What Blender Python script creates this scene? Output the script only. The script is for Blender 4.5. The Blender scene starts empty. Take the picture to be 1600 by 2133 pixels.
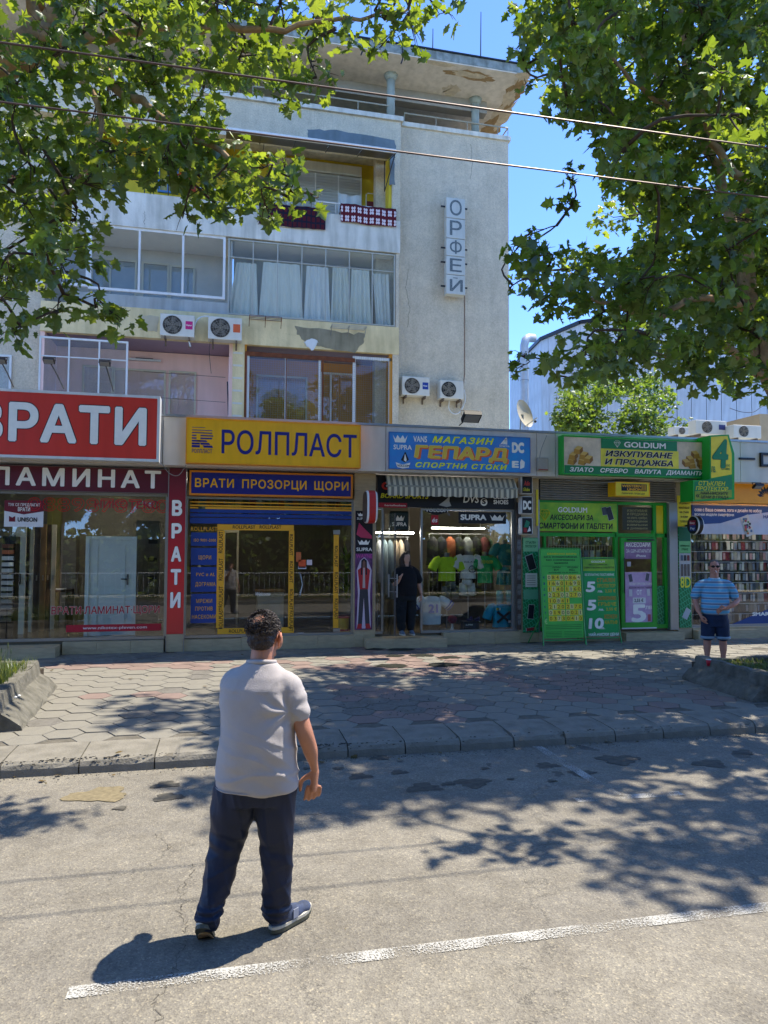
import bpy, bmesh, math, random
import numpy as np
from mathutils import Vector, Matrix, noise
from mathutils.geometry import delaunay_2d_cdt as cdt2d
SC = bpy.context.scene
COL = SC.collection
R = math.radians
# ------------------------------------------------------------------ camera, sky, sun, exposure
YAW, PITCH, ROLL, FPX, CY, H = 0.22158, 0.04554, 0.00482, 1480.0, 1078.8, 2.05
_v = Vector((math.sin(YAW)*math.cos(PITCH), math.cos(YAW)*math.cos(PITCH), math.sin(PITCH)))
_r = Vector((math.cos(YAW), -math.sin(YAW), 0)); _u = _r.cross(_v)
_R = math.cos(ROLL)*_r + math.sin(ROLL)*_u; _U = -math.sin(ROLL)*_r + math.cos(ROLL)*_u
cam_d = bpy.data.cameras.new('camera'); cam = bpy.data.objects.new('camera', cam_d); COL.objects.link(cam)
cam.matrix_world = Matrix(((_R.x,_U.x,-_v.x,0),(_R.y,_U.y,-_v.y,0),(_R.z,_U.z,-_v.z,H),(0,0,0,1)))
cam_d.sensor_fit = 'VERTICAL'; cam_d.sensor_height = 34.6; cam_d.lens = 34.6*FPX/2133.0
cam_d.shift_y = (CY-1066.5)/2133.0
cam_d.clip_start = 0.05; cam_d.clip_end = 3000
SC.camera = cam
SUNV = Vector((0.43, 0.13, 1.0)).normalized()
w = bpy.data.worlds.new('World'); SC.world = w; w.use_nodes = True
nt = w.node_tree; bg = nt.nodes['Background']
sky = nt.nodes.new('ShaderNodeTexSky'); sky.sky_type = 'NISHITA'; sky.sun_disc = False
sky.sun_elevation = math.asin(SUNV.z); sky.sun_rotation = math.atan2(SUNV.x, SUNV.y)
sky.air_density = 0.5; sky.dust_density = 0.0; sky.ozone_density = 10.0; sky.altitude = 1800
nt.links.new(sky.outputs[0], bg.inputs[0]); bg.inputs[1].default_value = 0.15
sd = bpy.data.lights.new('sun', 'SUN'); sd.energy = 2.0; sd.angle = R(0.53); sd.color = (1.0, 0.92, 0.79)
so = bpy.data.objects.new('sun', sd); COL.objects.link(so); so.rotation_euler = SUNV.to_track_quat('Z','Y').to_euler()
SC.view_settings.view_transform = 'Standard'; SC.view_settings.look = 'None'
SC.view_settings.exposure = 2.25; SC.view_settings.gamma = 1; SC.view_settings.use_curve_mapping = False
SC.cycles.max_bounces = 8; SC.cycles.transparent_max_bounces = 24
SC.cycles.use_denoising = True

# ------------------------------------------------------------------ pixel -> world
def ray(px, py):
    return _v + _R*((px-800)/FPX) - _U*((py-CY)/FPX)
def at(px, py, Y):
    d = ray(px, py); t = Y/d.y
    return Vector((d.x*t, Y, H+d.z*t))
def gp(px, py, z=0.0):
    d = ray(px, py); t = (z-H)/d.z
    return Vector((d.x*t, d.y*t, z))
def X(px, Y, py=1100): return at(px, py, Y).x
def pr(pl, pt, prr, pb, Y):          # left px, top py (at left), right px, bottom py (at left)
    a = at(pl, pt, Y); b = at(pl, pb, Y); c = at(prr, (pt+pb)/2, Y)
    return a.x, c.x, b.z, a.z        # x0,x1,z0,z1
def proj(p):
    d = Vector(p)-Vector((0,0,H)); t = d.dot(_v)
    return (800+FPX*d.dot(_R)/t, CY-FPX*d.dot(_U)/t, t)

# ------------------------------------------------------------------ scene graph helpers
WO = {}
def link(o, parent=None, loc=(0,0,0)):
    COL.objects.link(o); loc = Vector(loc); WO[o.name] = loc
    if parent is not None:
        o.parent = parent; o.location = loc - WO[parent.name]
    else: o.location = loc
    return o
def props(o, label=None, cat=None, group=None, kind=None):
    if label: o['label'] = label
    if cat: o['category'] = cat
    if group: o['group'] = group
    if kind: o['kind'] = kind
    return o
def thing(name, label, cat, loc=(0,0,0), group=None):
    o = bpy.data.objects.new(name, None); o.empty_display_size = .1
    link(o, None, loc); return props(o, label, cat, group)
class MB:
    def __init__(s): s.v = []; s.f = []; s.mi = []; s.sm = []; s.cur = 0; s.smooth = False
    def add(s, vs, fs):
        n = len(s.v); s.v += [tuple(p) for p in vs]
        for f in fs: s.f.append(tuple(i+n for i in f)); s.mi.append(s.cur); s.sm.append(s.smooth)
        return s
    def box(s, x0, x1, y0, y1, z0, z1):
        if x0 > x1: x0, x1 = x1, x0
        if y0 > y1: y0, y1 = y1, y0
        if z0 > z1: z0, z1 = z1, z0
        return s.add([(x0,y0,z0),(x1,y0,z0),(x1,y1,z0),(x0,y1,z0),(x0,y0,z1),(x1,y0,z1),(x1,y1,z1),(x0,y1,z1)],
            [(0,3,2,1),(4,5,6,7),(0,1,5,4),(1,2,6,5),(2,3,7,6),(3,0,4,7)])
    def obox(s, c, ax, ay, az):      # oriented box: centre and three half-vectors
        c, ax, ay, az = map(Vector, (c, ax, ay, az))
        vs = [c+ax*i+ay*j+az*k for k in (-1,1) for i, j in ((-1,-1),(1,-1),(1,1),(-1,1))]
        return s.add(vs, [(0,3,2,1),(4,5,6,7),(0,1,5,4),(1,2,6,5),(2,3,7,6),(3,0,4,7)])
    def prism(s, poly, d):           # poly: 3D points in a plane, d: extrusion vector
        d = Vector(d); n = len(poly); p = [Vector(q) for q in poly]
        return s.add(p+[q+d for q in p], [tuple(range(n-1,-1,-1)), tuple(range(n,2*n))]+[(i,(i+1)%n,(i+1)%n+n,i+n) for i in range(n)])
    def tube(s, pts, r, n=8, cap=True):
        pts = [Vector(p) for p in pts]; m = len(pts)
        rs = r if isinstance(r, (list,tuple)) else [r]*m
        t0 = (pts[1]-pts[0]).normalized(); ref = Vector((0,0,1)) if abs(t0.z) < .9 else Vector((1,0,0))
        a = t0.cross(ref).normalized(); vs = []
        for i in range(m):
            t = (pts[min(i+1,m-1)]-pts[max(i-1,0)]).normalized()
            a = (a - t*a.dot(t)).normalized(); b = t.cross(a)
            rr = rs[i]; ra, rb = rr if isinstance(rr, tuple) else (rr, rr)
            for k in range(n):
                q = 2*math.pi*k/n; vs.append(pts[i]+a*math.cos(q)*ra+b*math.sin(q)*rb)
        fs = [(i*n+k, i*n+(k+1)%n, (i+1)*n+(k+1)%n, (i+1)*n+k) for i in range(m-1) for k in range(n)]
        if cap: fs += [tuple(range(n-1,-1,-1)), tuple(range((m-1)*n, m*n))]
        return s.add(vs, fs)
    def lathe(s, c, prof, n=20, axis='z'):   # prof [(r,h)]
        c = Vector(c); vs = []
        for r, h in prof:
            for k in range(n):
                q = 2*math.pi*k/n; a, b = r*math.cos(q), r*math.sin(q)
                vs.append(c+{'z':Vector((a,b,h)),'y':Vector((a,h,b)),'x':Vector((h,a,b))}[axis])
        m = len(prof)
        fs = [(i*n+k, i*n+(k+1)%n, (i+1)*n+(k+1)%n, (i+1)*n+k) for i in range(m-1) for k in range(n)]
        fs += [tuple(range(n-1,-1,-1)), tuple(range((m-1)*n, m*n))]
        return s.add(vs, fs)
    def ell(s, c, r, n=12, m=8):
        c = Vector(c); vs = [c+Vector((0,0,-r[2]))]
        for i in range(1, m):
            a = -math.pi/2+math.pi*i/m
            for k in range(n):
                q = 2*math.pi*k/n; vs.append(c+Vector((r[0]*math.cos(a)*math.cos(q), r[1]*math.cos(a)*math.sin(q), r[2]*math.sin(a))))
        vs.append(c+Vector((0,0,r[2]))); L = len(vs)-1
        fs = [(0, 1+(k+1)%n, 1+k) for k in range(n)]
        fs += [(1+i*n+k, 1+i*n+(k+1)%n, 1+(i+1)*n+(k+1)%n, 1+(i+1)*n+k) for i in range(m-2) for k in range(n)]
        fs += [(L, 1+(m-2)*n+k, 1+(m-2)*n+(k+1)%n) for k in range(n)]
        return s.add(vs, fs)
    def mesh(s, name, mats, origin):
        me = bpy.data.meshes.new(name); o = Vector(origin)
        me.from_pydata([(x-o.x, y-o.y, z-o.z) for x, y, z in s.v], [], s.f)
        for mm in (mats if isinstance(mats, (list,tuple)) else [mats]): me.materials.append(mm)
        me.polygons.foreach_set('material_index', s.mi); me.polygons.foreach_set('use_smooth', s.sm)
        me.update(); return me
    def build(s, name, mats, parent=None, origin=None, **kw):
        if not s.v: return None
        if origin is None:
            a = np.array(s.v); lo = a.min(0); hi = a.max(0); origin = ((lo[0]+hi[0])/2, (lo[1]+hi[1])/2, lo[2])
        o = bpy.data.objects.new(name, s.mesh(name, mats, origin)); link(o, parent, origin)
        return props(o, **kw)
def boxo(name, m, parent, x0, x1, y0, y1, z0, z1, **kw):
    return MB().box(x0,x1,y0,y1,z0,z1).build(name, m, parent, **kw)
def bevel(o, w=.01, seg=2):
    md = o.modifiers.new('bevel','BEVEL'); md.width = w; md.segments = seg; md.limit_method = 'ANGLE'; return o

# ------------------------------------------------------------------ materials
def lin(h):
    c = [int(h[i:i+2],16)/255 for i in (0,2,4)]
    return tuple(x/12.92 if x <= .04045 else ((x+.055)/1.055)**2.4 for x in c)
MATS = {}
def nod(nt, t, **kw):
    n = nt.nodes.new(t)
    for k, v in kw.items(): setattr(n, k, v)
    return n
def mat(name, c, rough=.6, var=.12, scale=3.0, bump=0.0, bscale=60.0, metal=0.0, spec=.4, c2=None, stretch=None, coat=0, grime=0.0, fine=0.0):
    if name in MATS: return MATS[name]
    if isinstance(c, str): c = lin(c)
    if isinstance(c2, str): c2 = lin(c2)
    m = bpy.data.materials.new(name); m.use_nodes = True; n = m.node_tree; b = n.nodes['Principled BSDF']; L = n.links.new
    b.inputs['Roughness'].default_value = rough; b.inputs['Metallic'].default_value = metal
    b.inputs['Specular IOR Level'].default_value = spec; b.inputs['Coat Weight'].default_value = coat
    tc = nod(n,'ShaderNodeTexCoord'); mp = nod(n,'ShaderNodeMapping'); L(tc.outputs['Object'], mp.inputs[0])
    if stretch: mp.inputs['Scale'].default_value = stretch
    if var or c2:
        nz = nod(n,'ShaderNodeTexNoise'); nz.inputs['Scale'].default_value = scale; nz.inputs['Detail'].default_value = 8; nz.inputs['Roughness'].default_value = .62
        L(mp.outputs[0], nz.inputs['Vector'])
        rp = nod(n,'ShaderNodeValToRGB'); L(nz.outputs[0], rp.inputs[0])
        rp.color_ramp.elements[0].position = .32; rp.color_ramp.elements[1].position = .68
        a = c2 if c2 else tuple(x*(1-var) for x in c); e = c if c2 else tuple(min(1,x*(1+var)) for x in c)
        rp.color_ramp.elements[0].color = (*a,1); rp.color_ramp.elements[1].color = (*e,1)
        out = rp.outputs[0]
        if grime:
            g = nod(n,'ShaderNodeTexNoise'); g.inputs['Scale'].default_value = 1.1; g.inputs['Detail'].default_value = 9
            gm = nod(n,'ShaderNodeMapping'); gm.inputs['Scale'].default_value = (5,5,.7); L(tc.outputs['Object'], gm.inputs[0]); L(gm.outputs[0], g.inputs['Vector'])
            gr = nod(n,'ShaderNodeValToRGB'); L(g.outputs[0], gr.inputs[0]); gr.color_ramp.elements[0].position = .42; gr.color_ramp.elements[1].position = .72
            gr.color_ramp.elements[0].color = (1,1,1,1); gr.color_ramp.elements[1].color = (1-grime,1-grime,1-grime*1.1,1)
            mx = nod(n,'ShaderNodeMix', data_type='RGBA', blend_type='MULTIPLY'); mx.inputs[0].default_value = 1
            L(out, mx.inputs[6]); L(gr.outputs[0], mx.inputs[7]); out = mx.outputs[2]
        if fine:
            g = nod(n,'ShaderNodeTexNoise'); g.inputs['Scale'].default_value = 24; g.inputs['Detail'].default_value = 5; g.inputs['Roughness'].default_value = .8; L(tc.outputs['Object'], g.inputs['Vector'])
            gr = nod(n,'ShaderNodeValToRGB'); L(g.outputs[0], gr.inputs[0]); gr.color_ramp.elements[0].position = .4; gr.color_ramp.elements[1].position = .6
            gr.color_ramp.elements[0].color = (1-fine,)*3+(1,); gr.color_ramp.elements[1].color = (1.04,1.04,1.04,1)
            mx = nod(n,'ShaderNodeMix', data_type='RGBA', blend_type='MULTIPLY'); mx.inputs[0].default_value = 1; L(out, mx.inputs[6]); L(gr.outputs[0], mx.inputs[7]); out = mx.outputs[2]
        L(out, b.inputs['Base Color'])
    else: b.inputs['Base Color'].default_value = (*c,1)
    if bump:
        z = nod(n,'ShaderNodeTexNoise'); z.inputs['Scale'].default_value = bscale; z.inputs['Detail'].default_value = 6
        L(mp.outputs[0], z.inputs['Vector']); bp = nod(n,'ShaderNodeBump'); bp.inputs['Strength'].default_value = min(1,bump); bp.inputs['Distance'].default_value = .01*max(1,bump)
        L(z.outputs[0], bp.inputs['Height']); L(bp.outputs[0], b.inputs['Normal'])
    MATS[name] = m; return m
def plain(h, rough=.5): return mat('paint_'+h, h, rough, var=.05, scale=8)
def emit(name, c, s):
    if name in MATS: return MATS[name]
    m = mat(name, c, .5, var=0); b = m.node_tree.nodes['Principled BSDF']
    b.inputs['Emission Color'].default_value = (*(lin(c) if isinstance(c,str) else c),1); b.inputs['Emission Strength'].default_value = s; return m
def glass(name, tint=(.82,.86,.85), ior=1.75, rough=0.0, milk=0.0):
    m = bpy.data.materials.new(name); m.use_nodes = True; n = m.node_tree; n.nodes.remove(n.nodes['Principled BSDF']); L = n.links.new
    t = nod(n,'ShaderNodeBsdfTransparent'); t.inputs[0].default_value = (*tint,1)
    g = nod(n,'ShaderNodeBsdfGlossy'); g.inputs['Roughness'].default_value = rough; g.inputs[0].default_value = (.95,.97,1,1)
    f = nod(n,'ShaderNodeFresnel'); f.inputs[0].default_value = ior
    tc = nod(n,'ShaderNodeTexCoord'); z = nod(n,'ShaderNodeTexNoise'); z.inputs['Scale'].default_value = .8; L(tc.outputs['Object'], z.inputs['Vector'])
    bp = nod(n,'ShaderNodeBump'); bp.inputs['Strength'].default_value = .05; bp.inputs['Distance'].default_value = .02; L(z.outputs[0], bp.inputs['Height']); L(bp.outputs[0], g.inputs['Normal'])
    ge = nod(n,'ShaderNodeNewGeometry'); sb = nod(n,'ShaderNodeMath', operation='SUBTRACT'); sb.inputs[0].default_value = 1; L(ge.outputs['Backfacing'], sb.inputs[1]); mu = nod(n,'ShaderNodeMath', operation='MULTIPLY'); L(f.outputs[0], mu.inputs[0]); L(sb.outputs[0], mu.inputs[1])
    mx = nod(n,'ShaderNodeMixShader'); L(mu.outputs[0], mx.inputs[0]); L(t.outputs[0], mx.inputs[1]); L(g.outputs[0], mx.inputs[2])
    if milk:
        d = nod(n,'ShaderNodeBsdfDiffuse'); d.inputs[0].default_value = (.5,.55,.55,1)
        m2 = nod(n,'ShaderNodeMixShader'); m2.inputs[0].default_value = milk; L(mx.outputs[0], m2.inputs[1]); L(d.outputs[0], m2.inputs[2]); mx = m2
    L(mx.outputs[0], n.nodes['Material Output'].inputs[0]); return m

def gloss_mat(name, c, **k): return mat(name, c, .3, spec=.5, **k)
M = {}
M['white'] = mat('white_metal','D8D8D4',.45,.05,grime=.15)
M['fascia'] = mat('fascia_panel','D2CCC0',.4,.04,2.0,grime=.12)
M['alu'] = mat('aluminium','9A9C9C',.35,.05,metal=.7)
M['dark'] = mat('dark_metal','1E1E20',.4,.1)
M['black'] = mat('black_plastic','0E0E10',.4,.1)
M['stucco'] = mat('roughcast','D4C6AC',.95,.10,2.2,fine=.17,bump=2.2,bscale=42,grime=.09)
M['stuccoL'] = mat('roughcast_grey','D2C6AC',.95,.10,3.0,fine=.17,bump=2.2,bscale=42,grime=.1)
M['concW'] = mat('whitewashed_concrete','D4CFC0',.85,.1,2.0,bump=.5,bscale=30,grime=.32)
M['concG'] = mat('grey_render','A2A6A2',.85,.1,2.0,bump=.3,bscale=30,grime=.25)
M['concB'] = mat('beige_render','DCC898',.9,.14,1.6,bump=.6,bscale=26,grime=.22)
M['conc'] = mat('concrete','77756D',.95,.2,4.0,bump=.8,bscale=45,grime=.3)
M['tile'] = mat('travertine_tile','B09E7C',.45,.14,5.0,stretch=(1,1,4))
M['pink'] = mat('pink_wall','EEC8BC',.9,.04,2.0,grime=.08)
M['yellow'] = mat('yellow_wall','DCC23A',.85,.08,2.0,grime=.1)
M['orange'] = mat('ochre_wall','C98A2E',.85,.05,2.0)
M['lilac'] = mat('lilac_ceiling','9C8798',.9,.06,2.0)
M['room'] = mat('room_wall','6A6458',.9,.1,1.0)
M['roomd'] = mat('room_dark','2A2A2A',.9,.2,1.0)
M['wood'] = mat('oak','8B6A42',.5,.25,2.0,stretch=(8,8,.8))
M['woodd'] = mat('wenge','1E1612',.5,.3,2.0,stretch=(8,8,.8))
M['cream'] = mat('cream_lacquer','C9BFA4',.5,.05)
M['rust'] = mat('rusty_wood','6B3B22',.9,.35,6.0,bump=.5)
M['green'] = mat('green_paint','249C30',.35,.06,3.0)
M['glass'] = glass('shop_glass',(.93,.95,.94),1.85)
M['wglass'] = glass('window_glass',(.88,.90,.90),1.7)
M['curtain'] = mat('curtain_cloth','DCD8C8',.9,.12,3.0,stretch=(9,9,.5))
M['curtaing'] = mat('green_curtain','3F6E5E',.9,.2,3.0,stretch=(9,9,.5))
M['blind'] = mat('roller_shutter','B5B6B0',.5,.08,4.0)
M['ac'] = mat('ac_casing','CFCBBE',.5,.04,3.0,grime=.1)

# asphalt -----------------------------------------------------------
def asphalt():
    m = bpy.data.materials.new('asphalt'); m.use_nodes = True; n = m.node_tree; b = n.nodes['Principled BSDF']; L = n.links.new
    tc = nod(n,'ShaderNodeTexCoord'); P = tc.outputs['Object']
    def nz(s, d=6, r=.6, vec=None):
        z = nod(n,'ShaderNodeTexNoise'); z.inputs['Scale'].default_value = s; z.inputs['Detail'].default_value = d; z.inputs['Roughness'].default_value = r; L(vec or P, z.inputs['Vector']); return z.outputs[0]
    def ramp(src, stops):
        r = nod(n,'ShaderNodeValToRGB'); L(src, r.inputs[0]); e = r.color_ramp.elements
        while len(e) > 1: e.remove(e[-1])
        e[0].position, e[0].color = stops[0][0], (*stops[0][1],1)
        for p, c in stops[1:]:
            q = e.new(p); q.color = (*c,1)
        return r.outputs[0]
    def mix(a, bb, f, mode='MIX'):
        x = nod(n,'ShaderNodeMix', data_type='RGBA', blend_type=mode)
        if isinstance(f, float): x.inputs[0].default_value = f
        else: L(f, x.inputs[0])
        for s, i in ((a,6),(bb,7)):
            if isinstance(s, tuple): x.inputs[i].default_value = (*s,1)
            else: L(s, x.inputs[i])
        return x.outputs[2]
    base = ramp(nz(.7,8,.7), [(.3,(.178,.163,.135)),(.7,(.232,.213,.178))])
    vo = nod(n,'ShaderNodeTexVoronoi'); vo.inputs['Scale'].default_value = 105; L(P, vo.inputs['Vector'])
    vr = nod(n,'ShaderNodeSeparateColor'); L(vo.outputs['Color'], vr.inputs[0])
    stone = ramp(vr.outputs[0], [(0,(.72,.72,.72)),(.35,(.94,.94,.93)),(.8,(1.03,1.03,1.0)),(.93,(1.2,1.18,1.1)),(1,(1.5,1.45,1.3))])
    c = mix(base, stone, 1.0, 'MULTIPLY')
    c = mix(c, ramp(nz(30,5,.8), [(.35,(.82,.82,.83)),(.62,(1.08,1.08,1.06))]), 1.0, 'MULTIPLY')
    tm = nod(n,'ShaderNodeMapping'); tm.inputs['Scale'].default_value = (.12,1.1,1); L(P, tm.inputs[0])
    c = mix(c, ramp(nz(1.0,5,.6,tm.outputs[0]), [(.35,(.86,.86,.87)),(.65,(1.08,1.07,1.04))]), 1.0, 'MULTIPLY')
    c = mix(c, ramp(nz(4.5,7,.75), [(.38,(.84,.83,.82)),(.6,(1.05,1.05,1.05))]), 1.0, 'MULTIPLY')
    # damp / oil spots
    sp = nod(n,'ShaderNodeTexVoronoi'); sp.inputs['Scale'].default_value = 1.5; sp.inputs['Randomness'].default_value = 1
    wv = nod(n,'ShaderNodeVectorMath', operation='ADD'); nn = nod(n,'ShaderNodeTexNoise'); nn.inputs['Scale'].default_value = 5; L(P, nn.inputs['Vector'])
    sc2 = nod(n,'ShaderNodeVectorMath', operation='SCALE'); sc2.inputs['Scale'].default_value = .28; L(nn.outputs['Color'], sc2.inputs[0]); L(P, wv.inputs[0]); L(sc2.outputs[0], wv.inputs[1]); L(wv.outputs[0], sp.inputs['Vector'])
    spc = nod(n,'ShaderNodeSeparateColor'); L(sp.outputs['Color'], spc.inputs[0])
    thr = nod(n,'ShaderNodeMath', operation='MULTIPLY'); L(spc.outputs[0], thr.inputs[0]); thr.inputs[1].default_value = .17
    lt = nod(n,'ShaderNodeMath', operation='LESS_THAN'); L(sp.outputs['Distance'], lt.inputs[0]); L(thr.outputs[0], lt.inputs[1])
    sx = nod(n,'ShaderNodeSeparateXYZ'); L(P, sx.inputs[0])
    # only near the kerb (parked cars drip there); object origin is on the centre line
    mr = nod(n,'ShaderNodeMapRange'); L(sx.outputs[1], mr.inputs[0]); mr.inputs[1].default_value = 1.55; mr.inputs[2].default_value = 1.75; mr.clamp = True
    lm = nod(n,'ShaderNodeMath', operation='MULTIPLY'); L(lt.outputs[0], lm.inputs[0]); L(mr.outputs[0], lm.inputs[1])
    lm2 = nod(n,'ShaderNodeMath', operation='MULTIPLY'); L(lm.outputs[0], lm2.inputs[0]); lm2.inputs[1].default_value = .62
    c = mix(c, (.05,.047,.04), lm2.outputs[0])
    # cracks
    cr = nod(n,'ShaderNodeTexVoronoi', feature='DISTANCE_TO_EDGE'); cr.inputs['Scale'].default_value = .32
    w2 = nod(n,'ShaderNodeVectorMath', operation='ADD'); n2 = nod(n,'ShaderNodeTexNoise'); n2.inputs['Scale'].default_value = 3.5; n2.inputs['Detail'].default_value = 8; n2.inputs['Roughness'].default_value = .7; L(P, n2.inputs['Vector'])
    s2 = nod(n,'ShaderNodeVectorMath', operation='SCALE'); s2.inputs['Scale'].default_value = .55; L(n2.outputs['Color'], s2.inputs[0]); L(P, w2.inputs[0]); L(s2.outputs[0], w2.inputs[1]); L(w2.outputs[0], cr.inputs['Vector'])
    crm = nod(n,'ShaderNodeMath', operation='LESS_THAN'); L(cr.outputs[0], crm.inputs[0]); crm.inputs[1].default_value = .0016
    cf = nod(n,'ShaderNodeMath', operation='MULTIPLY'); L(crm.outputs[0], cf.inputs[0]); cf.inputs[1].default_value = .55
    c = mix(c, (.05,.048,.042), cf.outputs[0])
    L(c, b.inputs['Base Color']); b.inputs['Roughness'].default_value = .88; b.inputs['Specular IOR Level'].default_value = .3
    bp = nod(n,'ShaderNodeBump'); bp.inputs['Strength'].default_value = .55; bp.inputs['Distance'].default_value = .006
    L(vo.outputs['Distance'], bp.inputs['Height']); L(bp.outputs[0], b.inputs['Normal'])
    return m
M['asphalt'] = asphalt()
def worn_paint():
    m = bpy.data.materials.new('worn_road_paint'); m.use_nodes = True; n = m.node_tree; b = n.nodes['Principled BSDF']; L = n.links.new
    b.inputs['Base Color'].default_value = (.40,.39,.35,1); b.inputs['Roughness'].default_value = .8
    tc = nod(n,'ShaderNodeTexCoord'); v = nod(n,'ShaderNodeTexNoise'); v.inputs['Scale'].default_value = 85; v.inputs['Detail'].default_value = 7; v.inputs['Roughness'].default_value = .8; L(tc.outputs['Object'], v.inputs['Vector'])
    v2 = nod(n,'ShaderNodeTexNoise'); v2.inputs['Scale'].default_value = 2.5; L(tc.outputs['Object'], v2.inputs['Vector'])
    a = nod(n,'ShaderNodeMath', operation='MULTIPLY_ADD'); L(v2.outputs[0], a.inputs[0]); a.inputs[1].default_value = .5; L(v.outputs[0], a.inputs[2])
    g = nod(n,'ShaderNodeMath', operation='GREATER_THAN'); L(a.outputs[0], g.inputs[0]); g.inputs[1].default_value = .765
    t = nod(n,'ShaderNodeBsdfTransparent'); mx = nod(n,'ShaderNodeMixShader'); L(g.outputs[0], mx.inputs[0]); L(t.outputs[0], mx.inputs[1]); L(b.outputs[0], mx.inputs[2])
    L(mx.outputs[0], n.nodes['Material Output'].inputs[0]); return m
M['paint'] = worn_paint()
def leafmat(name, c1, c2, tr=.45):
    m = bpy.data.materials.new(name); m.use_nodes = True; n = m.node_tree; n.nodes.remove(n.nodes['Principled BSDF']); L = n.links.new
    ge = nod(n,'ShaderNodeNewGeometry'); rp = nod(n,'ShaderNodeValToRGB'); L(ge.outputs['Random Per Island'], rp.inputs[0])
    oi = nod(n,'ShaderNodeObjectInfo')
    ad = nod(n,'ShaderNodeMath', operation='ADD'); L(ge.outputs['Random Per Island'], ad.inputs[0]); L(oi.outputs['Random'], ad.inputs[1])
    fr = nod(n,'ShaderNodeMath', operation='FRACT'); L(ad.outputs[0], fr.inputs[0]); L(fr.outputs[0], rp.inputs[0])
    rp.color_ramp.elements[0].color = (*c1,1); rp.color_ramp.elements[1].color = (*c2,1)
    d = nod(n,'ShaderNodeBsdfDiffuse'); L(rp.outputs[0], d.inputs[0])
    t = nod(n,'ShaderNodeBsdfTranslucent'); hm = nod(n,'ShaderNodeMix', data_type='RGBA', blend_type='MULTIPLY'); hm.inputs[0].default_value = 1; L(rp.outputs[0], hm.inputs[6]); hm.inputs[7].default_value = (2.8,2.6,.8,1); L(hm.outputs[2], t.inputs[0])
    g = nod(n,'ShaderNodeBsdfGlossy'); g.inputs['Roughness'].default_value = .42; g.inputs[0].default_value = (.9,.95,1,1)
    mx = nod(n,'ShaderNodeMixShader'); mx.inputs[0].default_value = tr; L(d.outputs[0], mx.inputs[1]); L(t.outputs[0], mx.inputs[2])
    m2 = nod(n,'ShaderNodeMixShader'); m2.inputs[0].default_value = .045; L(mx.outputs[0], m2.inputs[1]); L(g.outputs[0], m2.inputs[2])
    L(m2.outputs[0], n.nodes['Material Output'].inputs[0]); return m
M['leaf'] = leafmat('plane_leaf',(.058,.098,.02),(.145,.195,.04),.52)
M['leafb'] = leafmat('bright_leaf',(.05,.10,.022),(.13,.19,.045),.45)
M['grass'] = leafmat('grass_blade',(.05,.09,.02),(.15,.17,.06),.35)
M['bark'] = mat('plane_bark','B8966C',.9,.3,6,bump=.8,bscale=20,c2='7E6648')
M['barkd'] = mat('twig_bark','4A3B2C',.9,.3,6)
M['soil'] = mat('soil','3B3226',1,.3,6,bump=1,bscale=30)

# ------------------------------------------------------------------ text
GC = {}
def fill_nonzero(me):
    """fill closed outlines by the non-zero rule (some letters have overlapping strokes)"""
    P = np.array([tuple(q.co)[:2] for q in me.vertices]); n = len(P)
    if not n: return np.zeros((1,3)), []
    nxt = {}
    for e in me.edges:
        a, b = e.vertices; a, b = min(a,b), max(a,b)
        if b == a+1 and a not in nxt: nxt[a] = b
        else: nxt[b] = a
    A = np.array(list(nxt.keys())); B = np.array([nxt[a] for a in A])
    vs, es, fs, *_ = cdt2d([Vector(p) for p in P], [(int(a),int(b)) for a, b in zip(A,B)], [], 0, 1e-6)
    out = []; V = np.array([tuple(q) for q in vs]); a, b = P[A], P[B]
    for f in fs:
        c = V[list(f)].mean(0); up = (a[:,1] <= c[1]) & (b[:,1] > c[1]); dn = (a[:,1] > c[1]) & (b[:,1] <= c[1])
        cr = (b[:,0]-a[:,0])*(c[1]-a[:,1])-(c[0]-a[:,0])*(b[:,1]-a[:,1])
        if int((up & (cr > 0)).sum())-int((dn & (cr < 0)).sum()) != 0: out.append(tuple(f))
    return np.concatenate([V, np.zeros((len(V),1))],1), out
def glyph(s, bold, shear, space):
    k_ = (s, bold, shear, space)
    if k_ in GC: return GC[k_]
    c = bpy.data.curves.new('t','FONT'); c.body = s; c.resolution_u = 2 if len(s) > 12 else 3; c.shear = shear; c.space_character = space; c.fill_mode = 'NONE'
    o = bpy.data.objects.new('t', c); COL.objects.link(o); bpy.context.view_layer.update()
    me = bpy.data.meshes.new_from_object(o.evaluated_get(bpy.context.evaluated_depsgraph_get()))
    v, f = fill_nonzero(me)
    bpy.data.objects.remove(o); bpy.data.curves.remove(c); bpy.data.meshes.remove(me)
    if bold > 0:      # emboldened by laying shifted copies over one another
        n = 8 if len(s) < 13 else 4; V = [v]; F = list(f)
        for k in range(n):
            q = 2*math.pi*(k+.5)/n; r = 1.0 if n == 8 else 1.2; F += [tuple(i+len(v)*(k+1) for i in t) for t in f]; V.append(v+np.array([bold*r*math.cos(q), bold*r*math.sin(q), -.11*(k+1)]))
        v = np.concatenate(V); f = F
    x0, x1 = v[:,0].min(), v[:,0].max(); bb = max(0,bold)
    v = np.stack([(v[:,0]-x0)/max(1e-6,x1-x0), (v[:,1]+bb)/(.7+2*bb), v[:,2]], 1)
    GC[k_] = (v, f); return GC[k_]
def facade(Y): return (Vector((0,Y,0)), Vector((1,0,0)), Vector((0,0,1)), Vector((0,-1,0)))
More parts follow.
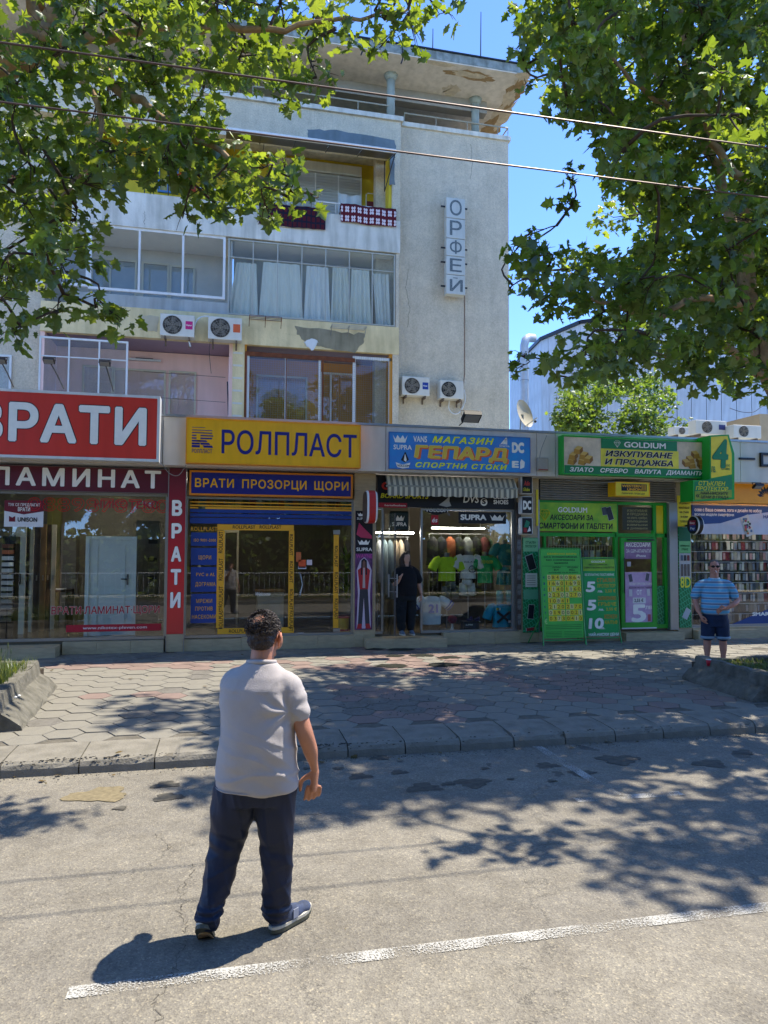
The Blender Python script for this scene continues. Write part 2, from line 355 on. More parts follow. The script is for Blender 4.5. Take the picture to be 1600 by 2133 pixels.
def text(s, parent, m, u0, u1, v0, v1, pl, bold=.012, shear=0, space=1.0, off=.003, rot=0, out=None, outw=.03, name='lettering', fit=False):
    if not isinstance(pl, tuple): pl = facade(pl)
    O, U, V, N = pl
    def put(b, o, mm, nm):
        v, f = glyph(s, b, shear, space)
        p = v.copy()
        if fit: lo, hi = p[:,1].min(), p[:,1].max(); p[:,1] = (p[:,1]-lo)/(hi-lo)
        g = (b-max(0,bold))/(.7+2*max(0,bold))*(v1-v0 if rot == 0 else u1-u0)
        if rot == 0: P = [(u0-g+q[0]*(u1-u0+2*g), v0-g+q[1]*(v1-v0+2*g)) for q in p]
        elif rot == 90: P = [(u1-q[1]*(u1-u0), v0-g+q[0]*(v1-v0+2*g)) for q in p]
        else: P = [(u0+q[1]*(u1-u0), v1+g-q[0]*(v1-v0+2*g)) for q in p]
        W = [O+U*a+V*c2+N*(o+.0018*q[2]) for (a, c2), q in zip(P, p)]
        b2 = MB(); b2.add(W, f); ob = b2.build(nm, mm, parent); return ob
    if out is not None: put(bold+outw, off, out, 'lettering_outline'); off += .003
    return put(bold, off, m, name)
def poly(parent, m, pts, pl, off=.003, th=.0, name='printed_shape', **kw):
    if not isinstance(pl, tuple): pl = facade(pl)
    O, U, V, N = pl; W = [O+U*a+V*b+N*off for a, b in pts]
    b = MB(); b.add(W, [tuple(range(len(W)))]); return b.build(name, m, parent, **kw)
def rect(parent, m, u0, u1, v0, v1, pl, off=.003, name='printed_panel', **kw):
    return poly(parent, m, [(u0,v0),(u1,v0),(u1,v1),(u0,v1)], pl, off, name=name, **kw)
def ptext(s, parent, m, pl_, pt, prr, pb, Y, **kw):     # by pixels at left edge
    x0, x1, z0, z1 = pr(pl_, pt, prr, pb, Y); return text(s, parent, m, x0, x1, z0, z1, Y, **kw)
def prect(parent, m, pl_, pt, prr, pb, Y, **kw):
    x0, x1, z0, z1 = pr(pl_, pt, prr, pb, Y); return rect(parent, m, x0, x1, z0, z1, Y, **kw)

def text_lines(s, parent, m, u0, u1, v0, v1, Y, w=.006, off=.012):
    """letters drawn as thin outlines"""
    c = bpy.data.curves.new('t','FONT'); c.body = s; c.resolution_u = 3; c.fill_mode = 'NONE'
    o = bpy.data.objects.new('t', c); COL.objects.link(o); bpy.context.view_layer.update()
    me = bpy.data.meshes.new_from_object(o.evaluated_get(bpy.context.evaluated_depsgraph_get()))
    V = np.array([tuple(q.co)[:2] for q in me.vertices]); E = [tuple(e.vertices) for e in me.edges]
    bpy.data.objects.remove(o); bpy.data.curves.remove(c); bpy.data.meshes.remove(me)
    lo, hi = V.min(0), V.max(0); V = (V-lo)/(hi-lo)*np.array([u1-u0, v1-v0])+np.array([u0,v0]); b = MB()
    for i, j in E:
        a, q = V[i], V[j]; d = q-a; L_ = np.hypot(*d)
        if L_ < 1e-6: continue
        d = d/L_; n_ = np.array([-d[1],d[0]])*w/2; a = a-d*w*.3; q = q+d*w*.3
        b.add([(p[0],Y-off,p[1]) for p in (a-n_,q-n_,q+n_,a+n_)],[(0,1,2,3)])
    return b.build('lettering', m, parent)
# ================================================================== GROUND
rnd = random.Random(7)
M['slabg'] = mat('slab_grey','7D796E',.9,.22,5,bump=.5,bscale=60,grime=.2)
M['slabp'] = mat('slab_reddish','7F6D64',.9,.22,5,bump=.5,bscale=60,grime=.2)
M['slabd'] = mat('slab_worn','6E6A62',.95,.25,14,bump=1,bscale=50,grime=.2)
M['kerb'] = mat('kerb_concrete','7C776B',.9,.16,5,bump=.7,bscale=50,grime=.2)
M['joint'] = mat('joint_dirt','605B50',1,.3,12,bump=.6,bscale=60)
def gz(y): return .13 + .07*max(0,min(1,(y-7.6)/5.9))
boxo('ground', M['soil'], None, -300, 300, -200, 500, -.3, -.02, kind='structure')
rd = MB().box(-60, 80, .3, 7.05, -.02, 0).build('road', M['asphalt'], None, origin=(0,3.6,0), kind='structure')
# sidewalk bed
sw = MB(); sw.prism([(-40,7.6,-.0),(-40,14,-.0),(-40,14,.1965),(-40,7.6,.122)], (110,0,0)); sw.build('pavement', M['joint'], None, kind='structure')
pav = bpy.data.objects['pavement']
def inpoly(p, q):
    x, y = p; c = False; n = len(q)
    for i in range(n):
        (x1,y1),(x2,y2) = q[i], q[(i+1)%n]
        if (y1 > y) != (y2 > y) and x < (x2-x1)*(y-y1)/(y2-y1)+x1: c = not c
    return c
PINK = [[(110,1383),(900,1366),(1180,1400),(1000,1420),(640,1392),(120,1396)],[(130,1438),(420,1440),(420,1454),(200,1458)],
        [(660,1425),(820,1432),(1080,1500),(720,1500)],[(1000,1410),(1230,1398),(1560,1455),(1290,1486),(1120,1450)],[(740,1340),(860,1340),(980,1372),(740,1378)]]
CRUMB = [[(690,1432),(860,1440),(960,1485),(720,1490)],[(1020,1412),(1200,1402),(1380,1435),(1180,1450)]]
def hexmesh(name, m, a, th=.04, seed=0):
    r = random.Random(seed); v = []; 
    ang = [math.pi/3*k for k in range(6)]; js = [r.uniform(.96,1.0) for _ in ang]
    for rr, z in ((1,-th),(1,-.004),(.988,0)):
        for k, q in enumerate(ang): v.append((a*rr*js[k]*math.cos(q), a*rr*js[k]*math.sin(q), z))
    f = [tuple(range(12,18))]+[(l*6+k, l*6+(k+1)%6, (l+1)*6+(k+1)%6, (l+1)*6+k) for l in (0,1) for k in range(6)]
    me = bpy.data.meshes.new(name); me.from_pydata(v, [], f); me.materials.append(m); return me
A = .212
HM = {k: [hexmesh('slab', M[k], A*.996, seed=s) for s in range(4)] for k in ('slabg','slabp','slabd')}
slabs = []
for i in range(-22, 52):
    for j in range(0, 17):
        x = i*1.5*A; y = 7.62+.2+j*math.sqrt(3)*A+(i%2)*math.sqrt(3)*A/2
        if y > 13.35 or y < 7.8: continue
        if x < -2.25 and y < 10.9: continue
        if x > 6.75 and y < 9.6: continue
        z = gz(y)
        px, py, d = proj((x,y,z))
        if px < -250 or px > 1850: continue
        k = 'slabp' if any(inpoly((px,py),q) for q in PINK) and rnd.random() < .7 else 'slabg'
        if any(inpoly((px,py),q) for q in CRUMB): k = 'slabp' if rnd.random() < .5 else 'slabd'
        if rnd.random() < .04: k = 'slabd'
        slabs.append((d if -60 < px < 1660 else d+50, x, y, z, k, px, py))
slabs.sort()
far = MB(); farp = MB(); fard = MB()
for n, (d, x, y, z, k, px, py) in enumerate(slabs):
    me = HM[k][rnd.randrange(4)]
    if rnd.random() < .003: continue
    zz = z+rnd.uniform(-.0025,.0025); rx, ry, rz = rnd.gauss(0,.005), rnd.gauss(0,.005), rnd.randrange(6)*math.pi/3
    if n < 300:
        o = bpy.data.objects.new('slab', me); link(o, pav, (x,y,zz)); o.rotation_euler = (rx,ry,rz)
    else:
        T = Matrix.Translation((x,y,zz)) @ Matrix.Rotation(rz,4,'Z') @ Matrix.Rotation(rx,4,'X')
        {'slabg':far,'slabp':farp,'slabd':fard}[k].add([T@v.co for v in me.vertices], [tuple(p.vertices) for p in me.polygons])
for b, k in ((far,'slabg'),(farp,'slabp'),(fard,'slabd')): b.build('far_slabs', M[k], pav, kind='stuff')
# crumbled grit on the worn patches, weeds in broken joints
g = MB()
for q in CRUMB:
    for _ in range(900):
        px, py = rnd.uniform(680,1400), rnd.uniform(1400,1495)
        if not inpoly((px,py),q): continue
        p = gp(px,py,.15); s = rnd.uniform(.004,.014); g.ell((p.x,p.y,gz(p.y)+s*.3),(s,s*.8,s*.6),5,3)
for _ in range(700):
    x = rnd.uniform(-3,9); y = 7.03-abs(rnd.gauss(0,.08)); s = rnd.uniform(.003,.009); g.ell((x,y,s*.4),(s,s,s*.6),5,3)
g.build('grit', M['slabd'], None, kind='stuff')
M['moss'] = mat('moss','2A2B1C',1,.4,40,bump=1,bscale=90,c2='14130F')
for (px, py, s) in [(815,1386,.3),(925,1384,.32),(935,1370,.26),(820,1367,.22),(880,1366,.25),(836,1355,.3),(780,1354,.22)]:
    p = gp(px,py,.18); b = MB(); n = 22
    ring = [(p.x+s*math.cos(2*math.pi*k/n)*rnd.uniform(.7,1.1), p.y+s*.75*math.sin(2*math.pi*k/n)*rnd.uniform(.6,1.1), gz(p.y)+.004) for k in range(n)]
    b.add(ring+[(p.x,p.y,gz(p.y)+.022)], [(k,(k+1)%n,n) for k in range(n)]); b.build('moss_patch', M['moss'], None, kind='stuff')
# kerb
kb = boxo('kerb_bed', M['joint'], None, -40, 60, 7.06, 7.62, -.05, .10, kind='structure')
kx = -3.9; i = 0
while kx < 10.5:
    L_ = .585 if kx > -.5 else .66
    b = MB(); x0, x1 = kx+.006, kx+L_-.006; r = rnd
    segs = 6; vs = []; prof = [(7.02,-.03),(7.025,.07),(7.04,.112),(7.075,.131),(7.35,.137),(7.615,.142),(7.615,-.03)]
    for s in range(segs+1):
        xx = x0+(x1-x0)*s/segs
        for k, (yy, zz) in enumerate(prof):
            e = 1 if k in (2,3) else .3
            vs.append((xx, yy+abs(rnd.gauss(0,.007))*e, zz-abs(rnd.gauss(0,.007))*e*(1 if rnd.random()<.8 else 3)))
    m_ = len(prof); fs = [(s*m_+k, s*m_+(k+1)%m_, (s+1)*m_+(k+1)%m_, (s+1)*m_+k) for s in range(segs) for k in range(m_)]
    fs += [tuple(range(m_)), tuple(range(segs*m_+m_-1, segs*m_-1, -1))]
    b.add(vs, fs); b.build('kerb_stone', M['kerb'], kb); kx += L_
# black weathering on the kerb edge: tar crumbs
tb = MB()
for _ in range(650):
    x = rnd.choice([rnd.gauss(-1.3,.35), rnd.gauss(.9,.3), rnd.uniform(-3,5), rnd.gauss(-2.5,.4)]); y = 7.03+abs(rnd.gauss(0,.05)); z = .125 if y > 7.06 else rnd.uniform(.02,.125)
    s = rnd.uniform(.003,.011); tb.ell((x,y,z),(s*1.6,s*.7,s*.45),5,3)
tb.build('tar_crumbs', mat('old_tar','3A3833',.9,.3,20), kb, kind='stuff')
# painted lines
c = MB(); Y0 = 3.61
c.add([(X(140,3.6,2040),Y0-.047,.005),(30,Y0-.047,.005),(30,Y0+.047,.005),(X(140,3.6,2040),Y0+.047,.005)],[(0,1,2,3)])
c.build('centre_line', M['paint'], None, kind='structure')
a_, b_ = gp(1115,1553), gp(1290,1660); d_ = (b_-a_).normalized(); n_ = Vector((-d_.y,d_.x,0))*.05
b = MB(); b.add([a_-n_+Vector((0,0,.005)), b_-n_+Vector((0,0,.005)), b_+n_+Vector((0,0,.005)), a_+n_+Vector((0,0,.005))], [(0,1,2,3)])
a_, b_ = gp(1200,1668), gp(1420,1653)
b.add([(a_.x,a_.y-.05,.005),(b_.x,b_.y-.05,.005),(b_.x,b_.y+.05,.005),(a_.x,a_.y+.05,.005)],[(0,1,2,3)])
b.build('parking_bay_line', M['paint'], None, kind='structure')

# planters: flared precast kerb blocks + soil + grass
def flared(name_parent, p0, p1, out, h=.36, hb=.14, cut=0):
    """L-profile concrete block from p0 to p1, flare towards 'out'"""
    p0, p1, out = Vector(p0), Vector(p1), Vector(out).normalized(); b = MB(); vs = []; n = 10
    prof = [(.24,0),(.22,.04),(.12,hb),(.03,hb+.06),(.0,h-.02),(-.02,h),(-.13,h+.005),(-.15,h-.02),(-.15,0)]
    for s in range(n+1):
        q = p0.lerp(p1, s/n)
        for k, (o_, z) in enumerate(prof): vs.append(q+out*(o_+rnd.gauss(0,.009))+Vector((0,0,z+rnd.gauss(0,.009))))
    m_ = len(prof); fs = [(s*m_+k, s*m_+(k+1)%m_, (s+1)*m_+(k+1)%m_, (s+1)*m_+k) for s in range(n) for k in range(m_)]
    fs += [tuple(range(m_)), tuple(range(n*m_+m_-1, n*m_-1, -1))]
    b.add(vs, fs); b.smooth = False; return b
M['conc'] = mat('weathered_concrete','67645A',.95,.32,7,bump=1.2,bscale=30,grime=.35)
lp = thing('planter','weathered concrete planter with tall grass at the left edge of the pavement','planter',(-3.5,9,.13))
flared(lp,(-2.28,8.2,.13),(-2.42,10.5,.17),(1,.05,0)).build('concrete_block', M['conc'], lp)
flared(lp,(-2.45,7.95,.13),(-4.6,7.85,.13),(0,-1,0),h=.40).build('concrete_block', M['conc'], lp)
flared(lp,(-2.6,10.75,.17),(-5.0,10.8,.17),(0,1,0),h=.34).build('concrete_block', M['conc'], lp)
MB().box(-7,-2.4,7.95,10.7,.1,.40).build('soil', M['soil'], lp)
rp_ = thing('planter','concrete planter with mown grass in front of the phone case shop','planter',(8.5,8.6,.13))
flared(rp_,(6.85,7.9,.13),(6.92,9.45,.15),(-1,0,0),h=.34).build('concrete_block', M['conc'], rp_)
flared(rp_,(6.95,7.85,.13),(9.6,7.9,.13),(0,-1,0),h=.36).build('concrete_block', M['conc'], rp_)
flared(rp_,(7.0,9.5,.15),(9.6,9.55,.15),(0,1,0),h=.30).build('concrete_block', M['conc'], rp_)
MB().box(6.9,14,7.95,9.5,.1,.40).build('soil', M['soil'], rp_)
def blades(regions, n, hmin, hmax, seed, name, parent=None, m='grass'):
    r = np.random.RandomState(seed); V = []; F = []
    for (x0,x1,y0,y1,z,fr) in regions:
        k = int(n*fr); xs = r.uniform(x0,x1,k); ys = r.uniform(y0,y1,k); hs = r.uniform(hmin,hmax,k)*(.5+ .9*np.array([max(0,noise.noise(Vector((a*1.7,b*1.7,3)))+.4) for a, b in zip(xs,ys)]))
        an = r.uniform(0,6.28,k); ln = r.uniform(.1,.7,k); wd = r.uniform(.003,.008,k)
        for i in range(k):
            x, y, h, a = xs[i], ys[i], hs[i], an[i]; dx, dy = math.cos(a), math.sin(a); l = ln[i]*h; b0 = len(V); w_ = wd[i]
            V += [(x-dy*w_,y+dx*w_,z),(x+dy*w_,y-dx*w_,z),(x+dy*w_*.8+dx*l*.35,y-dx*w_*.8+dy*l*.35,z+h*.6),(x-dy*w_*.8+dx*l*.35,y+dx*w_*.8+dy*l*.35,z+h*.6),(x+dx*l,y+dy*l,z+h)]
            F += [(b0,b0+1,b0+2,b0+3),(b0+3,b0+2,b0+4)]
    b = MB(); b.add(V,F); return b.build(name, M[m], parent, kind='stuff')
blades([(-4.6,-2.45,8.0,10.65,.38,1)], 7500, .14, .40, 3, 'grass', lp)
blades([(6.95,9.6,8.0,9.45,.38,1)], 5200, .04, .12, 4, 'grass', rp_)
# seed heads
b = MB()
for _ in range(26):
    x, y = rnd.uniform(-3.4,-2.5), rnd.uniform(8.6,10.6); h = rnd.uniform(.3,.5); l = rnd.uniform(-.06,.06)
    b.tube([(x,y,.38),(x+l,y,.38+h)],.0025,4); b.ell((x+l,y,.38+h+.03),(.008,.008,.04),5,4)
b.build('seed_heads', M['grass'], lp, kind='stuff')
b = MB()
for px,py in ((33,1452),(40,1449)):
    p = at(px,py,8.3); b.ell(p,(.018,.018,.012),7,4)
b.build('daisies', M['white'], lp, kind='stuff')

# far side of the street, behind the camera (seen mirrored in the shop windows)
boxo('verge', M['soil'], None, -40, 50, -2.2, .12, -.02, .15, kind='structure')
boxo('opposite_kerb', M['kerb'], None, -40, 50, .12, .30, -.02, .14, kind='structure')
boxo('opposite_bounce_paving', mat('bounce_paving','D2C29E',.9,.12,4), None, -60, 70, -70, -2.2, -.02, .14, kind='structure')  # pale paving added to bounce warm fill light onto the shaded facade
blades([(-14,20,-2.15,-.5,.15,1)], 10000, .08, .25, 5, 'verge_grass')
fe = thing('railing','low metal pedestrian railing mirrored in the shop windows','railing',(0,-1.6,.15))
b = MB()
for i in range(-60, 110): b.tube([(i*.2,-1.6,.2),(i*.2,-1.6,1.1)],.008,5)
b.build('bars', M['white'], fe, kind='stuff')
b = MB(); b.tube([(-12,-1.6,1.12),(22,-1.6,1.12)],.02,6); b.tube([(-12,-1.6,.25),(22,-1.6,.25)],.015,6); b.build('rail', M['white'], fe)

hg = thing('hedge','clipped dark hedge along the far pavement, mirrored in the shop glass','hedge',(0,-4.4,.14))
r_ = np.random.RandomState(5); n = 13000; C = np.stack([r_.uniform(-22,44,n), r_.uniform(-4.9,-3.9,n), .14+r_.uniform(0,2.7,n)],1)
D = r_.normal(size=(n,3)); D /= np.linalg.norm(D,axis=1)[:,None]; E_ = np.cross(D, r_.normal(size=(n,3))); E_ /= np.linalg.norm(E_,axis=1)[:,None]
V = []; F = []
for i in range(n):
    c, d, e = C[i], D[i]*.16, E_[i]*.11; V += [tuple(c-d),tuple(c+e),tuple(c+d),tuple(c-e)]; F.append((4*i,4*i+1,4*i+2,4*i+3))
b = MB(); b.add(V,F); b.build('foliage', M['leaf'], hg, kind='stuff')
boxo('core', M['moss'], hg, -22, 44, -4.6, -4.2, .14, 2.5)

ST = mat('oil_stain','3A3732',.8,.35,14,c2='5A564A'); ST2 = mat('damp_sand_stain','74694F',.9,.3,20)
for k,(px,py,rx) in enumerate([(750,1617,24),(882,1640,34),(985,1630,36),(1140,1594,24),(1212,1610,27),(1290,1582,44),(1478,1590,36),(1548,1566,22),(792,1578,19),(832,1608,16),(345,1634,24),(350,1660,26),(935,1632,14),(1010,1600,9),(1065,1622,8),(640,1600,8),(205,1655,52),(860,1560,10),(1150,1626,10),(705,1600,10),(250,1683,12)]):
    p = gp(px,py,.003+.0002*k); r_x = rx/1480*p.y*1.05; n = 30; ph = rnd.uniform(0,6)
    pts = []
    for q in range(n):
        a = 6.2832*q/n; f = 1+.22*math.sin(3*a+ph)+.12*math.sin(7*a+2*ph)+rnd.uniform(-.08,.08); pts.append((p.x+r_x*f*math.cos(a), p.y+r_x*.75*f*math.sin(a), p.z))
    b = MB(); b.add(pts,[tuple(range(n))]); b.build('oil_stain', ST2 if px == 205 else ST, None, kind='structure')
for k,P in enumerate(([(405,1800),(398,1822),(376,1850),(380,1880),(372,1900),(386,1925),(382,1950)],[(385,1960),(372,1990),(368,2020),(352,2035),(345,2060),(318,2085),(328,2105),(330,2140)],[(320,1740),(345,1752),(352,1766),(340,1776)],[(1110,1762),(1180,1755),(1240,1760),(1300,1752),(1400,1762),(1460,1755)],[(560,1690),(620,1697),(700,1694),(780,1700),(860,1697)])):
    W = []
    for i in range(len(P)-1):
        a, b_ = gp(*P[i]), gp(*P[i+1])
        for q in range(7): t = q/7; W.append(a.lerp(b_,t)+Vector((rnd.gauss(0,.012),rnd.gauss(0,.012),0)))
    b = MB(); L_ = []; R_ = []
    for i,w_ in enumerate(W):
        d = (W[min(i+1,len(W)-1)]-W[max(i-1,0)]).normalized(); n_ = Vector((-d.y,d.x,0))*rnd.uniform(.0006,.0022); L_.append((w_.x-n_.x,w_.y-n_.y,.0035)); R_.append((w_.x+n_.x,w_.y+n_.y,.0035))
    m_ = len(L_); b.add(L_+R_, [(i,i+1,m_+i+1,m_+i) for i in range(m_-1)]); b.build('crack', mat('crack_dark','4A453C',1,.1), None, kind='structure')
# ================================================================== SHOP ROW
YF, YS, YG = 13.05, 13.5, 13.62
ZF0, ZF1, ZFL, ZC = 3.54, 4.40, .42, 3.50
row = thing('shop_row','single storey shop extension with pale metal fascia in front of the flats','building',(3,15,.15))
XL, XRR = -11, 16
boxo('floor', mat('shop_floor','6F6552',.25,.15,2,spec=.6), row, XL, XRR, YS+.14, 18.6, .1, ZFL-.004)
boxo('roof', M['concG'], row, XL, XRR, 13.12, 18.55, 4.2, 4.34)
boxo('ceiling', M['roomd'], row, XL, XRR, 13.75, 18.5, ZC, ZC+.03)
boxo('soffit', M['white'], row, XL, XRR, 13.1, 13.74, 3.545, 3.575)
boxo('sky_gap_beam', M['roomd'], row, XL, XRR, 13.76, 13.9, ZC+.031, 4.199); boxo('end_wall', M['stucco'], row, XL-.2, XL-.001, 13.12, 18.55, .1, 4.199); boxo('end_wall', M['stucco'], row, XRR+.001, XRR+.2, 13.12, 18.55, .1, 4.199)  # the beam is an unseen piece added to stop sky light leaking in
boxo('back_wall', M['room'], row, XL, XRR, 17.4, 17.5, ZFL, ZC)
edges = [-620, -60, 336, 803, 1119, 1158, 1545, 1900]
for a, b in zip(edges[:-1], edges[1:]):
    o = boxo('fascia_panel', M['fascia'], row, X(a,YF)+.006, X(b,YF)-.006, YF, YF+.06, ZF0, ZF1)
    boxo('cap_strip', M['alu'], row, X(a,YF)+.003, X(b,YF)-.003, YF-.03, YF+.1, ZF1+.002, ZF1+.045)
def xs(px, Y=YS): return X(px, Y, 1150)
# partition walls and facade columns
def column(l, r, name='column', m=None, label=None):
    return boxo(name, m or M['tile'], row, xs(l), xs(r), YS, YS+.3, ZFL-.2, 3.54)
for l, r in ((738,782),(1080,1123),(1411,1440)):
    x0, x1 = xs(l), xs(r)
    for z0, z1 in ((.2,.9),(.905,1.7),(1.705,2.5),(2.505,3.2),(3.205,3.54)): boxo('wall_tile', M['tile'], row, x0, x1, YS, YS+.3, z0, z1-.0)
for px in (369, 760, 1100, 1425):
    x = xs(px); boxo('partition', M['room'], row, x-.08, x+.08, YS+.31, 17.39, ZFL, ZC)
# plinth steps, one travertine slab after another
def steps(l, r, Yf, z0, z1, n, name='step_tile'):
    x0, x1 = xs(l), xs(r)
    for i in range(n):
        a = x0+(x1-x0)*i/n; b = x0+(x1-x0)*(i+1)/n
        boxo(name, M['tile'], row, a+.002, b-.002, Yf, 14.0 if Yf > 13.4 else Yf+.5, z0, z1)
steps(-500,131,13.10,.15,.37,5); steps(135,345,YS-.03,.17,.41,3); steps(384,505,YS-.03,.19,.405,2); steps(505,740,YS-.03,.19,.43,3)
steps(740,758,YS-.03,.19,.43,1); steps(758,921,13.15,.19,.37,3); steps(923,1082,YS-.03,.19,.43,3); steps(1122,1290,YS-.03,.17,.40,2); steps(1292,1412,13.3,.17,.36,2); steps(1440,1565,13.3,.17,.38,2); steps(1440,1800,YS-.02,.17,.42,4)
def signboard(name, label, l, t, r, b, Yf, dep, fm, pm, fw=.03, cat='sign'):
    x0, x1, z0, z1 = pr(l, t, r, b, Yf)
    T = thing(name, label, cat, ((x0+x1)/2, Yf+dep, z0))
    boxo('panel', pm, T, x0+fw, x1-fw, Yf+.012, Yf+dep, z0+fw, z1-fw)
    f = MB(); f.box(x0,x1,Yf,Yf+dep-.004,z1-fw,z1); f.box(x0,x1,Yf,Yf+dep-.004,z0,z0+fw); f.box(x0,x0+fw-.001,Yf+.001,Yf+dep-.005,z0+fw,z1-fw); f.box(x1-fw+.001,x1,Yf+.001,Yf+dep-.005,z0+fw,z1-fw)
    f.build('frame', fm, T)
    return T, x0, x1, z0, z1, Yf+.012
def grad_mat(name, stops, axis=2, size=1.0):
    m = mat(name, '808080', .45, var=0); n = m.node_tree; b = n.nodes['Principled BSDF']; L = n.links.new
    tc = nod(n,'ShaderNodeTexCoord'); sx = nod(n,'ShaderNodeSeparateXYZ'); L(tc.outputs['Generated'], sx.inputs[0])
    r = nod(n,'ShaderNodeValToRGB'); L(sx.outputs[axis], r.inputs[0]); e = r.color_ramp.elements
    e[0].position, e[0].color = stops[0][0], (*lin(stops[0][1]),1); e[1].position, e[1].color = stops[-1][0], (*lin(stops[-1][1]),1)
    for p, c in stops[1:-1]:
        q = e.new(p); q.color = (*lin(c),1)
    L(r.outputs[0], b.inputs['Base Color']); return m
W_ = plain('F2EFE4'); K_ = plain('15141A'); RED = mat('sign_red','D43A2C',.4,.05,1.5,grime=.12); MAR = mat('sign_maroon','5E1828',.4,.12,2)
YEL = mat('sign_yellow','F6B406',.4,.05,2,grime=.14); NAVY = mat('sign_navy','1A1C74',.4,.06,2); LIM = plain('D6D01C')
# --- shop 1: doors shop
T,x0,x1,z0,z1,Yp = signboard('door_shop_sign','big red signboard with white ВРАТИ lettering above the door shop',-330,792,333,942,12.72,.3,M['white'],RED,.045)
zt = at(300,852,12.72).z; zb = at(300,929,12.72).z
text('ВРАТИ', T, W_, X(-66,12.72), X(301,12.72), zb, zt, Yp, bold=.035, out=K_, outw=.018, space=1.06)
T,x0,x1,z0,z1,Yp = signboard('laminate_strip_sign','maroon strip sign with white ЛАМИНАТ lettering under the red signboard',-330,958,352,1014,YS-.06,.1,mat('strip_edge','6A5A58',.4),MAR,.012)
text('ЛАМИНАТ', T, W_, X(-22,YS), X(334,YS), at(310,1018,YS).z, at(310,982,YS).z, Yp, bold=.03, out=K_, outw=.014, space=1.32)
cr = thing('door_shop_column','tall narrow red column sign with white ВРАТИ letters one above the other','sign',(xs(367),YS,.2))
cx0, cx1 = X(346,YS,1300), X(384,YS,1300)
boxo('panel', grad_mat('column_red',[(0,'CC3A32'),(.35,'C42428'),(.75,'921828'),(1,'5A1828')]), cr, cx0+.012, cx1-.012, YS-.06, YS+.02, .52, 3.53)
boxo('trim', M['alu'], cr, cx0, cx0+.011, YS-.065, YS+.02, .2, 3.53); boxo('trim', M['alu'], cr, cx1-.011, cx1, YS-.065, YS+.02, .2, 3.53)
boxo('base_tile', M['tile'], cr, cx0+.012, cx1-.012, YS-.055, YS+.02, .2, .515)
for ch,(a,b) in zip('ВРАТИ',((1043,1075),(1091,1122),(1139,1170),(1186,1218),(1234,1266))):
    text(ch, cr, W_, cx0+.07, cx1-.07, at(366,b,YS).z, at(366,a,YS).z, YS-.06, bold=.05, out=K_, outw=.018)
boxo('column', M['tile'], row, cx0, cx1, YS+.021, YS+.3, .2, 3.54)
# its window
def window_sheet(name, label, l, r, pieces, z0, z1, Y=YG, framem=None, fw=.03):
    T = thing(name, label, 'shop window', (xs((l+r)/2), Y, z0)); fm = framem or M['alu']
    a, b = xs(l), xs(r)
    boxo('frame', fm, T, a, b, Y-.03, Y+.03, z0, z0+.05); boxo('frame', fm, T, a, b, Y-.03, Y+.03, z1-.04, z1)
    pts = [xs(p) for p in pieces]
    for i in range(len(pts)-1):
        boxo('pane', M['glass'], T, pts[i]+.008, pts[i+1]-.008, Y-.004, Y+.004, z0+.052, z1-.042)
    for p in (pts[0],pts[-1]): boxo('frame', fm, T, p-.02, p+.02, Y-.028, Y+.028, z0+.052, z1-.042)
    return T
w1 = window_sheet('door_shop_window','large display window of the door shop with red phone number',-300,345,[-300,14,104,345],ZFL,at(340,1030,YG).z)
text_lines('0889878780', w1, plain('C01C1C'), X(57,YG), X(362,YG)-.1, at(57,1064,YG).z, at(57,1036,YG).z, YG, w=.012)
text('НИКОТЕКС', w1, plain('8E1830'), X(196,YG), X(330,YG), at(196,1058,YG).z, at(196,1042,YG).z, YG-.008, bold=.02)
text('ВРАТИ·ЛАМИНАТ·ЩОРИ', w1, plain('A01424'), X(112,YG), X(336,YG), at(112,1280,YG).z, at(112,1264,YG).z, YG-.008, bold=.02, out=W_, outw=.02)
x0_,x1_,z0_,z1_ = pr(138,1302,336,1317,YG)
rect(w1, plain('B0182C'), x0_,x1_,z0_,z1_, YG, off=.008, name='sticker')
text('www.nikotex-pleven.com', w1, W_, x0_+.28,x1_-.25,z0_+.045,z1_-.03, YG-.010, bold=.0)
x0_,x1_,z0_,z1_ = pr(10,1042,91,1097,YG); zm = z0_+(z1_-z0_)*.6
poly(w1, plain('D8D8D6'), [(x0_,z0_),(x1_,z0_),(x1_,zm),(x0_,zm)], YG, off=.008, name='sticker')
poly(w1, plain('6E1020'), [(x0_,zm),((x0_+x1_)/2,zm-.06),(x1_,zm),(x1_,z1_),(x0_,z1_)], YG, off=.010, name='sticker')
text('ТУК СЕ ПРЕДЛАГАТ', w1, W_, x0_+.06,x1_-.06,z1_-.10,z1_-.05, YG-.012); text('ВРАТИ', w1, W_, x0_+.22,x1_-.22,z1_-.19,z1_-.12, YG-.012, bold=.02)
text('UNISON', w1, K_, x0_+.22,x1_-.1,z0_+.09,z0_+.17, YG-.012, bold=.03)
poly(w1, plain('6E1020'), [(x0_+.08,z0_+.09),(x0_+.18,z0_+.09),(x0_+.18,z0_+.19),(x0_+.13,z0_+.16),(x0_+.08,z0_+.19)], YG, off=.012)
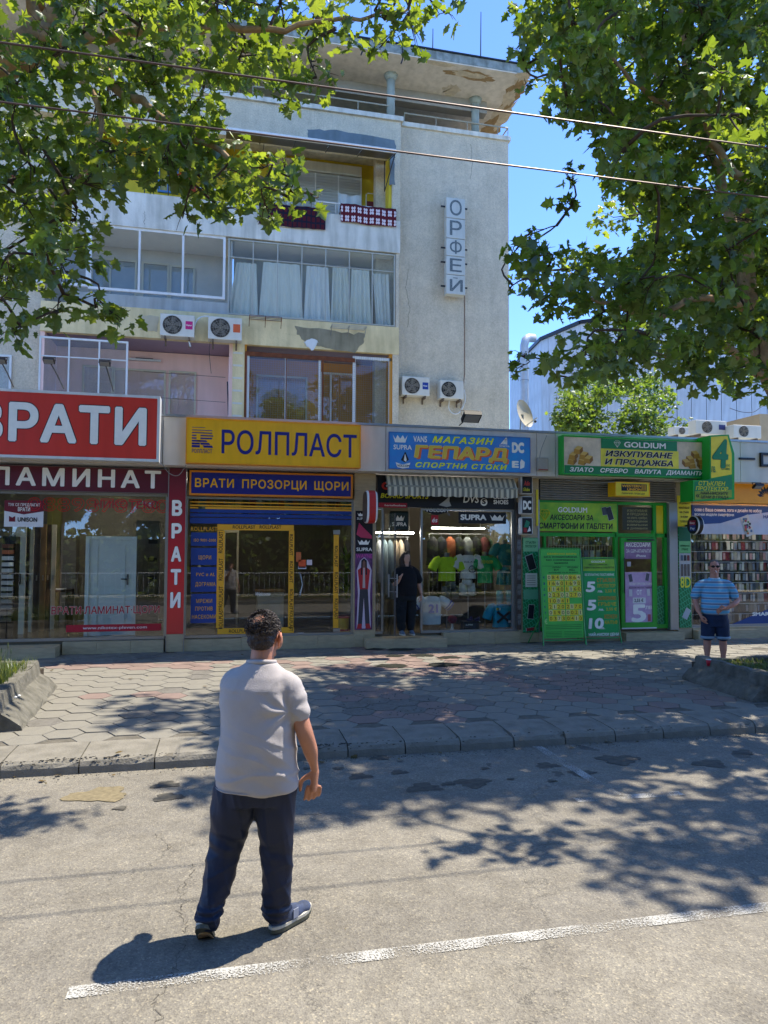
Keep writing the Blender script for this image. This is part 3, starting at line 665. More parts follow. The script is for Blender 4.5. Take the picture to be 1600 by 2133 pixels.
# display doors inside
def door(name, label, xa, xb, Y, z0, z1, m, gm=None, tilt=0):
    T = thing(name, label, 'door', ((xa+xb)/2, Y, z0)); w_ = xb-xa; h_ = z1-z0
    boxo('leaf', m, T, xa, xb, Y, Y+.045, z0, z1)
    if gm is None:
        for a, b in ((.06,.44),(.5,.94)):
            f = MB(); u0, u1, v0, v1 = xa+w_*.17, xb-w_*.17, z0+h_*a, z0+h_*b
            for bb in ((u0,u1,v0,v0+.02),(u0,u1,v1-.02,v1),(u0,u0+.02,v0+.02,v1-.02),(u1-.02,u1,v0+.02,v1-.02)): f.box(bb[0],bb[1],Y-.014,Y-.001,bb[2],bb[3])
            f.build('moulding', m, T)
        for a in (xa-.07, xb+.001): boxo('door_frame', m, T, a, a+.069, Y-.03, Y+.05, z0, z1+.07)
        boxo('door_frame', m, T, xa, xb, Y-.03, Y+.05, z1+.002, z1+.07)
    else:
        n = 14; pts = []
        for k in range(n+1): q = k/n; pts.append((xa+w_*(.25+.28*math.sin(math.pi*q)), z0+h_*(.1+.8*q)))
        pts2 = [(xa+w_*.16, z0+h_*(.9-.8*k/n)) for k in range(n+1)]
        poly(T, gm, pts+pts2, Y, off=.004, name='glass_inlay')
    f = MB(); f.box(xb-.1,xb-.07,Y-.02,Y-.001,z0+.95,z0+1.15); f.box(xb-.2,xb-.07,Y-.05,Y-.03,z0+1.05,z0+1.07); f.box(xb-.09,xb-.075,Y-.03,Y-.02,z0+1.05,z0+1.07); f.build('handle', M['dark'], T)
    return T
Yd = 14.3
xa, xb = X(186,Yd,1200), X(276,Yd,1200)
door('white_display_door','white panelled door standing behind the glass of the door shop',xa,xb,Yd,ZFL,at(186,1118,Yd).z-.06,mat('white_lacquer','C9D2CC',.4,.03))
door('cream_display_door','cream door with curved glass inlay inside the door shop',X(26,14.8),X(55,14.8),14.8,ZFL,ZFL+2.1,M['cream'],mat('frosted_inlay','3E4A44',.3))
for i,(a,b,mm,ll) in enumerate([(57,62,'woodd','narrow dark door edge beside the cream display door'),(64,71,'cream','cream door panel fourth from the left inside the door shop'),(73,84,'woodd','brown door panel beside the cream panel inside the door shop'),(86,97,'wood','oak door panel inside the door shop'),(99,107,'woodd','dark door panel right of the oak panel inside the door shop'),(109,118,'cream','beige door panel nearest the desk inside the door shop')]):
    Y = 15.0+i*.12; T = thing('door_panel',ll,'door',(X((a+b)/2,Y),Y,ZFL)); boxo('leaf', M[mm], T, X(a,Y), X(b,Y), Y, Y+.04, ZFL, ZFL+2.12); boxo('handle', M['alu'], T, X(b,Y)-.05, X(b,Y)-.03, Y-.03, Y-.001, ZFL+1, ZFL+1.1)
Ys_ = 14.9; T = thing('dark_display_door','grey door with five dark slots behind the glass beside the white door','door',(X(320,Ys_),Ys_,ZFL))
boxo('leaf', mat('grey_oak','5E5A52',.5,.2,2,stretch=(8,8,.8)), T, X(284,Ys_), X(346,Ys_)-.12, Ys_, Ys_+.05, ZFL, ZFL+2.2)
for k in range(5): boxo('slot_glass', M['black'], T, X(310,Ys_), X(344,Ys_)-.14, Ys_-.01, Ys_-.001, ZFL+.3+k*.36, ZFL+.38+k*.36)
# laminate sample rack
T = thing('sample_rack','black rack of laminate samples stacked in pale to dark steps','display rack',(X(16,14.0),14.0,ZFL))
xa, xb = X(5,13.95), X(32,13.95)
boxo('body', M['black'], T, xa, xb, 14.0, 14.3, ZFL, ZFL+1.85)
for k in range(13):
    c_ = ['4A4238','6B6256','7C7870','8A857A','9A958A','A8A398','B2ADA2','BAB5AA','C0BAB0','C4C0B6','C8C4BA','A85A34','6A3A2A'][k]
    z = ZFL+.32+k*.11; boxo('sample', plain(c_), T, xa+.01, xb-.02, 13.93, 13.998, z, z+.07)
T = thing('desk','dark desk with papers at the back of the door shop','desk',(X(125,16),16,ZFL)); boxo('top', M['woodd'], T, X(104,16), X(150,16), 15.7, 16.4, ZFL+.74, ZFL+.78); boxo('side', M['woodd'], T, X(104,16), X(104,16)+.04, 15.72, 16.38, ZFL, ZFL+.738); boxo('side', M['woodd'], T, X(150,16)-.04, X(150,16), 15.72, 16.38, ZFL, ZFL+.738)
b = MB(); b.box(X(112,16),X(138,16),15.8,16.2,ZFL+.785,ZFL+.80); props(b.build('papers', W_), 'white papers lying on the dark desk inside the door shop','papers')
for i,(a,b_,y) in enumerate(((114,171,1037),(199,252,1030),(228,275,1043))):
    Y = 15.2+i*.5; T = thing('ceiling_lamp',['bright strip lamp on the ceiling left in the door shop','bright strip lamp nearest the glass top in the door shop','bright strip lamp farther right in the door shop'][i],'lamp',(X(a,Y),Y,ZC),'strip lamps in the door shop')
    boxo('housing', M['white'], T, X(a,Y), X(b_,Y), Y, Y+.1, ZC-.03, ZC-.002); boxo('tube', emit('lamp_tube','FFF6E8',14), T, X(a,Y)+.01, X(b_,Y)-.01, Y+.02, Y+.08, ZC-.05, ZC-.032)
boxo('back_shelf', M['room'], row, X(128,17), X(160,17), 17.0, 17.38, ZFL, 2.6)
boxo('inner_panel', mat('olive_panel','6E6A2C',.8,.2,2), row, X(98,17.2), X(126,17.2), 17.2, 17.38, ZFL, 3.2)
for i,(px,pz) in enumerate(((60,780),(105,745))): pass

ORD = ['first','second','third','fourth','fifth','sixth','seventh','eighth','ninth','tenth','eleventh','twelfth','thirteenth','fourteenth','fifteenth','sixteenth','seventeenth','eighteenth','nineteenth','twentieth','21st','22nd','23rd','24th','25th','26th','27th','28th','29th','30th','31st','32nd','33rd','34th']
# --- shop 2: yellow
T,x0,x1,z0,z1,Yp = signboard('window_maker_sign','long yellow signboard with dark blue РОЛПЛАСТ lettering and striped R emblem',388,869,752,964,12.86,.19,mat('sign_yellow_edge','EE9C12',.4),YEL,.02)
text('РОЛПЛАСТ', T, NAVY, X(459,12.87), X(742,12.87), at(459,944,12.86).z, at(459,896,12.86).z, Yp, bold=.012)
lx0,lx1,lz0,lz1 = pr(400,889,442,932,12.86); n = 8
for i in range(n):
    a = lz1-(lz1-lz0)*i/n; th = (lz1-lz0)/n*(.18+.8*i/n)
    w0 = 0 if i < 6 else 0
    if i < 3: rect(T, NAVY, lx0, lx1-(.12 if i == 0 else 0), a-th, a, Yp)
    elif i < 5: rect(T, NAVY, lx0, lx0+.08, a-th, a, Yp); rect(T, NAVY, lx1-.2, lx1+(.02 if i==3 else 0), a-th, a, Yp)
    else: rect(T, NAVY, lx0, lx0+.14, a-th, a, Yp); poly(T, NAVY, [(lx1-.26+.05*(i-5),a),(lx1-.1+.05*(i-5),a),(lx1-.08+.05*(i-5),a-th),(lx1-.24+.05*(i-5),a-th)], Yp)
ptext('РОЛПЛАСТ', T, NAVY, 400, 935, 442, 943, 12.86, bold=.01)
T,x0,x1,z0,z1,Yp = signboard('blue_strip_sign','dark blue strip sign reading ВРАТИ ПРОЗОРЦИ ЩОРИ in yellow with orange rim',395,979,735,1031,YS-.08,.12,mat('sign_orange_edge','D8801A',.4),NAVY,.035)
zt, zb = at(405,997,YS).z, at(405,1015,YS).z
text('ВРАТИ', T, YEL, X(405,YS), X(486,YS), zb, zt, Yp, bold=.02, space=1.1); text('ПРОЗОРЦИ', T, YEL, X(503,YS), X(637,YS), zb, zt, Yp, bold=.02, space=1.1); text('ЩОРИ', T, YEL, X(653,YS), X(724,YS), zb, zt, Yp, bold=.02, space=1.1)
zt2 = at(395,1034,YG).z
w2 = window_sheet('window_maker_window','shop window with blue and yellow sticker bands under the dark blue strip sign',385,738,[387,452,614,706,736],ZFL,zt2)
BL = mat('sticker_blue','1C3E88',.5,.06,2); YS2 = mat('sticker_yellow','E8A828',.5,.05,3)
for (l,t,r,b) in ((396,1036,733,1038),(396,1044,733,1046.5),(396,1051,733,1054),(396,1056,413,1059),(428,1056,733,1060)): prect(w2, YS2, l,t,r,b,YG, off=.009, name='sticker_stripe')
for (l,t,r,b) in ((396,1060,733,1067),(396,1069,733,1076),(396,1078,733,1090)): prect(w2, BL, l,t,r,b,YG, off=.009, name='sticker_band')
for (t,b) in ((1109,1137),(1141,1177),(1181,1233),(1237,1298)): prect(w2, BL, 398,t,452,b,YG, off=.009, name='sticker_panel')
for s,l,t,r,b,mm in (('ROLLPLAST',398,1097,453,1106,YS2),('ISO 9001-2000',404,1122,450,1128,YS2),('ЩОРИ',414,1157,440,1165,YS2),('PVC и AL',409,1193,448,1200,YS2),('ДОГРАМА',407,1213,449,1221,YS2),('МРЕЖИ',409,1248,442,1256,YS2),('ПРОТИВ',407,1264,443,1272,YS2),('НАСЕКОМИ',400,1281,450,1289,YS2)): ptext(s, w2, mm, l,t,r,b,YG, off=.012, bold=.01, space=1.1)
# door frame stickers with brand print
for (l,t,r,b) in ((453,1092,612,1104),(453,1309,612,1321),(453,1105,467,1308),(602,1105,612,1308),(695,1114,705,1308)): prect(w2, YS2, l,t,r,b,YG, off=.013, name='sticker_strip')
for l,r in ((485,532),(541,586)): ptext('ROLLPLAST', w2, K_, l,1094,r,1101,YG, off=.016)
for l,r in ((477,523),(530,575)): ptext('ROLLPLAST', w2, K_, l,1311,r,1318,YG, off=.016)
for a,b in ((1107,1152),(1163,1209),(1221,1265),(1266,1310)):
    x0_,x1_,z0_,z1_ = pr(456,a,464,b,YG); text('ROLLPLAST', w2, K_, x0_,x1_,z0_,z1_, YG, off=.016, rot=90)
    x0_,x1_,z0_,z1_ = pr(603.5,a+6,610,b+5,YG); text('ROLLPLAST', w2, K_, x0_,x1_,z0_,z1_, YG, off=.016, rot=-90)
for a,b in ((1137,1181),(1192,1236),(1247,1290)):
    x0_,x1_,z0_,z1_ = pr(697,a,703.5,b,YG); text('ROLLPLAST', w2, K_, x0_,x1_,z0_,z1_, YG, off=.016, rot=-90)
for l,t,r,b,h in ((617,1150,627,1170,'C26A3A'),(622,1166,637,1183,'D2562C'),(639,1166,650,1177,'D8C8C8'),(621,1180,638,1185,'C8C8C8'),(620,1318,633,1322,'D8D8D8')): prect(w2, plain(h), l,t,r,b,YG, off=.009, name='sticker')
text('Welcome', w2, W_, X(534,YG), X(565,YG), at(534,1241,YG).z, at(534,1233,YG).z, YG-.009, shear=.3, bold=-.01)
f = MB(); a = at(624,1193,YG-.08); b = at(625,1243,YG-.08); f.tube([(a.x,YG,a.z),(a.x+.02,YG-.06,a.z-.03),(a.x+.06,YG-.08,(a.z+b.z)/2),(a.x+.02,YG-.06,b.z+.03),(a.x,YG,b.z)],.013,8); f.build('door_handle', M['alu'], w2)
for t,b in ((1104,1113),(1309,1316)): prect(w2, M['alu'], 694,t,708,b,YG, off=.011, name='hinge')
# pleated blind samples hanging at the top of the window
cols = ['6A1E22','7E7A6A','2F4A44','8A7A52','6E2A2A','3A5A66','9A8E78','4A3A30','75604A','5A6E66','8A5A3A','3E3E46']
for i in range(22):
    l = 400+i*15; T = thing('blind_sample','%s blind sample, %s from the left across the top of the window'%(['dark red','grey brown','dark teal','ochre','maroon','petrol blue','pale beige','dark brown','brown','sea green','tan','charcoal'][(i*5)%12], ORD[i]),'blind sample',(X(l,14.2),14.2,2.7),'blind samples hanging in the window maker shop')
    b = MB(); xa = X(l,14.2); 
    for k in range(5): b.box(xa+k*.022, xa+k*.022+.021, 14.2+(k%2)*.01, 14.215+(k%2)*.01, 2.72, 3.38)
    b.build('strip', plain(cols[(i*5)%12]), T)
# furniture inside
T = thing('counter','white counter inside the window maker shop','counter',(X(500,15),15,ZFL)); boxo('front', mat('counter_white','A8A494',.5), T, X(537,15), X(592,15), 14.9, 15.3, ZFL, ZFL+.75); boxo('top', M['wood'], T, X(534,15), X(595,15), 14.85, 15.35, ZFL+.752, ZFL+.79)
T = thing('inner_door','pale sample door frame inside the window maker shop','door',(X(482,16),16,ZFL))
for l,r in ((466,470),(494,498)): boxo('post', M['cream'], T, X(l,16), X(r,16), 16, 16.08, ZFL, ZFL+2.0)
boxo('lintel', M['cream'], T, X(466,16), X(498,16), 15.99, 16.09, ZFL+2.002, ZFL+2.1)
T = thing('plant_pot','leafy potted plant at the right inside the window maker shop','plant',(X(720,14.6),14.6,ZFL)); MB().lathe((X(722,14.6),14.6,ZFL),[(.12,0),(.16,.3),(.15,.3)],14).build('pot', plain('6A3A22'), T)
b = MB()
for _ in range(90):
    a = rnd.uniform(0,6.28); e = rnd.uniform(.3,1.5); l = rnd.uniform(.3,.7); c_ = Vector((X(722,14.6),14.6,ZFL+.6+rnd.uniform(0,.9))); d = Vector((math.cos(a)*math.cos(e),math.sin(a)*math.cos(e),math.sin(e)))*l*.5; s_ = d.cross(Vector((0,0,1))).normalized()*.03
    b.add([c_,c_+d*.5+s_,c_+d,c_+d*.5-s_],[(0,1,2,3)])
b.build('leaves', M['leafb'], T, kind='stuff')
T = thing('paint_bucket','yellow bucket with red rim on the floor at the right of the window','bucket',(X(717,13.8),13.8,ZFL)); MB().lathe((X(717,13.85),13.85,ZFL),[(.10,0),(.115,.3)],16).build('body', plain('C8A024'), T); MB().lathe((X(717,13.85),13.85,ZFL+.3),[(.12,0),(.12,.03)],16).build('rim', plain('A02A20'), T); MB().lathe((X(717,13.85),13.85,ZFL-.001),[(.115,.05),(.12,.09)],16).build('band', plain('A02A20'), T)

for k,(l,r,Y,lb) in enumerate(((440,560,14.6,'unseen tube lamp added to light the window maker shop'),(1160,1260,14.6,'unseen tube lamp added to light the room behind the green framed window'),(1300,1350,14.8,'unseen tube lamp added to light the room behind the green door'),(1450,1640,13.75,'unseen tube lamp added to light the phone case wall'))):  # unseen tube lamps, added to brighten the dark shop interiors
    x0, x1 = X(l,Y), X(r,Y); T = thing('tube_lamp_or_fill',lb,'lamp',((x0+x1)/2,Y,ZC),None); boxo('housing', M['white'], T, x0, x1, Y, Y+.1, ZC-.03, ZC-.002); boxo('tube', emit('added_fill_tube','FFF6E8',10) if k < 3 else emit('added_fill_tube_bright','FFF6E8',16), T, x0+.01, x1-.01, Y+.02, Y+.08, ZC-.05, ZC-.032)
# --- column with poster and round lightbox
T = thing('skater_poster','narrow purple poster of a figure in a red vest on the tiled column','poster',(xs(757),YS-.03,.5))
x0_,x1_,z0_,z1_ = pr(741,1064,776,1312,YS-.03); Yq = YS-.03
boxo('board', mat('poster_purple','3A1E38',.5,.5,5,c2='7A4A7E'), T, x0_, x1_, Yq, YS-.002, z0_, z1_)
H_ = z1_-z0_; W2 = x1_-x0_
def U(a): return x0_+W2*a
def V(a): return z0_+H_*a
rect(T, K_, x0_, x1_, V(.64), z1_, Yq, off=.003)
poly(T, plain('B8385A'), [(U(.05),V(.8)),(U(.2),V(.9)),(U(.45),V(.86)),(U(.95),V(.79)),(U(.95),V(.765)),(U(.3),V(.775))], Yq, off=.005, name='printed_shoe')
def crown(par, m, u0, u1, v0, v1, pl, off=.005):
    P = [(0,1),(.18,.45),(.32,1),(.5,.5),(.68,1),(.82,.45),(1,1),(.85,0),(.15,0)]
    poly(par, m, [(u0+(u1-u0)*a, v0+(v1-v0)*b) for a, b in P][::-1], pl, off=off, name='printed_crown')
crown(T, W_, U(.12), U(.85), V(.715), V(.755), Yq); text('SUPRA', T, W_, U(.06), U(.97), V(.66), V(.69), Yq, off=.005, bold=.02)
crown(T, W_, U(.1), U(.6), V(.955), V(.985), Yq); text('SUPRA', T, W_, U(.08), U(.7), V(.925), V(.945), Yq, off=.005)
text('WAYNE', T, plain('C04A9A'), U(.04), U(.98), V(.60), V(.637), Yq, off=.005, bold=.02)
SK_, VE, GR = plain('7A5444'), plain('B02A2C'), plain('3A3A40')
for pts, mm in (([(.22,.02),(.45,.02),(.5,.3),(.55,.02),(.8,.02),(.72,.42),(.28,.42)],'h'),): pass
poly(T, plain('C8B8C8'), [(U(a),V(b)) for a,b in ((.08,.01),(.92,.01),(.86,.3),(.95,.5),(.72,.58),(.5,.61),(.28,.58),(.08,.5),(.16,.3))], Yq, off=.0045, name='printed_halo')
poly(T, GR, [(U(a),V(b)) for a,b in ((.16,.03),(.4,.03),(.5,.27),(.6,.03),(.86,.03),(.72,.37),(.28,.37))], Yq, off=.006, name='printed_trousers')
poly(T, VE, [(U(a),V(b)) for a,b in ((.26,.34),(.74,.34),(.86,.5),(.6,.53),(.4,.53),(.14,.5))], Yq, off=.007, name='printed_vest')
poly(T, plain('B8A8A0'), [(U(a),V(b)) for a,b in ((.42,.35),(.58,.35),(.55,.52),(.45,.52))], Yq, off=.008)
poly(T, SK_, [(U(a),V(b)) for a,b in ((.4,.52),(.6,.52),(.62,.57),(.5,.59),(.38,.57))], Yq, off=.008, name='printed_face')
poly(T, K_, [(U(a),V(b)) for a,b in ((.32,.46),(.4,.46),(.42,.57),(.5,.585),(.58,.57),(.6,.46),(.68,.46),(.66,.58),(.5,.6),(.34,.58))], Yq, off=.0085, name='printed_hair')
poly(T, VE, [(U(a),V(b)) for a,b in ((.1,.01),(.4,.01),(.38,.05),(.16,.05))], Yq, off=.009); poly(T, VE, [(U(a),V(b)) for a,b in ((.6,.01),(.92,.01),(.84,.05),(.62,.05))], Yq, off=.009)
# round lightbox, projecting at right angles to the wall
def lightbox(name, label, cx, cz, Yc, w, d, h, rimm, facem, cat='sign', n=28, ex=.6, arm=True):
    T = thing(name, label, cat, (cx, Yc, cz-h/2))
    def ring(s, x): 
        out = []
        for k in range(n):
            q = 2*math.pi*k/n; a, b = math.cos(q), math.sin(q); out.append((x, Yc+s*d/2*math.copysign(abs(a)**ex,a), cz+s*h/2*math.copysign(abs(b)**ex,b)))
        return out
    b = MB(); r = [ring(1.0,cx-w*.32),ring(1.0,cx+w*.32)]; vs = r[0]+r[1]; fs = [(k,(k+1)%n,(k+1)%n+n,k+n) for k in range(n)]
    b.add(vs, fs); b.build('rim', rimm, T)
    for sgn in (-1,1):
        b = MB(); r0 = ring(1.0,cx+sgn*w*.32); r1 = ring(.93,cx+sgn*w*.5); b.add(r0+r1, [(k,(k+1)%n,(k+1)%n+n,k+n) for k in range(n)]); b.build('bezel', M['white'], T)
        b = MB(); b.add(ring(.93,cx+sgn*w*.5), [tuple(range(n))]); b.build('face', facem, T)
    if arm: b = MB(); b.tube([(cx,Yc+d*.45,cz),(cx,YS+.02,cz)],.02,6); b.build('bracket', M['dark'], T)
    return T
DK = mat('photo_print_dark','241C1C',.4,.6,9,c2='5A4A42')
c_ = at(771,1056,13.12); lightbox('round_lightbox','oval projecting lightbox with red and white rim beside the tiled column',c_.x,c_.z,13.12,.2,.5,.62,plain('B82A26'),DK)
# --- shop 3: sports shop
T,x0,x1,z0,z1,Yp = signboard('sports_shop_sign','blue sports shop banner with yellow ГЕПАРД lettering and white brand marks',811,899,1105,976,12.97,.07,mat('banner_edge','3A62A8',.5),mat('banner_blue','2896D6',.45,.3,1.6,c2='4A78C8'),.004)
W3, H3 = x1-x0, z1-z0; U = lambda a: x0+W3*a; V = lambda a: z0+H3*a
YG_ = plain('ECF024'); OR = plain('EE7238'); GO = plain('E4C248')
text('МАГАЗИН', T, YG_, U(.295), U(.735), V(.75), V(.93), Yp, shear=.3, bold=.035, space=1.2)
text('ГЕПАРД', T, OR, U(.185), U(.845), V(.285), V(.63), Yp, bold=.05, shear=.1); text('ГЕПАРД', T, GO, U(.17), U(.83), V(.32), V(.66), Yp, bold=.035, shear=.1, off=.008, out=plain('E8E0A0'), outw=.012)
text('СПОРТНИ СТОКИ', T, YG_, U(.18), U(.83), V(.06), V(.2), Yp, shear=.25, bold=.035, space=1.2)
crown(T, W_, U(.025), U(.125), V(.72), V(.92), Yp); text('SUPRA', T, W_, U(.03), U(.155), V(.53), V(.66), Yp, bold=.02)
text('VANS', T, W_, U(.165), U(.26), V(.75), V(.92), Yp, bold=.03)
poly(T, K_, [(U(.08),V(.24)),(U(.11),V(.18)),(U(.135),V(.26)),(U(.11),V(.48))], Yp, name='printed_stone'); poly(T, W_, [(U(.1),V(.24)),(U(.115),V(.2)),(U(.12),V(.26)),(U(.108),V(.42))], Yp, off=.005)
poly(T, W_, [(U(.045),V(.18)),(U(.09),V(.12)),(U(.145),V(.18)),(U(.135),V(.04)),(U(.09),V(-.0)+.01),(U(.055),V(.05))], Yp, off=.004); text('VOLCOM', T, K_, U(.055), U(.138), V(.06), V(.12), Yp, off=.007, bold=.02)
for k in range(3): poly(T, W_, [(U(.78+.018*k),V(.78)),(U(.795+.018*k),V(.78)),(U(.83),V(.97-.02*k)),(U(.82-.0*k),V(.97-.02*k))], Yp)
text('Emerica.', T, W_, U(.775), U(.85), V(.71), V(.77), Yp)
text('DC', T, W_, U(.865), U(.955), V(.55), V(.86), Yp, bold=.07)
text('E', T, W_, U(.865), U(.915), V(.13), V(.33), Yp, bold=.06); poly(T, W_, [(U(.925),V(.1)),(U(.955),V(.15)),(U(.96),V(.3)),(U(.935),V(.38)),(U(.925),V(.3))], Yp)
# signboard behind the awning
T = thing('board_sports_sign','black signboard under the striped awning with white and yellow brand lettering','sign',(xs(925),YG-.1,2.9))
x0_,x1_,z0_,z1_ = pr(786,992,1072,1056,YG-.1); boxo('panel', mat('sign_black','121216',.4,.2,3), T, x0_, x1_, YG-.1, YG-.035, z0_, z1_)
def pt(s, m, l,t,r,b, **k): ptext(s, T, m, l,t,r,b, YG-.1, **k)
pt('G', RED, 795,1003,812,1020, bold=.06); pt('BOARD SPORTS', LIM, 793,1027,893,1037, bold=.03, shear=.2); pt('DVS', W_, 965,1031,998,1047, bold=.02, shear=.15)
c_ = at(1008,1046,YG-.1); n=20
poly(T, W_, [(c_.x+.075*math.cos(2*math.pi*k/n), c_.z+.075*math.sin(2*math.pi*k/n)) for k in range(n)], YG-.1, off=.003); pt('S', K_, 1004,1039,1012,1050, off=.006, bold=.05)
pt('OSIRIS', W_, 1027,1031,1059,1039, bold=.04); pt('SHOES', W_, 1028,1041,1059,1050, bold=.04)
x0_,x1_,z0_,z1_ = pr(789,1047,848,1057,YG-.1); rect(T, plain('A8182A'), x0_,x1_,z0_,z1_, YG-.1, off=.003); text('horsefeathers', T, W_, x0_+.12,x1_-.03,z0_+.03,z1_-.03, YG-.1, off=.006)
poly(T, plain('A8A8A0'), [(at(l,t,YG-.1).x, at(l,t,YG-.1).z) for l,t in ((914,1052),(925,1044),(932,1038),(937,1032),(936,1044),(940,1054),(930,1056))], YG-.1, name='printed_bird')
# awning
aw = thing('awning','faded beige and grey striped awning hanging under the blue sports banner','awning',(xs(940),13.3,3.1))
def aw_mat():
    m = mat('awning_stripes','8A8676',.9,.1); n = m.node_tree; b = n.nodes['Principled BSDF']; L = n.links.new
    tc = nod(n,'ShaderNodeTexCoord'); sx = nod(n,'ShaderNodeSeparateXYZ'); L(tc.outputs['Object'], sx.inputs[0])
    a = nod(n,'ShaderNodeMath', operation='MULTIPLY'); a.inputs[1].default_value = 9.2; L(sx.outputs[0], a.inputs[0])
    f = nod(n,'ShaderNodeMath', operation='FRACT'); L(a.outputs[0], f.inputs[0]); g = nod(n,'ShaderNodeMath', operation='GREATER_THAN'); g.inputs[1].default_value = .5; L(f.outputs[0], g.inputs[0])
    x = nod(n,'ShaderNodeMix', data_type='RGBA'); L(g.outputs[0], x.inputs[0]); x.inputs[6].default_value = (*lin('CFC6AA'),1); x.inputs[7].default_value = (*lin('7E7C70'),1); L(x.outputs[2], b.inputs['Base Color']); return m
AM = aw_mat(); xa, xb = X(806,13.2), X(1077,13.2); zt, zb = 3.5, at(806,1011,13.2).z
b = MB(); n = 60; vs = []
for k in range(n+1):
    x = xa+(xb-xa)*k/n; s = .012*math.sin(k*.7)
    vs += [(x,13.34,zt),(x,13.27+s,(zt+zb)/2+.01),(x,13.2+s,zb)]
b.add(vs, [(k*3+j,(k+1)*3+j,(k+1)*3+j+1,k*3+j+1) for k in range(n) for j in (0,1)]); b.smooth = True; b.build('canopy_cloth', AM, aw)
b = MB(); vs = []
for k in range(n*2+1):
    x = xa+(xb-xa)*k/(n*2); s = .01*math.sin(k*.5); vs += [(x,13.17+s,zb-.02),(x,13.165+s*1.6,zb-.1),(x,13.17+s*2,zb-.18-.022*abs(math.sin(k*.32)))]
b.add(vs, [(k*3+j,(k+1)*3+j,(k+1)*3+j+1,k*3+j+1) for k in range(n*2) for j in (0,1)]); b.smooth = True; b.build('valance', AM, aw)
b = MB(); b.tube([(xa-.02,13.19,zb-.01),(xb+.02,13.19,zb-.01)],.022,8); b.build('front_bar', mat('bar_cream','9A9684',.5), aw)
for x in (xa+.05,xb-.05):
    b = MB(); b.tube([(x,13.5,zt-.12),(x,13.2,zb)],.015,6); b.build('arm', M['alu'], aw)
# sports shop window & door
zt3 = at(786,1057,YG).z
w3 = window_sheet('sports_shop_window','sports shop window full of shirts below the black brand signboard',880,1078,[881,1072],ZFL,zt3)
w3b = window_sheet('sports_shop_side_pane','narrow side pane left of the open sports shop doorway',782,800,[783,799],ZFL,zt3)
boxo('post', M['alu'], w3, xs(1073), xs(1079), YG-.05, YG+.05, ZFL, 3.4)
prect(w3, plain('141820'), 955,1066,1054,1090,YG, off=.008, name='sticker'); ptext('SUPRA', w3, W_, 959,1071,1013,1083,YG, off=.011, bold=.05)
x0_,x1_,z0_,z1_ = pr(1020,1072,1051,1084,YG); crown(w3, W_, x0_,x1_,z0_,z1_, YG, off=.011)
poly(w3, K_, [(at(l,t,YG).x,at(l,t,YG).z) for l,t in ((882,1057),(937,1057),(933,1067),(910,1073),(886,1066))], YG, off=.008); ptext('VOLCOM', w3, W_, 886,1058,933,1066,YG, off=.011, bold=.02)
prect(w3, plain('B01C28'), 898,1073,913,1093,YG, off=.009, name='sticker'); ptext('és', w3, W_, 900,1078,911,1088,YG, off=.012, shear=.2)
# glass door standing open, seen edge on
gd = thing('glass_door','open glass door with long steel pull handle held by the woman in black','door',(xs(824),YG-.3,ZFL))
hx, hy = xs(800), YG; ex_, ey = X(822,13.05), 13.0
b = MB(); b.add([(hx,hy,ZFL+.02),(ex_,ey,ZFL+.02),(ex_,ey,2.75),(hx,hy,2.75)],[(0,1,2,3)]); b.add([(hx-.01,hy-.006,ZFL+.02),(ex_-.01,ey-.006,ZFL+.02),(ex_-.01,ey-.006,2.75),(hx-.01,hy-.006,2.75)],[(3,2,1,0)]); b.build('pane', M['glass'], gd)
b = MB(); b.obox((ex_,ey,1.6),(.012,0,0),(0,.012,0),(0,0,1.15)); b.build('edge_strip', mat('edge_strip','4A4A4A',.3,.5,20), gd)
for k,(a) in enumerate((812,826)):
    q = at(a,1200,13.0); b = MB(); z1_, z0_ = at(815,1196,13).z, at(815,1244,13).z; q2 = Vector((X(a,13.0),13.0+(.0 if k else .12),0)); b.tube([(q2.x,q2.y-.06,z0_),(q2.x,q2.y-.06,z1_)],.013,8)
    for z in (z0_+.1,z1_-.08): b.tube([(q2.x,q2.y-.06,z),(ex_-.02,ey+.03,z)],.008,6)
    b.build('handle', M['alu'], gd)
T = thing('hanging_brand_sign','small dark square sign with crown and SUPRA behind the doorway glass','sign',(X(832,13.9),13.9,2.3))
x0_,x1_,z0_,z1_ = pr(812,1064,852,1104,13.9); b = MB(); b.box(x0_,x1_,13.9,13.96,z0_,z1_); bevel(b.build('panel', mat('sign_teal','16282A',.3), T),.03,3)
crown(T, W_, x0_+.09,x1_-.09,z1_-.2,z1_-.09,13.9); text('SUPRA', T, W_, x0_+.05,x1_-.05,z0_+.08,z0_+.16,13.9, bold=.03)
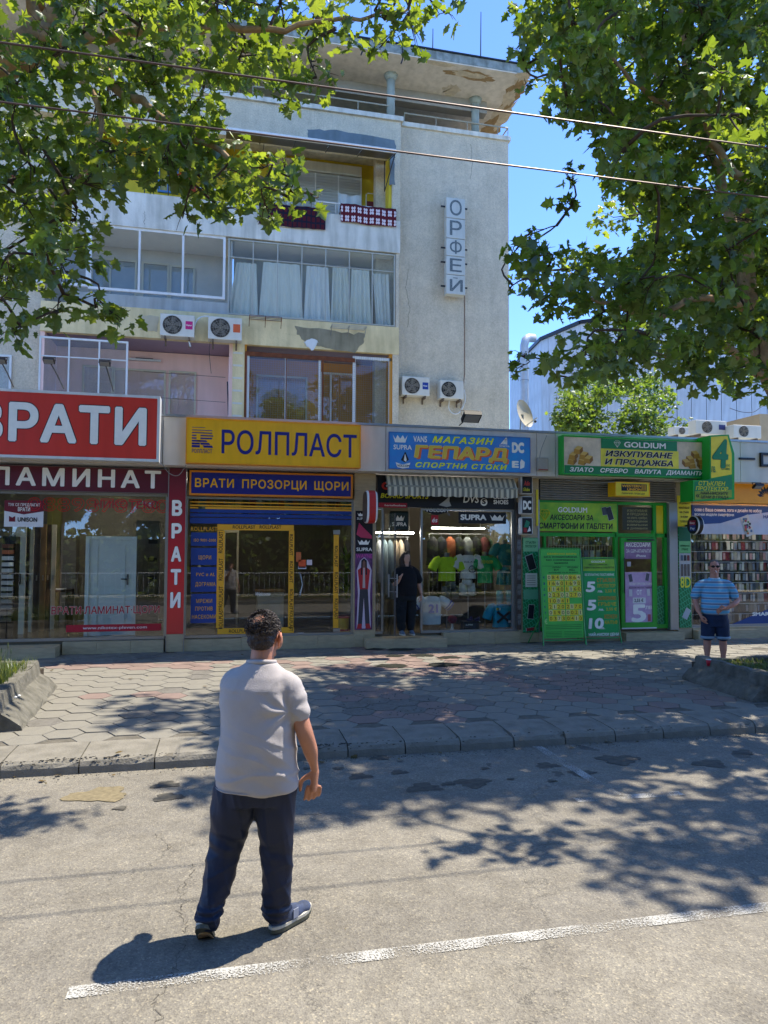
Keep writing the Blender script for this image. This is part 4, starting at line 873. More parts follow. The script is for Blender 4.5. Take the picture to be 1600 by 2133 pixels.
# clothes ---------------------------------------------------------
def shirt_mesh(w, h, d, sl=.28, drop=.12, neck=.09, v=False, n=9, collar=0, seed=0):
    """front-facing torso shell (x right, z up from hem), depth d"""
    r = random.Random(seed); b = MB(); b.smooth = True
    prof = [(0,.46),(.25,.45),(.5,.46),(.72,.5),(.86,.5),(.95,.40),(1,.22)]
    m_ = 20; vs = []
    for q, hw in prof:
        for k in range(m_):
            a = 2*math.pi*k/m_; vs.append((w*hw*math.copysign(abs(math.cos(a))**.75,math.cos(a))+r.gauss(0,.004), d/2*math.sin(a)*(1 if q < .9 else .7)+r.gauss(0,.005), h*q+ (.0 if q < .9 else 0)))
    L = len(prof); b.add(vs, [(i*m_+k,i*m_+(k+1)%m_,(i+1)*m_+(k+1)%m_,(i+1)*m_+k) for i in range(L-1) for k in range(m_)])
    for s in (-1,1):
        b.tube([(s*w*.36,0,h*.9),(s*w*.52,0,h*.84),(s*(w*.5+sl*.55),-.01,h*.84-drop),(s*(w*.5+sl*.8),-.02,h*.84-drop*1.9)],[(.07,.08),(.085,.10),(.085,.10),(.08,.1)],12,cap=False)
    return b
def cloth(h): return mat('cloth_'+h, h, .9, .1, 6, bump=.4, bscale=14)
def garment(name, label, cat, mm, px, Y, top, bot, w, **k):
    a, b_ = at(px, top, Y), at(px, bot, Y); T = thing(name, label, cat, (a.x, Y, b_.z)); b = shirt_mesh(w, a.z-b_.z, .2, **k)
    b.v = [(x+a.x,y+Y,z+b_.z) for x,y,z in b.v]; b.build('fabric', mm, T); return T, a.x, b_.z, a.z-b_.z
def mannequin_stand(T, x, Y, z0, z1):
    b = MB(); b.tube([(x,Y,z0+.02),(x,Y,z1)],.011,6); b.lathe((x,Y,z0),[(.14,0),(.14,.012),(.02,.02)],14); b.build('stand', M['alu'], T)
    b = MB(); b.lathe((x,Y,z1),[(.05,0),(.055,.06),(.06,.09),(.0,.1)],12); b.build('neck_cap', mat('mannequin_grey','55575A',.5), T)
Yc = 14.1
for (px,top,bot,w_,c,nm,lb) in ((931,1160,1210,.40,'9FC21E','lime_shirt','lime green T-shirt on a stand in the sports shop window'),(975,1156,1205,.36,'C4C6BC','white_shirt','white printed T-shirt over white shorts on a stand in the sports shop window'),(1010,1158,1214,.36,'1E9A52','green_shirt','green T-shirt with yellow print on a stand in the sports shop window'),(1052,1133,1178,.34,'176E68','teal_shirt','dark teal sports top on the rightmost stand in the sports shop window')):
    T,x,z,h = garment(nm,lb,'t-shirt',cloth(c),px,Yc,top,bot,w_,sl=.16,drop=.1,seed=px); mannequin_stand(T,x,Yc,ZFL,z+h-.01)
    if nm == 'white_shirt': text('SoL.Kno', T, K_, x-.13,x+.15,z+h*.68,z+h*.75,Yc-.115, shear=.2); b=MB(); b.tube([(x+.05+.07*math.cos(q/16*6.283),Yc-.115,z+h*.4+.07*math.sin(q/16*6.283)) for q in range(17)],.008,5); b.tube([(x-.04,Yc-.115,z+h*.4),(x+.14,Yc-.115,z+h*.4)],.004,4); b.tube([(x+.05,Yc-.115,z+h*.24),(x+.05,Yc-.115,z+h*.56)],.004,4); b.build('print', K_, T)
    if nm == 'green_shirt': text('GOLD VOLCOM', T, plain('B8B82A'), x-.13,x+.13,z+h*.72,z+h*.84,Yc-.115, bold=.03)
    T.location.y += 0
def shorts(label, c, px, Y, top, bot, w):
    a, b_ = at(px,top,Y), at(px,bot,Y); T = thing('shorts',label,'shorts',(a.x,Y,b_.z),None); b = MB(); b.smooth=True; h = a.z-b_.z
    b.tube([(a.x,Y,a.z),(a.x,Y,a.z-h*.35)],[(.13*w/.3,.10),(.16*w/.3,.11)],14)
    for s in (-1,1): b.tube([(a.x+s*w*.24,Y,a.z-h*.25),(a.x+s*w*.3,Y,b_.z)],[(.085,.09),(.1,.1)],12,cap=True)
    b.build('fabric', cloth(c), T)
shorts('white shorts hanging under the white printed T-shirt','BEC2BA',973,Yc,1207,1240,.32); shorts('grey shorts under the lime green T-shirt','4A5250',938,Yc,1212,1248,.32); shorts('teal padded shorts under the dark teal top','2E7E7C',1051,Yc,1180,1218,.28)
T = thing('knee_pads','pair of pale teal knee guards hanging below the teal shorts','knee guards',(X(1051,Yc),Yc,1.0))
for s in (-1,1):
    a = at(1051,1232,Yc); b = MB(); b.smooth=True; b.tube([(a.x+s*.11,Yc,a.z+.02),(a.x+s*.11,Yc-.03,a.z-.14),(a.x+s*.11,Yc,a.z-.34)],[.07,.08,.06],12); b.build('guard', cloth('6FA8A4'), T)
# jersey 21
Yj = 13.85; T,x,z,h = garment('white_jersey','white sports jersey with blue number 21 hanging low in the window','jersey',cloth('B9C2C0'),899,Yj,1242,1300,.42,sl=.2,drop=.06,seed=3)
text('21', T, plain('2A4FA0'), x-.1,x+.1,z+h*.42,z+h*.74,Yj-.125, bold=.05)
for s in (-1,1):
    for k in (0,1): b = MB(); b.tube([(x+s*(.33+.05*k),Yj-.02,z+h*.84-.07-.03*k),(x+s*(.35+.05*k),Yj-.02,z+h*.84-.085-.03*k)],[(.095,.115),(.095,.115)],12,cap=False); b.build('sleeve_stripe', plain('243E86'), T)
T,x,z,h = garment('turquoise_shirt','turquoise T-shirt with a dark crossed print in the lower right window corner','t-shirt',cloth('1488A0'),1045,Yj,1258,1306,.42,sl=.16,drop=.12,seed=5)
for s in (-1,1): b = MB(); b.obox((x,Yj-.112,z+h*.45),(.14,0,s*.11),(0,.004,0),(-s*.015,0,.02)); b.build('print', K_, T)
for a,c in ((-.13,'D8C23A'),(.13,'D8D8D8'),(-.1,'D8D8D8')): b = MB(); b.box(x+a-.03,x+a+.03,Yj-.118,Yj-.112,z+h*(.75 if a<0 else .2),z+h*(.85 if a<0 else .3)); b.build('print', plain(c), T)
# clothes rails
def rail(short, label, l, r, py, Y, items):
    T = thing('clothes_rail', label,'clothes rail',(X(l,Y),Y,ZFL)); a, b_ = at(l,py,Y), at(r,py,Y); b = MB(); b.tube([(a.x,Y,a.z),(b_.x,Y,a.z)],.014,6)
    for x in (a.x+.03,b_.x-.03): b.tube([(x,Y,a.z),(x,Y,ZFL)],.014,6)
    b.build('frame', M['alu'], T); n = len(items)
    for i,(c,hh) in enumerate(items):
        x = a.x+(b_.x-a.x)*(i+.5)/n; wd = (b_.x-a.x)/n*.55
        G = thing('hanging_garment', 'hanging garment, %s from the left on the %s'%(['first','second','third','fourth','fifth','sixth','seventh','eighth','ninth','tenth'][i], short), 'garment', (x,Y,a.z-hh), 'garments on rails in the sports shop')
        m_ = MB(); m_.smooth = True; m_.tube([(x,Y,a.z-.06),(x,Y,a.z-.16),(x,Y,a.z-.4),(x,Y,a.z-hh)],[(.03,wd*.35),(.17,wd),(.19,wd*1.1),(.2,wd*1.2)],12); m_.build('fabric', cloth(c), G)
        m_ = MB(); m_.tube([(x,Y,a.z),(x,Y,a.z-.07)],.004,4); m_.build('hanger', M['alu'], G)
rail('rail left of the doorway','clothes rail left of the doorway of the sports shop',784,852,1118,14.6,[('C8CCD2',.95),('7A8C92',1.2),('6E7E84',1.3),('8A7C66',.9),('A69A84',.85),('15161A',1.3)])
rail('rail high behind the shirts','clothes rail high behind the shirts of the sports shop',892,1070,1112,15.4,[('3A3A3C',.7),('22242A',.7),('8A4A2A',.8),('1C1E22',.7),('6E7270',.75),('14161A',.7),('5A2A2A',.7),('3A5240',.8),('C0C2BA',.6),('2A3A6A',.8)])
rail('rail in the far back','second clothes rail in the far back of the sports shop',896,1060,1170,16.6,[('2A2C30',.9),('44302A',.9),('1E2228',.9),('4A4C4A',.9),('22222A',.9),('3A3230',.9),('1A1A1A',.9),('343A34',.9)])
for k,(l,r,py,Y,lb) in enumerate(((784,862,1108,14.3,'lit tube lamp high behind the open glass door of the sports shop'),(900,1010,1098,15.2,'lit tube lamp deep inside the sports shop'))):
    x0,x1,z0,z1 = pr(l,py,r,py+3,Y); T = thing('tube_lamp_or_fill',lb,'lamp',((x0+x1)/2,Y,z0),None); boxo('tube', emit('lamp_tube','FFF6E8',14) if k == 0 else emit('lamp_tube_dim','FFF6E8',12), T, x0,x1,Y,Y+.03,z0,z0+.03); b = MB(); b.tube([(x0+.1,Y+.015,z0+.03),(x0+.1,Y+.015,ZC)],.004,4); b.tube([(x1-.1,Y+.015,z0+.03),(x1-.1,Y+.015,ZC)],.004,4); b.build('cord', M['alu'], T)
# red cap, shoes, price plates on the floor
T = thing('cap','dark red cap on a small stand on the window floor','cap',(X(942,14),14,ZFL)); c_ = at(942,1290,14); b = MB(); b.smooth = True; b.ell((c_.x,14,c_.z),(.1,.1,.09),14,8); b.build('crown', cloth('6A1420'), T); b = MB(); b.box(c_.x-.08,c_.x+.02,13.86,13.95,c_.z-.05,c_.z-.03); b.build('peak', cloth('6A1420'), T); b = MB(); b.lathe((c_.x,14,ZFL),[(.08,0),(.03,.02),(.02,c_.z-ZFL-.05)],12); b.build('stand', M['white'], T)
T = thing('shoe_box','black shoe box with SUPRA print on the window floor','box',(X(982,13.9),13.9,ZFL)); x0_,x1_,z0_,z1_ = pr(967,1295,998,1309,13.85); boxo('body', M['black'], T, x0_, x1_, 13.85, 14.1, ZFL, z1_); ptext('SUPRA', T, W_, 970,1300,985,1303,13.85); 
for i,px in enumerate((978,993)):
    T = thing('sneaker',['dark purple sneaker on the black shoe box, left one','dark purple sneaker on the black shoe box, right one'][i],'shoe',(X(px,13.95),13.95,.6),'sneakers on the shoe box'); c_ = at(px,1291,13.95); b = MB(); b.smooth = True; b.ell((c_.x,13.95,c_.z),(.07,.04,.035),12,6); b.ell((c_.x+.04,13.95,c_.z+.03),(.035,.035,.04),10,6); b.build('upper', cloth('3A2A4A'), T); b = MB(); b.box(c_.x-.07,c_.x+.07,13.915,13.985,c_.z-.045,c_.z-.03); b.build('sole', M['white'], T)
# --- square lightboxes on the column, green posters
for i,(t,b_,lb) in enumerate(((991,1029,'square black lightbox with red and yellow script, topmost of three on the column'),(1033,1071,'square black lightbox with white DC letters, middle of three on the column'),(1077,1114,'square black lightbox with green and red print, lowest of three on the column'))):
    x0_,x1_,z0_,z1_ = pr(1086,t,1106,b_,13.3); T = thing('square_lightbox',lb,'sign',(x0_,13.3,z0_),'square lightboxes on the column')
    b = MB(); b.box(x0_,x1_+.05,13.3,13.49,z0_,z1_); bevel(b.build('box', M['white'], T),.04,3); b = MB(); b.box(x0_+.015,x1_+.02,13.285,13.299,z0_+.02,z1_-.02); bevel(b.build('face', M['black'], T),.03,3)
    if i == 1: text('DC', T, W_, x0_+.03,x1_,z0_+.09,z1_-.09,13.285, bold=.06)
    elif i == 0: text('Adio', T, RED, x0_+.05,x1_-.03,z0_+.17,z1_-.1,13.285, bold=.02, shear=.3); text('Globe', T, LIM, x0_+.03,x1_-.03,z0_+.06,z0_+.13,13.285, bold=.02, shear=.3)
    else: poly(T, plain('1A7A5A'), [(x0_+.04,z1_-.22),(x0_+.1,z1_-.06),(x1_-.03,z1_-.1),(x1_-.06,z1_-.2)], 13.285); poly(T, plain('A02A2A'), [(x0_+.04,z0_+.05),(x0_+.12,z0_+.05),(x0_+.1,z0_+.14),(x0_+.04,z0_+.16)], 13.285); poly(T, W_, [(x0_+.12,z0_+.06),(x0_+.2,z0_+.08),(x0_+.17,z0_+.18)], 13.285)
T = thing('photo_strip','narrow strip of black and white photographs beside the sports shop window','poster',(xs(1083),YS-.02,.5)); x0_,x1_,z0_,z1_ = pr(1076,1046,1087,1312,YS-.02); boxo('board', DK, T, x0_,x1_-.01,YS-.02,YS-.002,z0_,z1_)
for k in range(7): rect(T, mat('photo_print_light','8A8A88',.5,.6,14,c2='2A2A2A'), x0_+.01,x1_-.02,z0_+.1+k*.3,z0_+.32+k*.3,YS-.02)
def green_mat():
    m = mat('green_phone_print','0E5E34',.4,.1); n = m.node_tree; b = n.nodes['Principled BSDF']; L = n.links.new
    tc = nod(n,'ShaderNodeTexCoord'); mp = nod(n,'ShaderNodeMapping'); mp.inputs['Rotation'].default_value = (0,.5,0); L(tc.outputs['Object'], mp.inputs[0])
    sp = nod(n,'ShaderNodeSeparateXYZ'); L(mp.outputs[0], sp.inputs[0]); cb = nod(n,'ShaderNodeCombineXYZ'); L(sp.outputs[0], cb.inputs[0]); L(sp.outputs[2], cb.inputs[1])
    br = nod(n,'ShaderNodeTexBrick'); br.inputs['Scale'].default_value = 9; br.inputs['Mortar Size'].default_value = .035; br.inputs['Brick Width'].default_value = .55; br.inputs['Row Height'].default_value = .9
    br.inputs['Color1'].default_value = (*lin('0A6A3A'),1); br.inputs['Color2'].default_value = (*lin('127A44'),1); br.inputs['Mortar'].default_value = (*lin('4AB88A'),1); L(cb.outputs[0], br.inputs['Vector']); L(br.outputs[0], b.inputs['Base Color']); return m
GP = green_mat()
def phone(par, cx, cz, Y, w=.16, h=.3, tilt=.3, c='1A1A22'):
    ca, sa = math.cos(tilt), math.sin(tilt); P = [(-w/2,-h/2),(w/2,-h/2),(w/2,h/2),(-w/2,h/2)]
    poly(par, plain('B8C0C0'), [(cx+(a*1.1)*ca-(b*1.05)*sa, cz+(a*1.1)*sa+(b*1.05)*ca) for a,b in P], Y, off=.006, name='printed_phone'); poly(par, plain(c), [(cx+a*ca-b*sa, cz+a*sa+b*ca) for a,b in P], Y, off=.009, name='printed_phone')
for (l,r,t,b_,lb) in ((1089,1122,1120,1318,'green vertical poster with phones on the column between sports shop and green shop'),(1413,1440,1098,1308,'narrow green vertical poster with yellow 8D beside the phone case window')):
    x0_,x1_,z0_,z1_ = pr(l,t,r,b_,YS-.03); T = thing('green_poster',lb,'poster',(x0_,YS-.03,z0_)); boxo('board', GP, T, x0_+.004,x1_-.004,YS-.03,YS-.002,z0_,z1_)
    w_, h_ = x1_-x0_, z1_-z0_; Yq = YS-.03; cx = (x0_+x1_)/2
    if l < 1200:
        rect(T, plain('7EB87E'), x0_+.01,x1_-.01,z1_-.28,z1_-.01,Yq); text('СТЪКЛЕН', T, plain('0E5E34'), x0_+.06,x1_-.06,z1_-.12,z1_-.07,Yq, off=.006, bold=.03); text('ПРОТЕКТОР', T, plain('0E5E34'), x0_+.05,x1_-.05,z1_-.2,z1_-.15,Yq, off=.006, bold=.03)
        phone(T,cx,z1_-.5,Yq); rect(T, plain('C8CCC4'), cx-.12,cx+.14,z1_-1.0,z1_-.72,Yq, off=.008)
        for k in range(5): rect(T, plain('5A5A5A'), cx-.09,cx+.1,z1_-.78-k*.045,z1_-.77-k*.045,Yq, off=.011)
        rect(T, plain('5AA080'), x0_+.01,x1_-.01,z1_-1.25,z1_-1.05,Yq); phone(T,cx,z1_-1.5,Yq,.12,.28,-.1,'101020'); phone(T,cx,z1_-1.85,Yq,.2,.06,.1,'8A2A2A')
    else:
        rect(T, plain('0E5E3A'), x0_+.01,x1_-.01,z1_-.3,z1_-.01,Yq); rect(T, plain('6AAE6A'), x0_+.01,x1_-.01,z1_-.55,z1_-.3,Yq, off=.004); text('СИЛИКОНОВО', T, plain('0E5E34'), x0_+.03,x1_-.03,z1_-.42,z1_-.38,Yq, off=.008); text('ГРЪБЧЕ', T, plain('0E5E34'), x0_+.07,x1_-.07,z1_-.5,z1_-.45,Yq, off=.008)
        rect(T, plain('A8A8A4'), x0_+.01,x1_-.01,z1_-1.1,z1_-.56,Yq)
        for k in (-.08,0,.08): phone(T,cx+k,z1_-.66,Yq,.06,.12,0,['4A5A6A','2A2A2A','6A2A2A'][int(k/.08)+1]); phone(T,cx+k,z1_-.92,Yq,.06,.26,0,'5A524A')
        text('8D', T, plain('D8D83A'), cx-.12,cx+.13,at(1413,1224,YS).z,at(1413,1201,YS).z-.0,Yq, bold=.02, off=.007); phone(T,cx+.02,z0_+.3,Yq,.12,.22,-.5,'A8B4B8')
T = thing('alarm_box','small white alarm box on the fascia beside the blue sports banner','box',(X(1130,YF),YF,3.7)); x0_,x1_,z0_,z1_ = pr(1119,953,1143,980,12.99); b = MB(); b.box(x0_,x1_,12.98,YF-.001,z0_,z1_); bevel(b.build('housing', mat('old_plastic','9E998C',.5), T),.015); rect(T, plain('8A3A30'), x0_+.02,x1_-.02,z0_+.01,z0_+.03,12.98)
# --- shop 4: gold and phone accessories
GF = M['green']; GS = mat('sign_green','127E44',.4,.06,2); LG = mat('lime_gradient','B4D024',.45,.2,1.5,c2='4EA02C')
T,x0,x1,z0,z1,Yp = signboard('gold_shop_sign','wide green framed signboard of the gold buyer with printed gold bars',1172,906,1479,988,12.84,.2,GF,mat('banner_cream','D8C6AA',.5,.25,3),.03)
W3, H3 = x1-x0, z1-z0; U = lambda a: x0+W3*a; V = lambda a: z0+H3*a
rect(T, GS, U(.012),U(.988),V(.03),V(.24),Yp); rect(T, mat('banner_yellow','E6D840',.45,.2,2), U(.25),U(.78),V(.24),V(.7),Yp,off=.004); rect(T, GS, U(.252),U(.77),V(.7),V(.955),Yp,off=.006)
text('GOLDIUM', T, W_, U(.405),U(.69),V(.75),V(.9),Yp,off=.009,bold=.03,out=K_,outw=.02)
text('ИЗКУПУВАНЕ', T, K_, U(.28),U(.74),V(.50),V(.65),Yp,off=.009,bold=.035,shear=.2,out=W_,outw=.03); text('И ПРОДАЖБА', T, K_, U(.275),U(.74),V(.29),V(.44),Yp,off=.009,bold=.035,shear=.2,out=W_,outw=.03)
for s,a,b_ in (('ЗЛАТО',.045,.2),('СРЕБРО',.245,.43),('ВАЛУТА',.475,.655),('ДИАМАНТИ',.69,.955)): text(s, T, W_, U(a),U(b_),V(.08),V(.19),Yp,off=.009,bold=.03,shear=.2)
def gem(par, cx, cz, s, Y, m, off=.009):
    P = [(0,-1),(1,.35),(.6,.9),(-.6,.9),(-1,.35)]
    for k in range(5):
        a, b = P[k], P[(k+1)%5]; mb = MB(); mb.tube([(cx+a[0]*s,Y-off,cz+a[1]*s),(cx+b[0]*s,Y-off,cz+b[1]*s)],s*.05,4); mb.build('printed_gem', m, par)
    mb = MB(); mb.tube([(cx-s,Y-off,cz+.35*s),(cx+s,Y-off,cz+.35*s)],s*.05,4); mb.tube([(cx,Y-off,cz-s),(cx-.4*s,Y-off,cz+.35*s),(cx,Y-off,cz+.9*s),(cx+.4*s,Y-off,cz+.35*s),(cx,Y-off,cz-s)],s*.04,4); mb.build('printed_gem', m, par)
gem(T, U(.36), V(.83), .07, Yp, W_)
GB = [plain('B8862A'),plain('D8B25A'),plain('8A5E22')]
def bars(cx, flip):
    for i,(a,b) in enumerate([(0,0),(.17,0),(.02,.16),(.19,.18),(.1,.36),(.26,.06)]):
        s = -1 if flip else 1; u0 = cx+s*a*1.35; v0 = V(.27)+b*.85*H3*.9; w_, h_, d_ = .2, .09, .06
        P = lambda pts: [(u0+s*p, v0+q) for p, q in pts]
        poly(T, GB[0], P([(0,0),(w_*.7,-.02),(w_*.66,h_*.8),(.02,h_)]), Yp, off=.005+i*.0004, name='printed_gold_bar'); poly(T, GB[1], P([(.02,h_),(w_*.66,h_*.8),(w_,h_*1.5),(w_*.45,h_*1.7)]), Yp, off=.0052+i*.0004, name='printed_gold_bar'); poly(T, GB[2], P([(w_*.7,-.02),(w_*1.05,h_*.6),(w_,h_*1.5),(w_*.66,h_*.8)]), Yp, off=.0051+i*.0004, name='printed_gold_bar')
bars(U(.03), False); bars(U(.97), True)
# roller shutter box
sh = thing('roller_shutter','grey roller shutter rolled up between the green signboard and the green shopfront','shutter',(xs(1265),13.55,3.0))
xa, xb = xs(1126), xs(1409); za, zb = at(1126,1040,13.5).z, 3.54
n = 9
for i in range(n):
    b = MB(); z = za+(zb-za)*i/n; h_ = (zb-za)/n; b.add([(xa,13.52,z),(xb,13.52,z),(xb,13.49,z+h_*.5),(xa,13.49,z+h_*.5),(xb,13.52,z+h_-.004),(xa,13.52,z+h_-.004)],[(0,1,2,3),(3,2,4,5)]); b.build('slat', mat('shutter_grey','8E8C84',.5,.06,4,grime=.15), sh)
boxo('leak_backing', M['dark'], sh, xa, xb, 13.53, 13.55, za, zb); boxo('guide_rail', M['alu'], sh, xs(1394), xs(1411), YS-.02, YS+.1, ZFL-.03, za-.005); boxo('guide_rail', M['alu'], sh, xs(1120), xs(1124), YS-.01, YS+.1, ZFL-.03, za-.005)  # dark sheet behind the slats, added to stop lamp light leaking through
# western union box
T,x0,x1,z0,z1,Yp = signboard('money_transfer_sign','small yellow box sign of the money transfer service under the green signboard',1282,1003,1354,1033,13.05,.3,YEL,mat('lemon','EAD41E',.4),.012)
rect(T, K_, x0+.14,x1-.07,z0+.11,z1-.04,Yp); text('WESTERN', T, YEL, x0+.15,x1-.19,z1-.11,z1-.055,Yp,off=.006,bold=.04); text('UNION', T, YEL, x0+.27,x1-.19,z1-.18,z1-.125,Yp,off=.006,bold=.04); text('ПАРИЧНИ ПРЕВОДИ', T, K_, x0+.15,x1-.12,z0+.04,z0+.075,Yp,bold=.02)
for a in (.0,.03,.06): rect(T, YEL, x1-.17+a,x1-.155+a,z0+.12,z1-.05,Yp,off=.006)
# green framed shopfront
sf = thing('green_shopfront','bright green framed shopfront with glass door of the gold and phone shop','shopfront',(xs(1258),YG,ZFL))
zt = at(1122,1042,YG).z; xa, xb = xs(1122), xs(1396)
def fr(l, r, z0, z1, **k): boxo('frame', GF, sf, xs(l), xs(r), YG-.05, YG+.05, z0, z1)
zh = at(1122,1112,YG).z
fr(1122,1396,zt-.06,zt); fr(1122,1288,zh-.05,zh+.03); fr(1370,1394,zh-.05,zh+.03); fr(1122,1128,ZFL,zt-.061); fr(1136,1141,ZFL,zh-.051); fr(1285,1292,ZFL,zt-.061); fr(1366,1372,ZFL,zt-.061); fr(1389,1396,ZFL,zt-.061); fr(1128,1285,ZFL,ZFL+.08); fr(1372,1389,ZFL,ZFL+.08); fr(1292,1366,zh-.05,zh+.03)
for l, r, a, b_ in ((1141,1285,ZFL+.081,zh-.051),(1128,1136,ZFL+.081,zh-.051),(1372,1389,ZFL+.9,zh-.051),(1292,1366,zh+.031,zt-.061)): boxo('pane', M['glass'], sf, xs(l)+.002, xs(r)-.002, YG-.005, YG+.005, a, b_)
boxo('panel', GP, sf, xs(1372)+.002, xs(1389)-.002, YG-.01, YG+.01, ZFL+.081, ZFL+.899); boxo('yellow_pane', mat('lemon','EAD41E',.4), sf, xs(1372)+.002, xs(1389)-.002, YG-.01, YG+.01, zh+.031, zt-.061)
# small panel with gold text behind the door light
prect(sf, mat('smoked','3E4030',.3,.1), 1296,1056,1359,1104,YG, off=.008, name='sticker')
for k,s in enumerate(('ИЗКУПУВАНЕ','И ПРОДАЖБА','на злато, сребро,','скъпоценни','камъни','и диаманти')): ptext(s, sf, plain('A8A06A'), 1306,1061+k*7.3,1348,1066+k*7.3,YG, off=.011, bold=.01)
T = thing('shop_header_sign','lime green header sign with yellow diamond over the phone accessories window','sign',(xs(1205),YG-.1,3)); x0_,x1_,z0_,z1_ = pr(1121,1046,1285,1106,YG-.1); boxo('panel', LG, T, x0_,x1_,YG-.1,YG-.055,z0_,z1_)
text('GOLDIUM', T, W_, x0_+.44,x0_+1.1,z1_-.2,z1_-.09,YG-.1,bold=.02,out=K_,outw=.015); text('АКСЕСОАРИ ЗА', T, K_, x0_+.26,x0_+1.24,z1_-.36,z1_-.25,YG-.1,bold=.03,shear=.1); text('СМАРТФОНИ И ТАБЛЕТИ', T, K_, x0_+.02,x1_-.1,z0_+.05,z0_+.17,YG-.1,bold=.03,shear=.1)
gem(T, x0_+.14, z1_-.26, .12, YG-.1, plain('D8C81C')); phone(T, x1_-.17, z1_-.21, YG-.1, .12,.27,.3,'2A2E38'); phone(T, x1_-.29, z1_-.16, YG-.1, .1,.16,.2,'3E4650')
# shelf with cases behind glass
for r_ in range(3):
    for k in range(11):
        Yc = 13.95; x = X(1146+k*12.5,Yc); z = ZFL+1.05+r_*.36
        T = thing('phone_case','boxed phone case, %s from the left in the %s row behind the green framed window'%(ORD[k], ['lowest','middle','top'][r_]),'phone case',(x,Yc,z),'phone cases behind the green framed window'); boxo('case', plain(['8A8E90','5E6268','A8AAA6','3A3E44','747A80'][(k*3+r_)%5]), T, x-.045, x+.045, Yc, Yc+.02, z, z+.24)
T = thing('wire_grid','white wire grid rack behind the green framed window','rack',(xs(1210),14.1,ZFL+1)); b = MB()
for k in range(26): x = X(1142+k*5.6,14.0); b.box(x,x+.006,14.0,14.006,ZFL+.9,zh)
for k in range(8): b.box(X(1142,14),X(1284,14),14.007,14.013,ZFL+.95+k*.2,ZFL+.956+k*.2)
b.build('wires', M['white'], T)
# the door
gdoor = thing('green_door','green framed glass door with a big poster reading 5 ЛВ.','door',(xs(1330),YG-.07,ZFL)); zd = at(1292,1120,YG).z
xa, xb = xs(1294), xs(1366)
for (a,b_,c,d) in ((xa,xb,zd-.09,zd),(xa,xb,ZFL+.01,ZFL+.14),(xa,xa+.08,ZFL+.141,zd-.091),(xb-.08,xb,ZFL+.141,zd-.091)): boxo('stile', GF, gdoor, a, b_, YG-.11, YG-.055, c, d)
boxo('pane', M['glass'], gdoor, xa+.082, xb-.082, YG-.085, YG-.078, ZFL+.142, zd-.092); boxo('sill_strip', M['white'], gdoor, xa+.0, xb, YG-.12, YG-.112, ZFL+.005, ZFL+.03)
b = MB(); b.tube([(xa+.05,YG-.16,ZFL+.75),(xa+.05,YG-.16,ZFL+1.5)],.012,8); b.tube([(xa+.05,YG-.16,ZFL+.8),(xa+.05,YG-.11,ZFL+.8)],.008,6); b.tube([(xa+.05,YG-.16,ZFL+1.45),(xa+.05,YG-.11,ZFL+1.45)],.008,6); b.build('handle', M['dark'], gdoor)
b = MB(); b.box(xa+.15,xb-.05,YG-.16,YG-.12,zd-.06,zd-.03); b.build('door_closer', M['dark'], gdoor)
Yd = YG-.086
PV = mat('poster_violet','6A4A72',.45,.3,3,c2='9A7A98')
prect(gdoor, PV, 1300,1127,1359,1164,Yd, off=.004, name='poster'); ptext('АКСЕСОАРИ', gdoor, W_, 1303,1130,1354,1139,Yd, off=.007, bold=.02); ptext('ЗА GSM-АПАРАТИ', gdoor, W_, 1304,1144,1355,1151,Yd, off=.007, bold=.0); ptext('iPhone', gdoor, W_, 1325,1155,1345,1160,Yd, off=.007)
prect(gdoor, mat('poster_mauve','A684AA',.45,.3,3,c2='CCB2CC'), 1302,1192,1360,1302,Yd, off=.004, name='poster')
ptext('ЛЕНИ ПРОТЕКТОРИ', gdoor, W_, 1310,1214,1358,1219,Yd, off=.007); ptext('БЕЗПЛАТНО ПОСТАВЯНЕ', gdoor, plain('3A1A3A'), 1310,1222,1358,1226,Yd, off=.007); ptext('ОТ', gdoor, W_, 1326,1229,1337,1239,Yd, off=.007, bold=.03)
prect(gdoor, plain('D8D8D4'), 1318,1245,1345,1257,Yd, off=.005); ptext('2,55 €', gdoor, K_, 1321,1247,1340,1254,Yd, off=.008, bold=.02)
ptext('5', gdoor, W_, 1315,1258,1346,1296,Yd, off=.007, bold=.035); ptext('ЛВ.', gdoor, W_, 1344,1262,1360,1269,Yd, off=.007, bold=.03)
x_, z_ = X(1350,Yd), at(1350,1285,Yd).z; phone(gdoor, x_, z_-.02, Yd, .07,.15,0,'B05060'); phone(gdoor, X(1312,Yd), at(1312,1235,Yd).z, Yd, .07,.14,0,'C8C8C8'); phone(gdoor, X(1349,Yd), at(1349,1234,Yd).z, Yd, .07,.14,.1,'C8C8C8'); phone(gdoor, X(1347,Yd), at(1347,1202,Yd).z, Yd, .08,.16,-.2,'50505A'); phone(gdoor, X(1312,Yd), at(1312,1204,Yd).z, Yd, .08,.16,.2,'50505A')
prect(gdoor, plain('A8A8B0'), 1306,1170,1314,1180,Yd, off=.005, name='sticker')
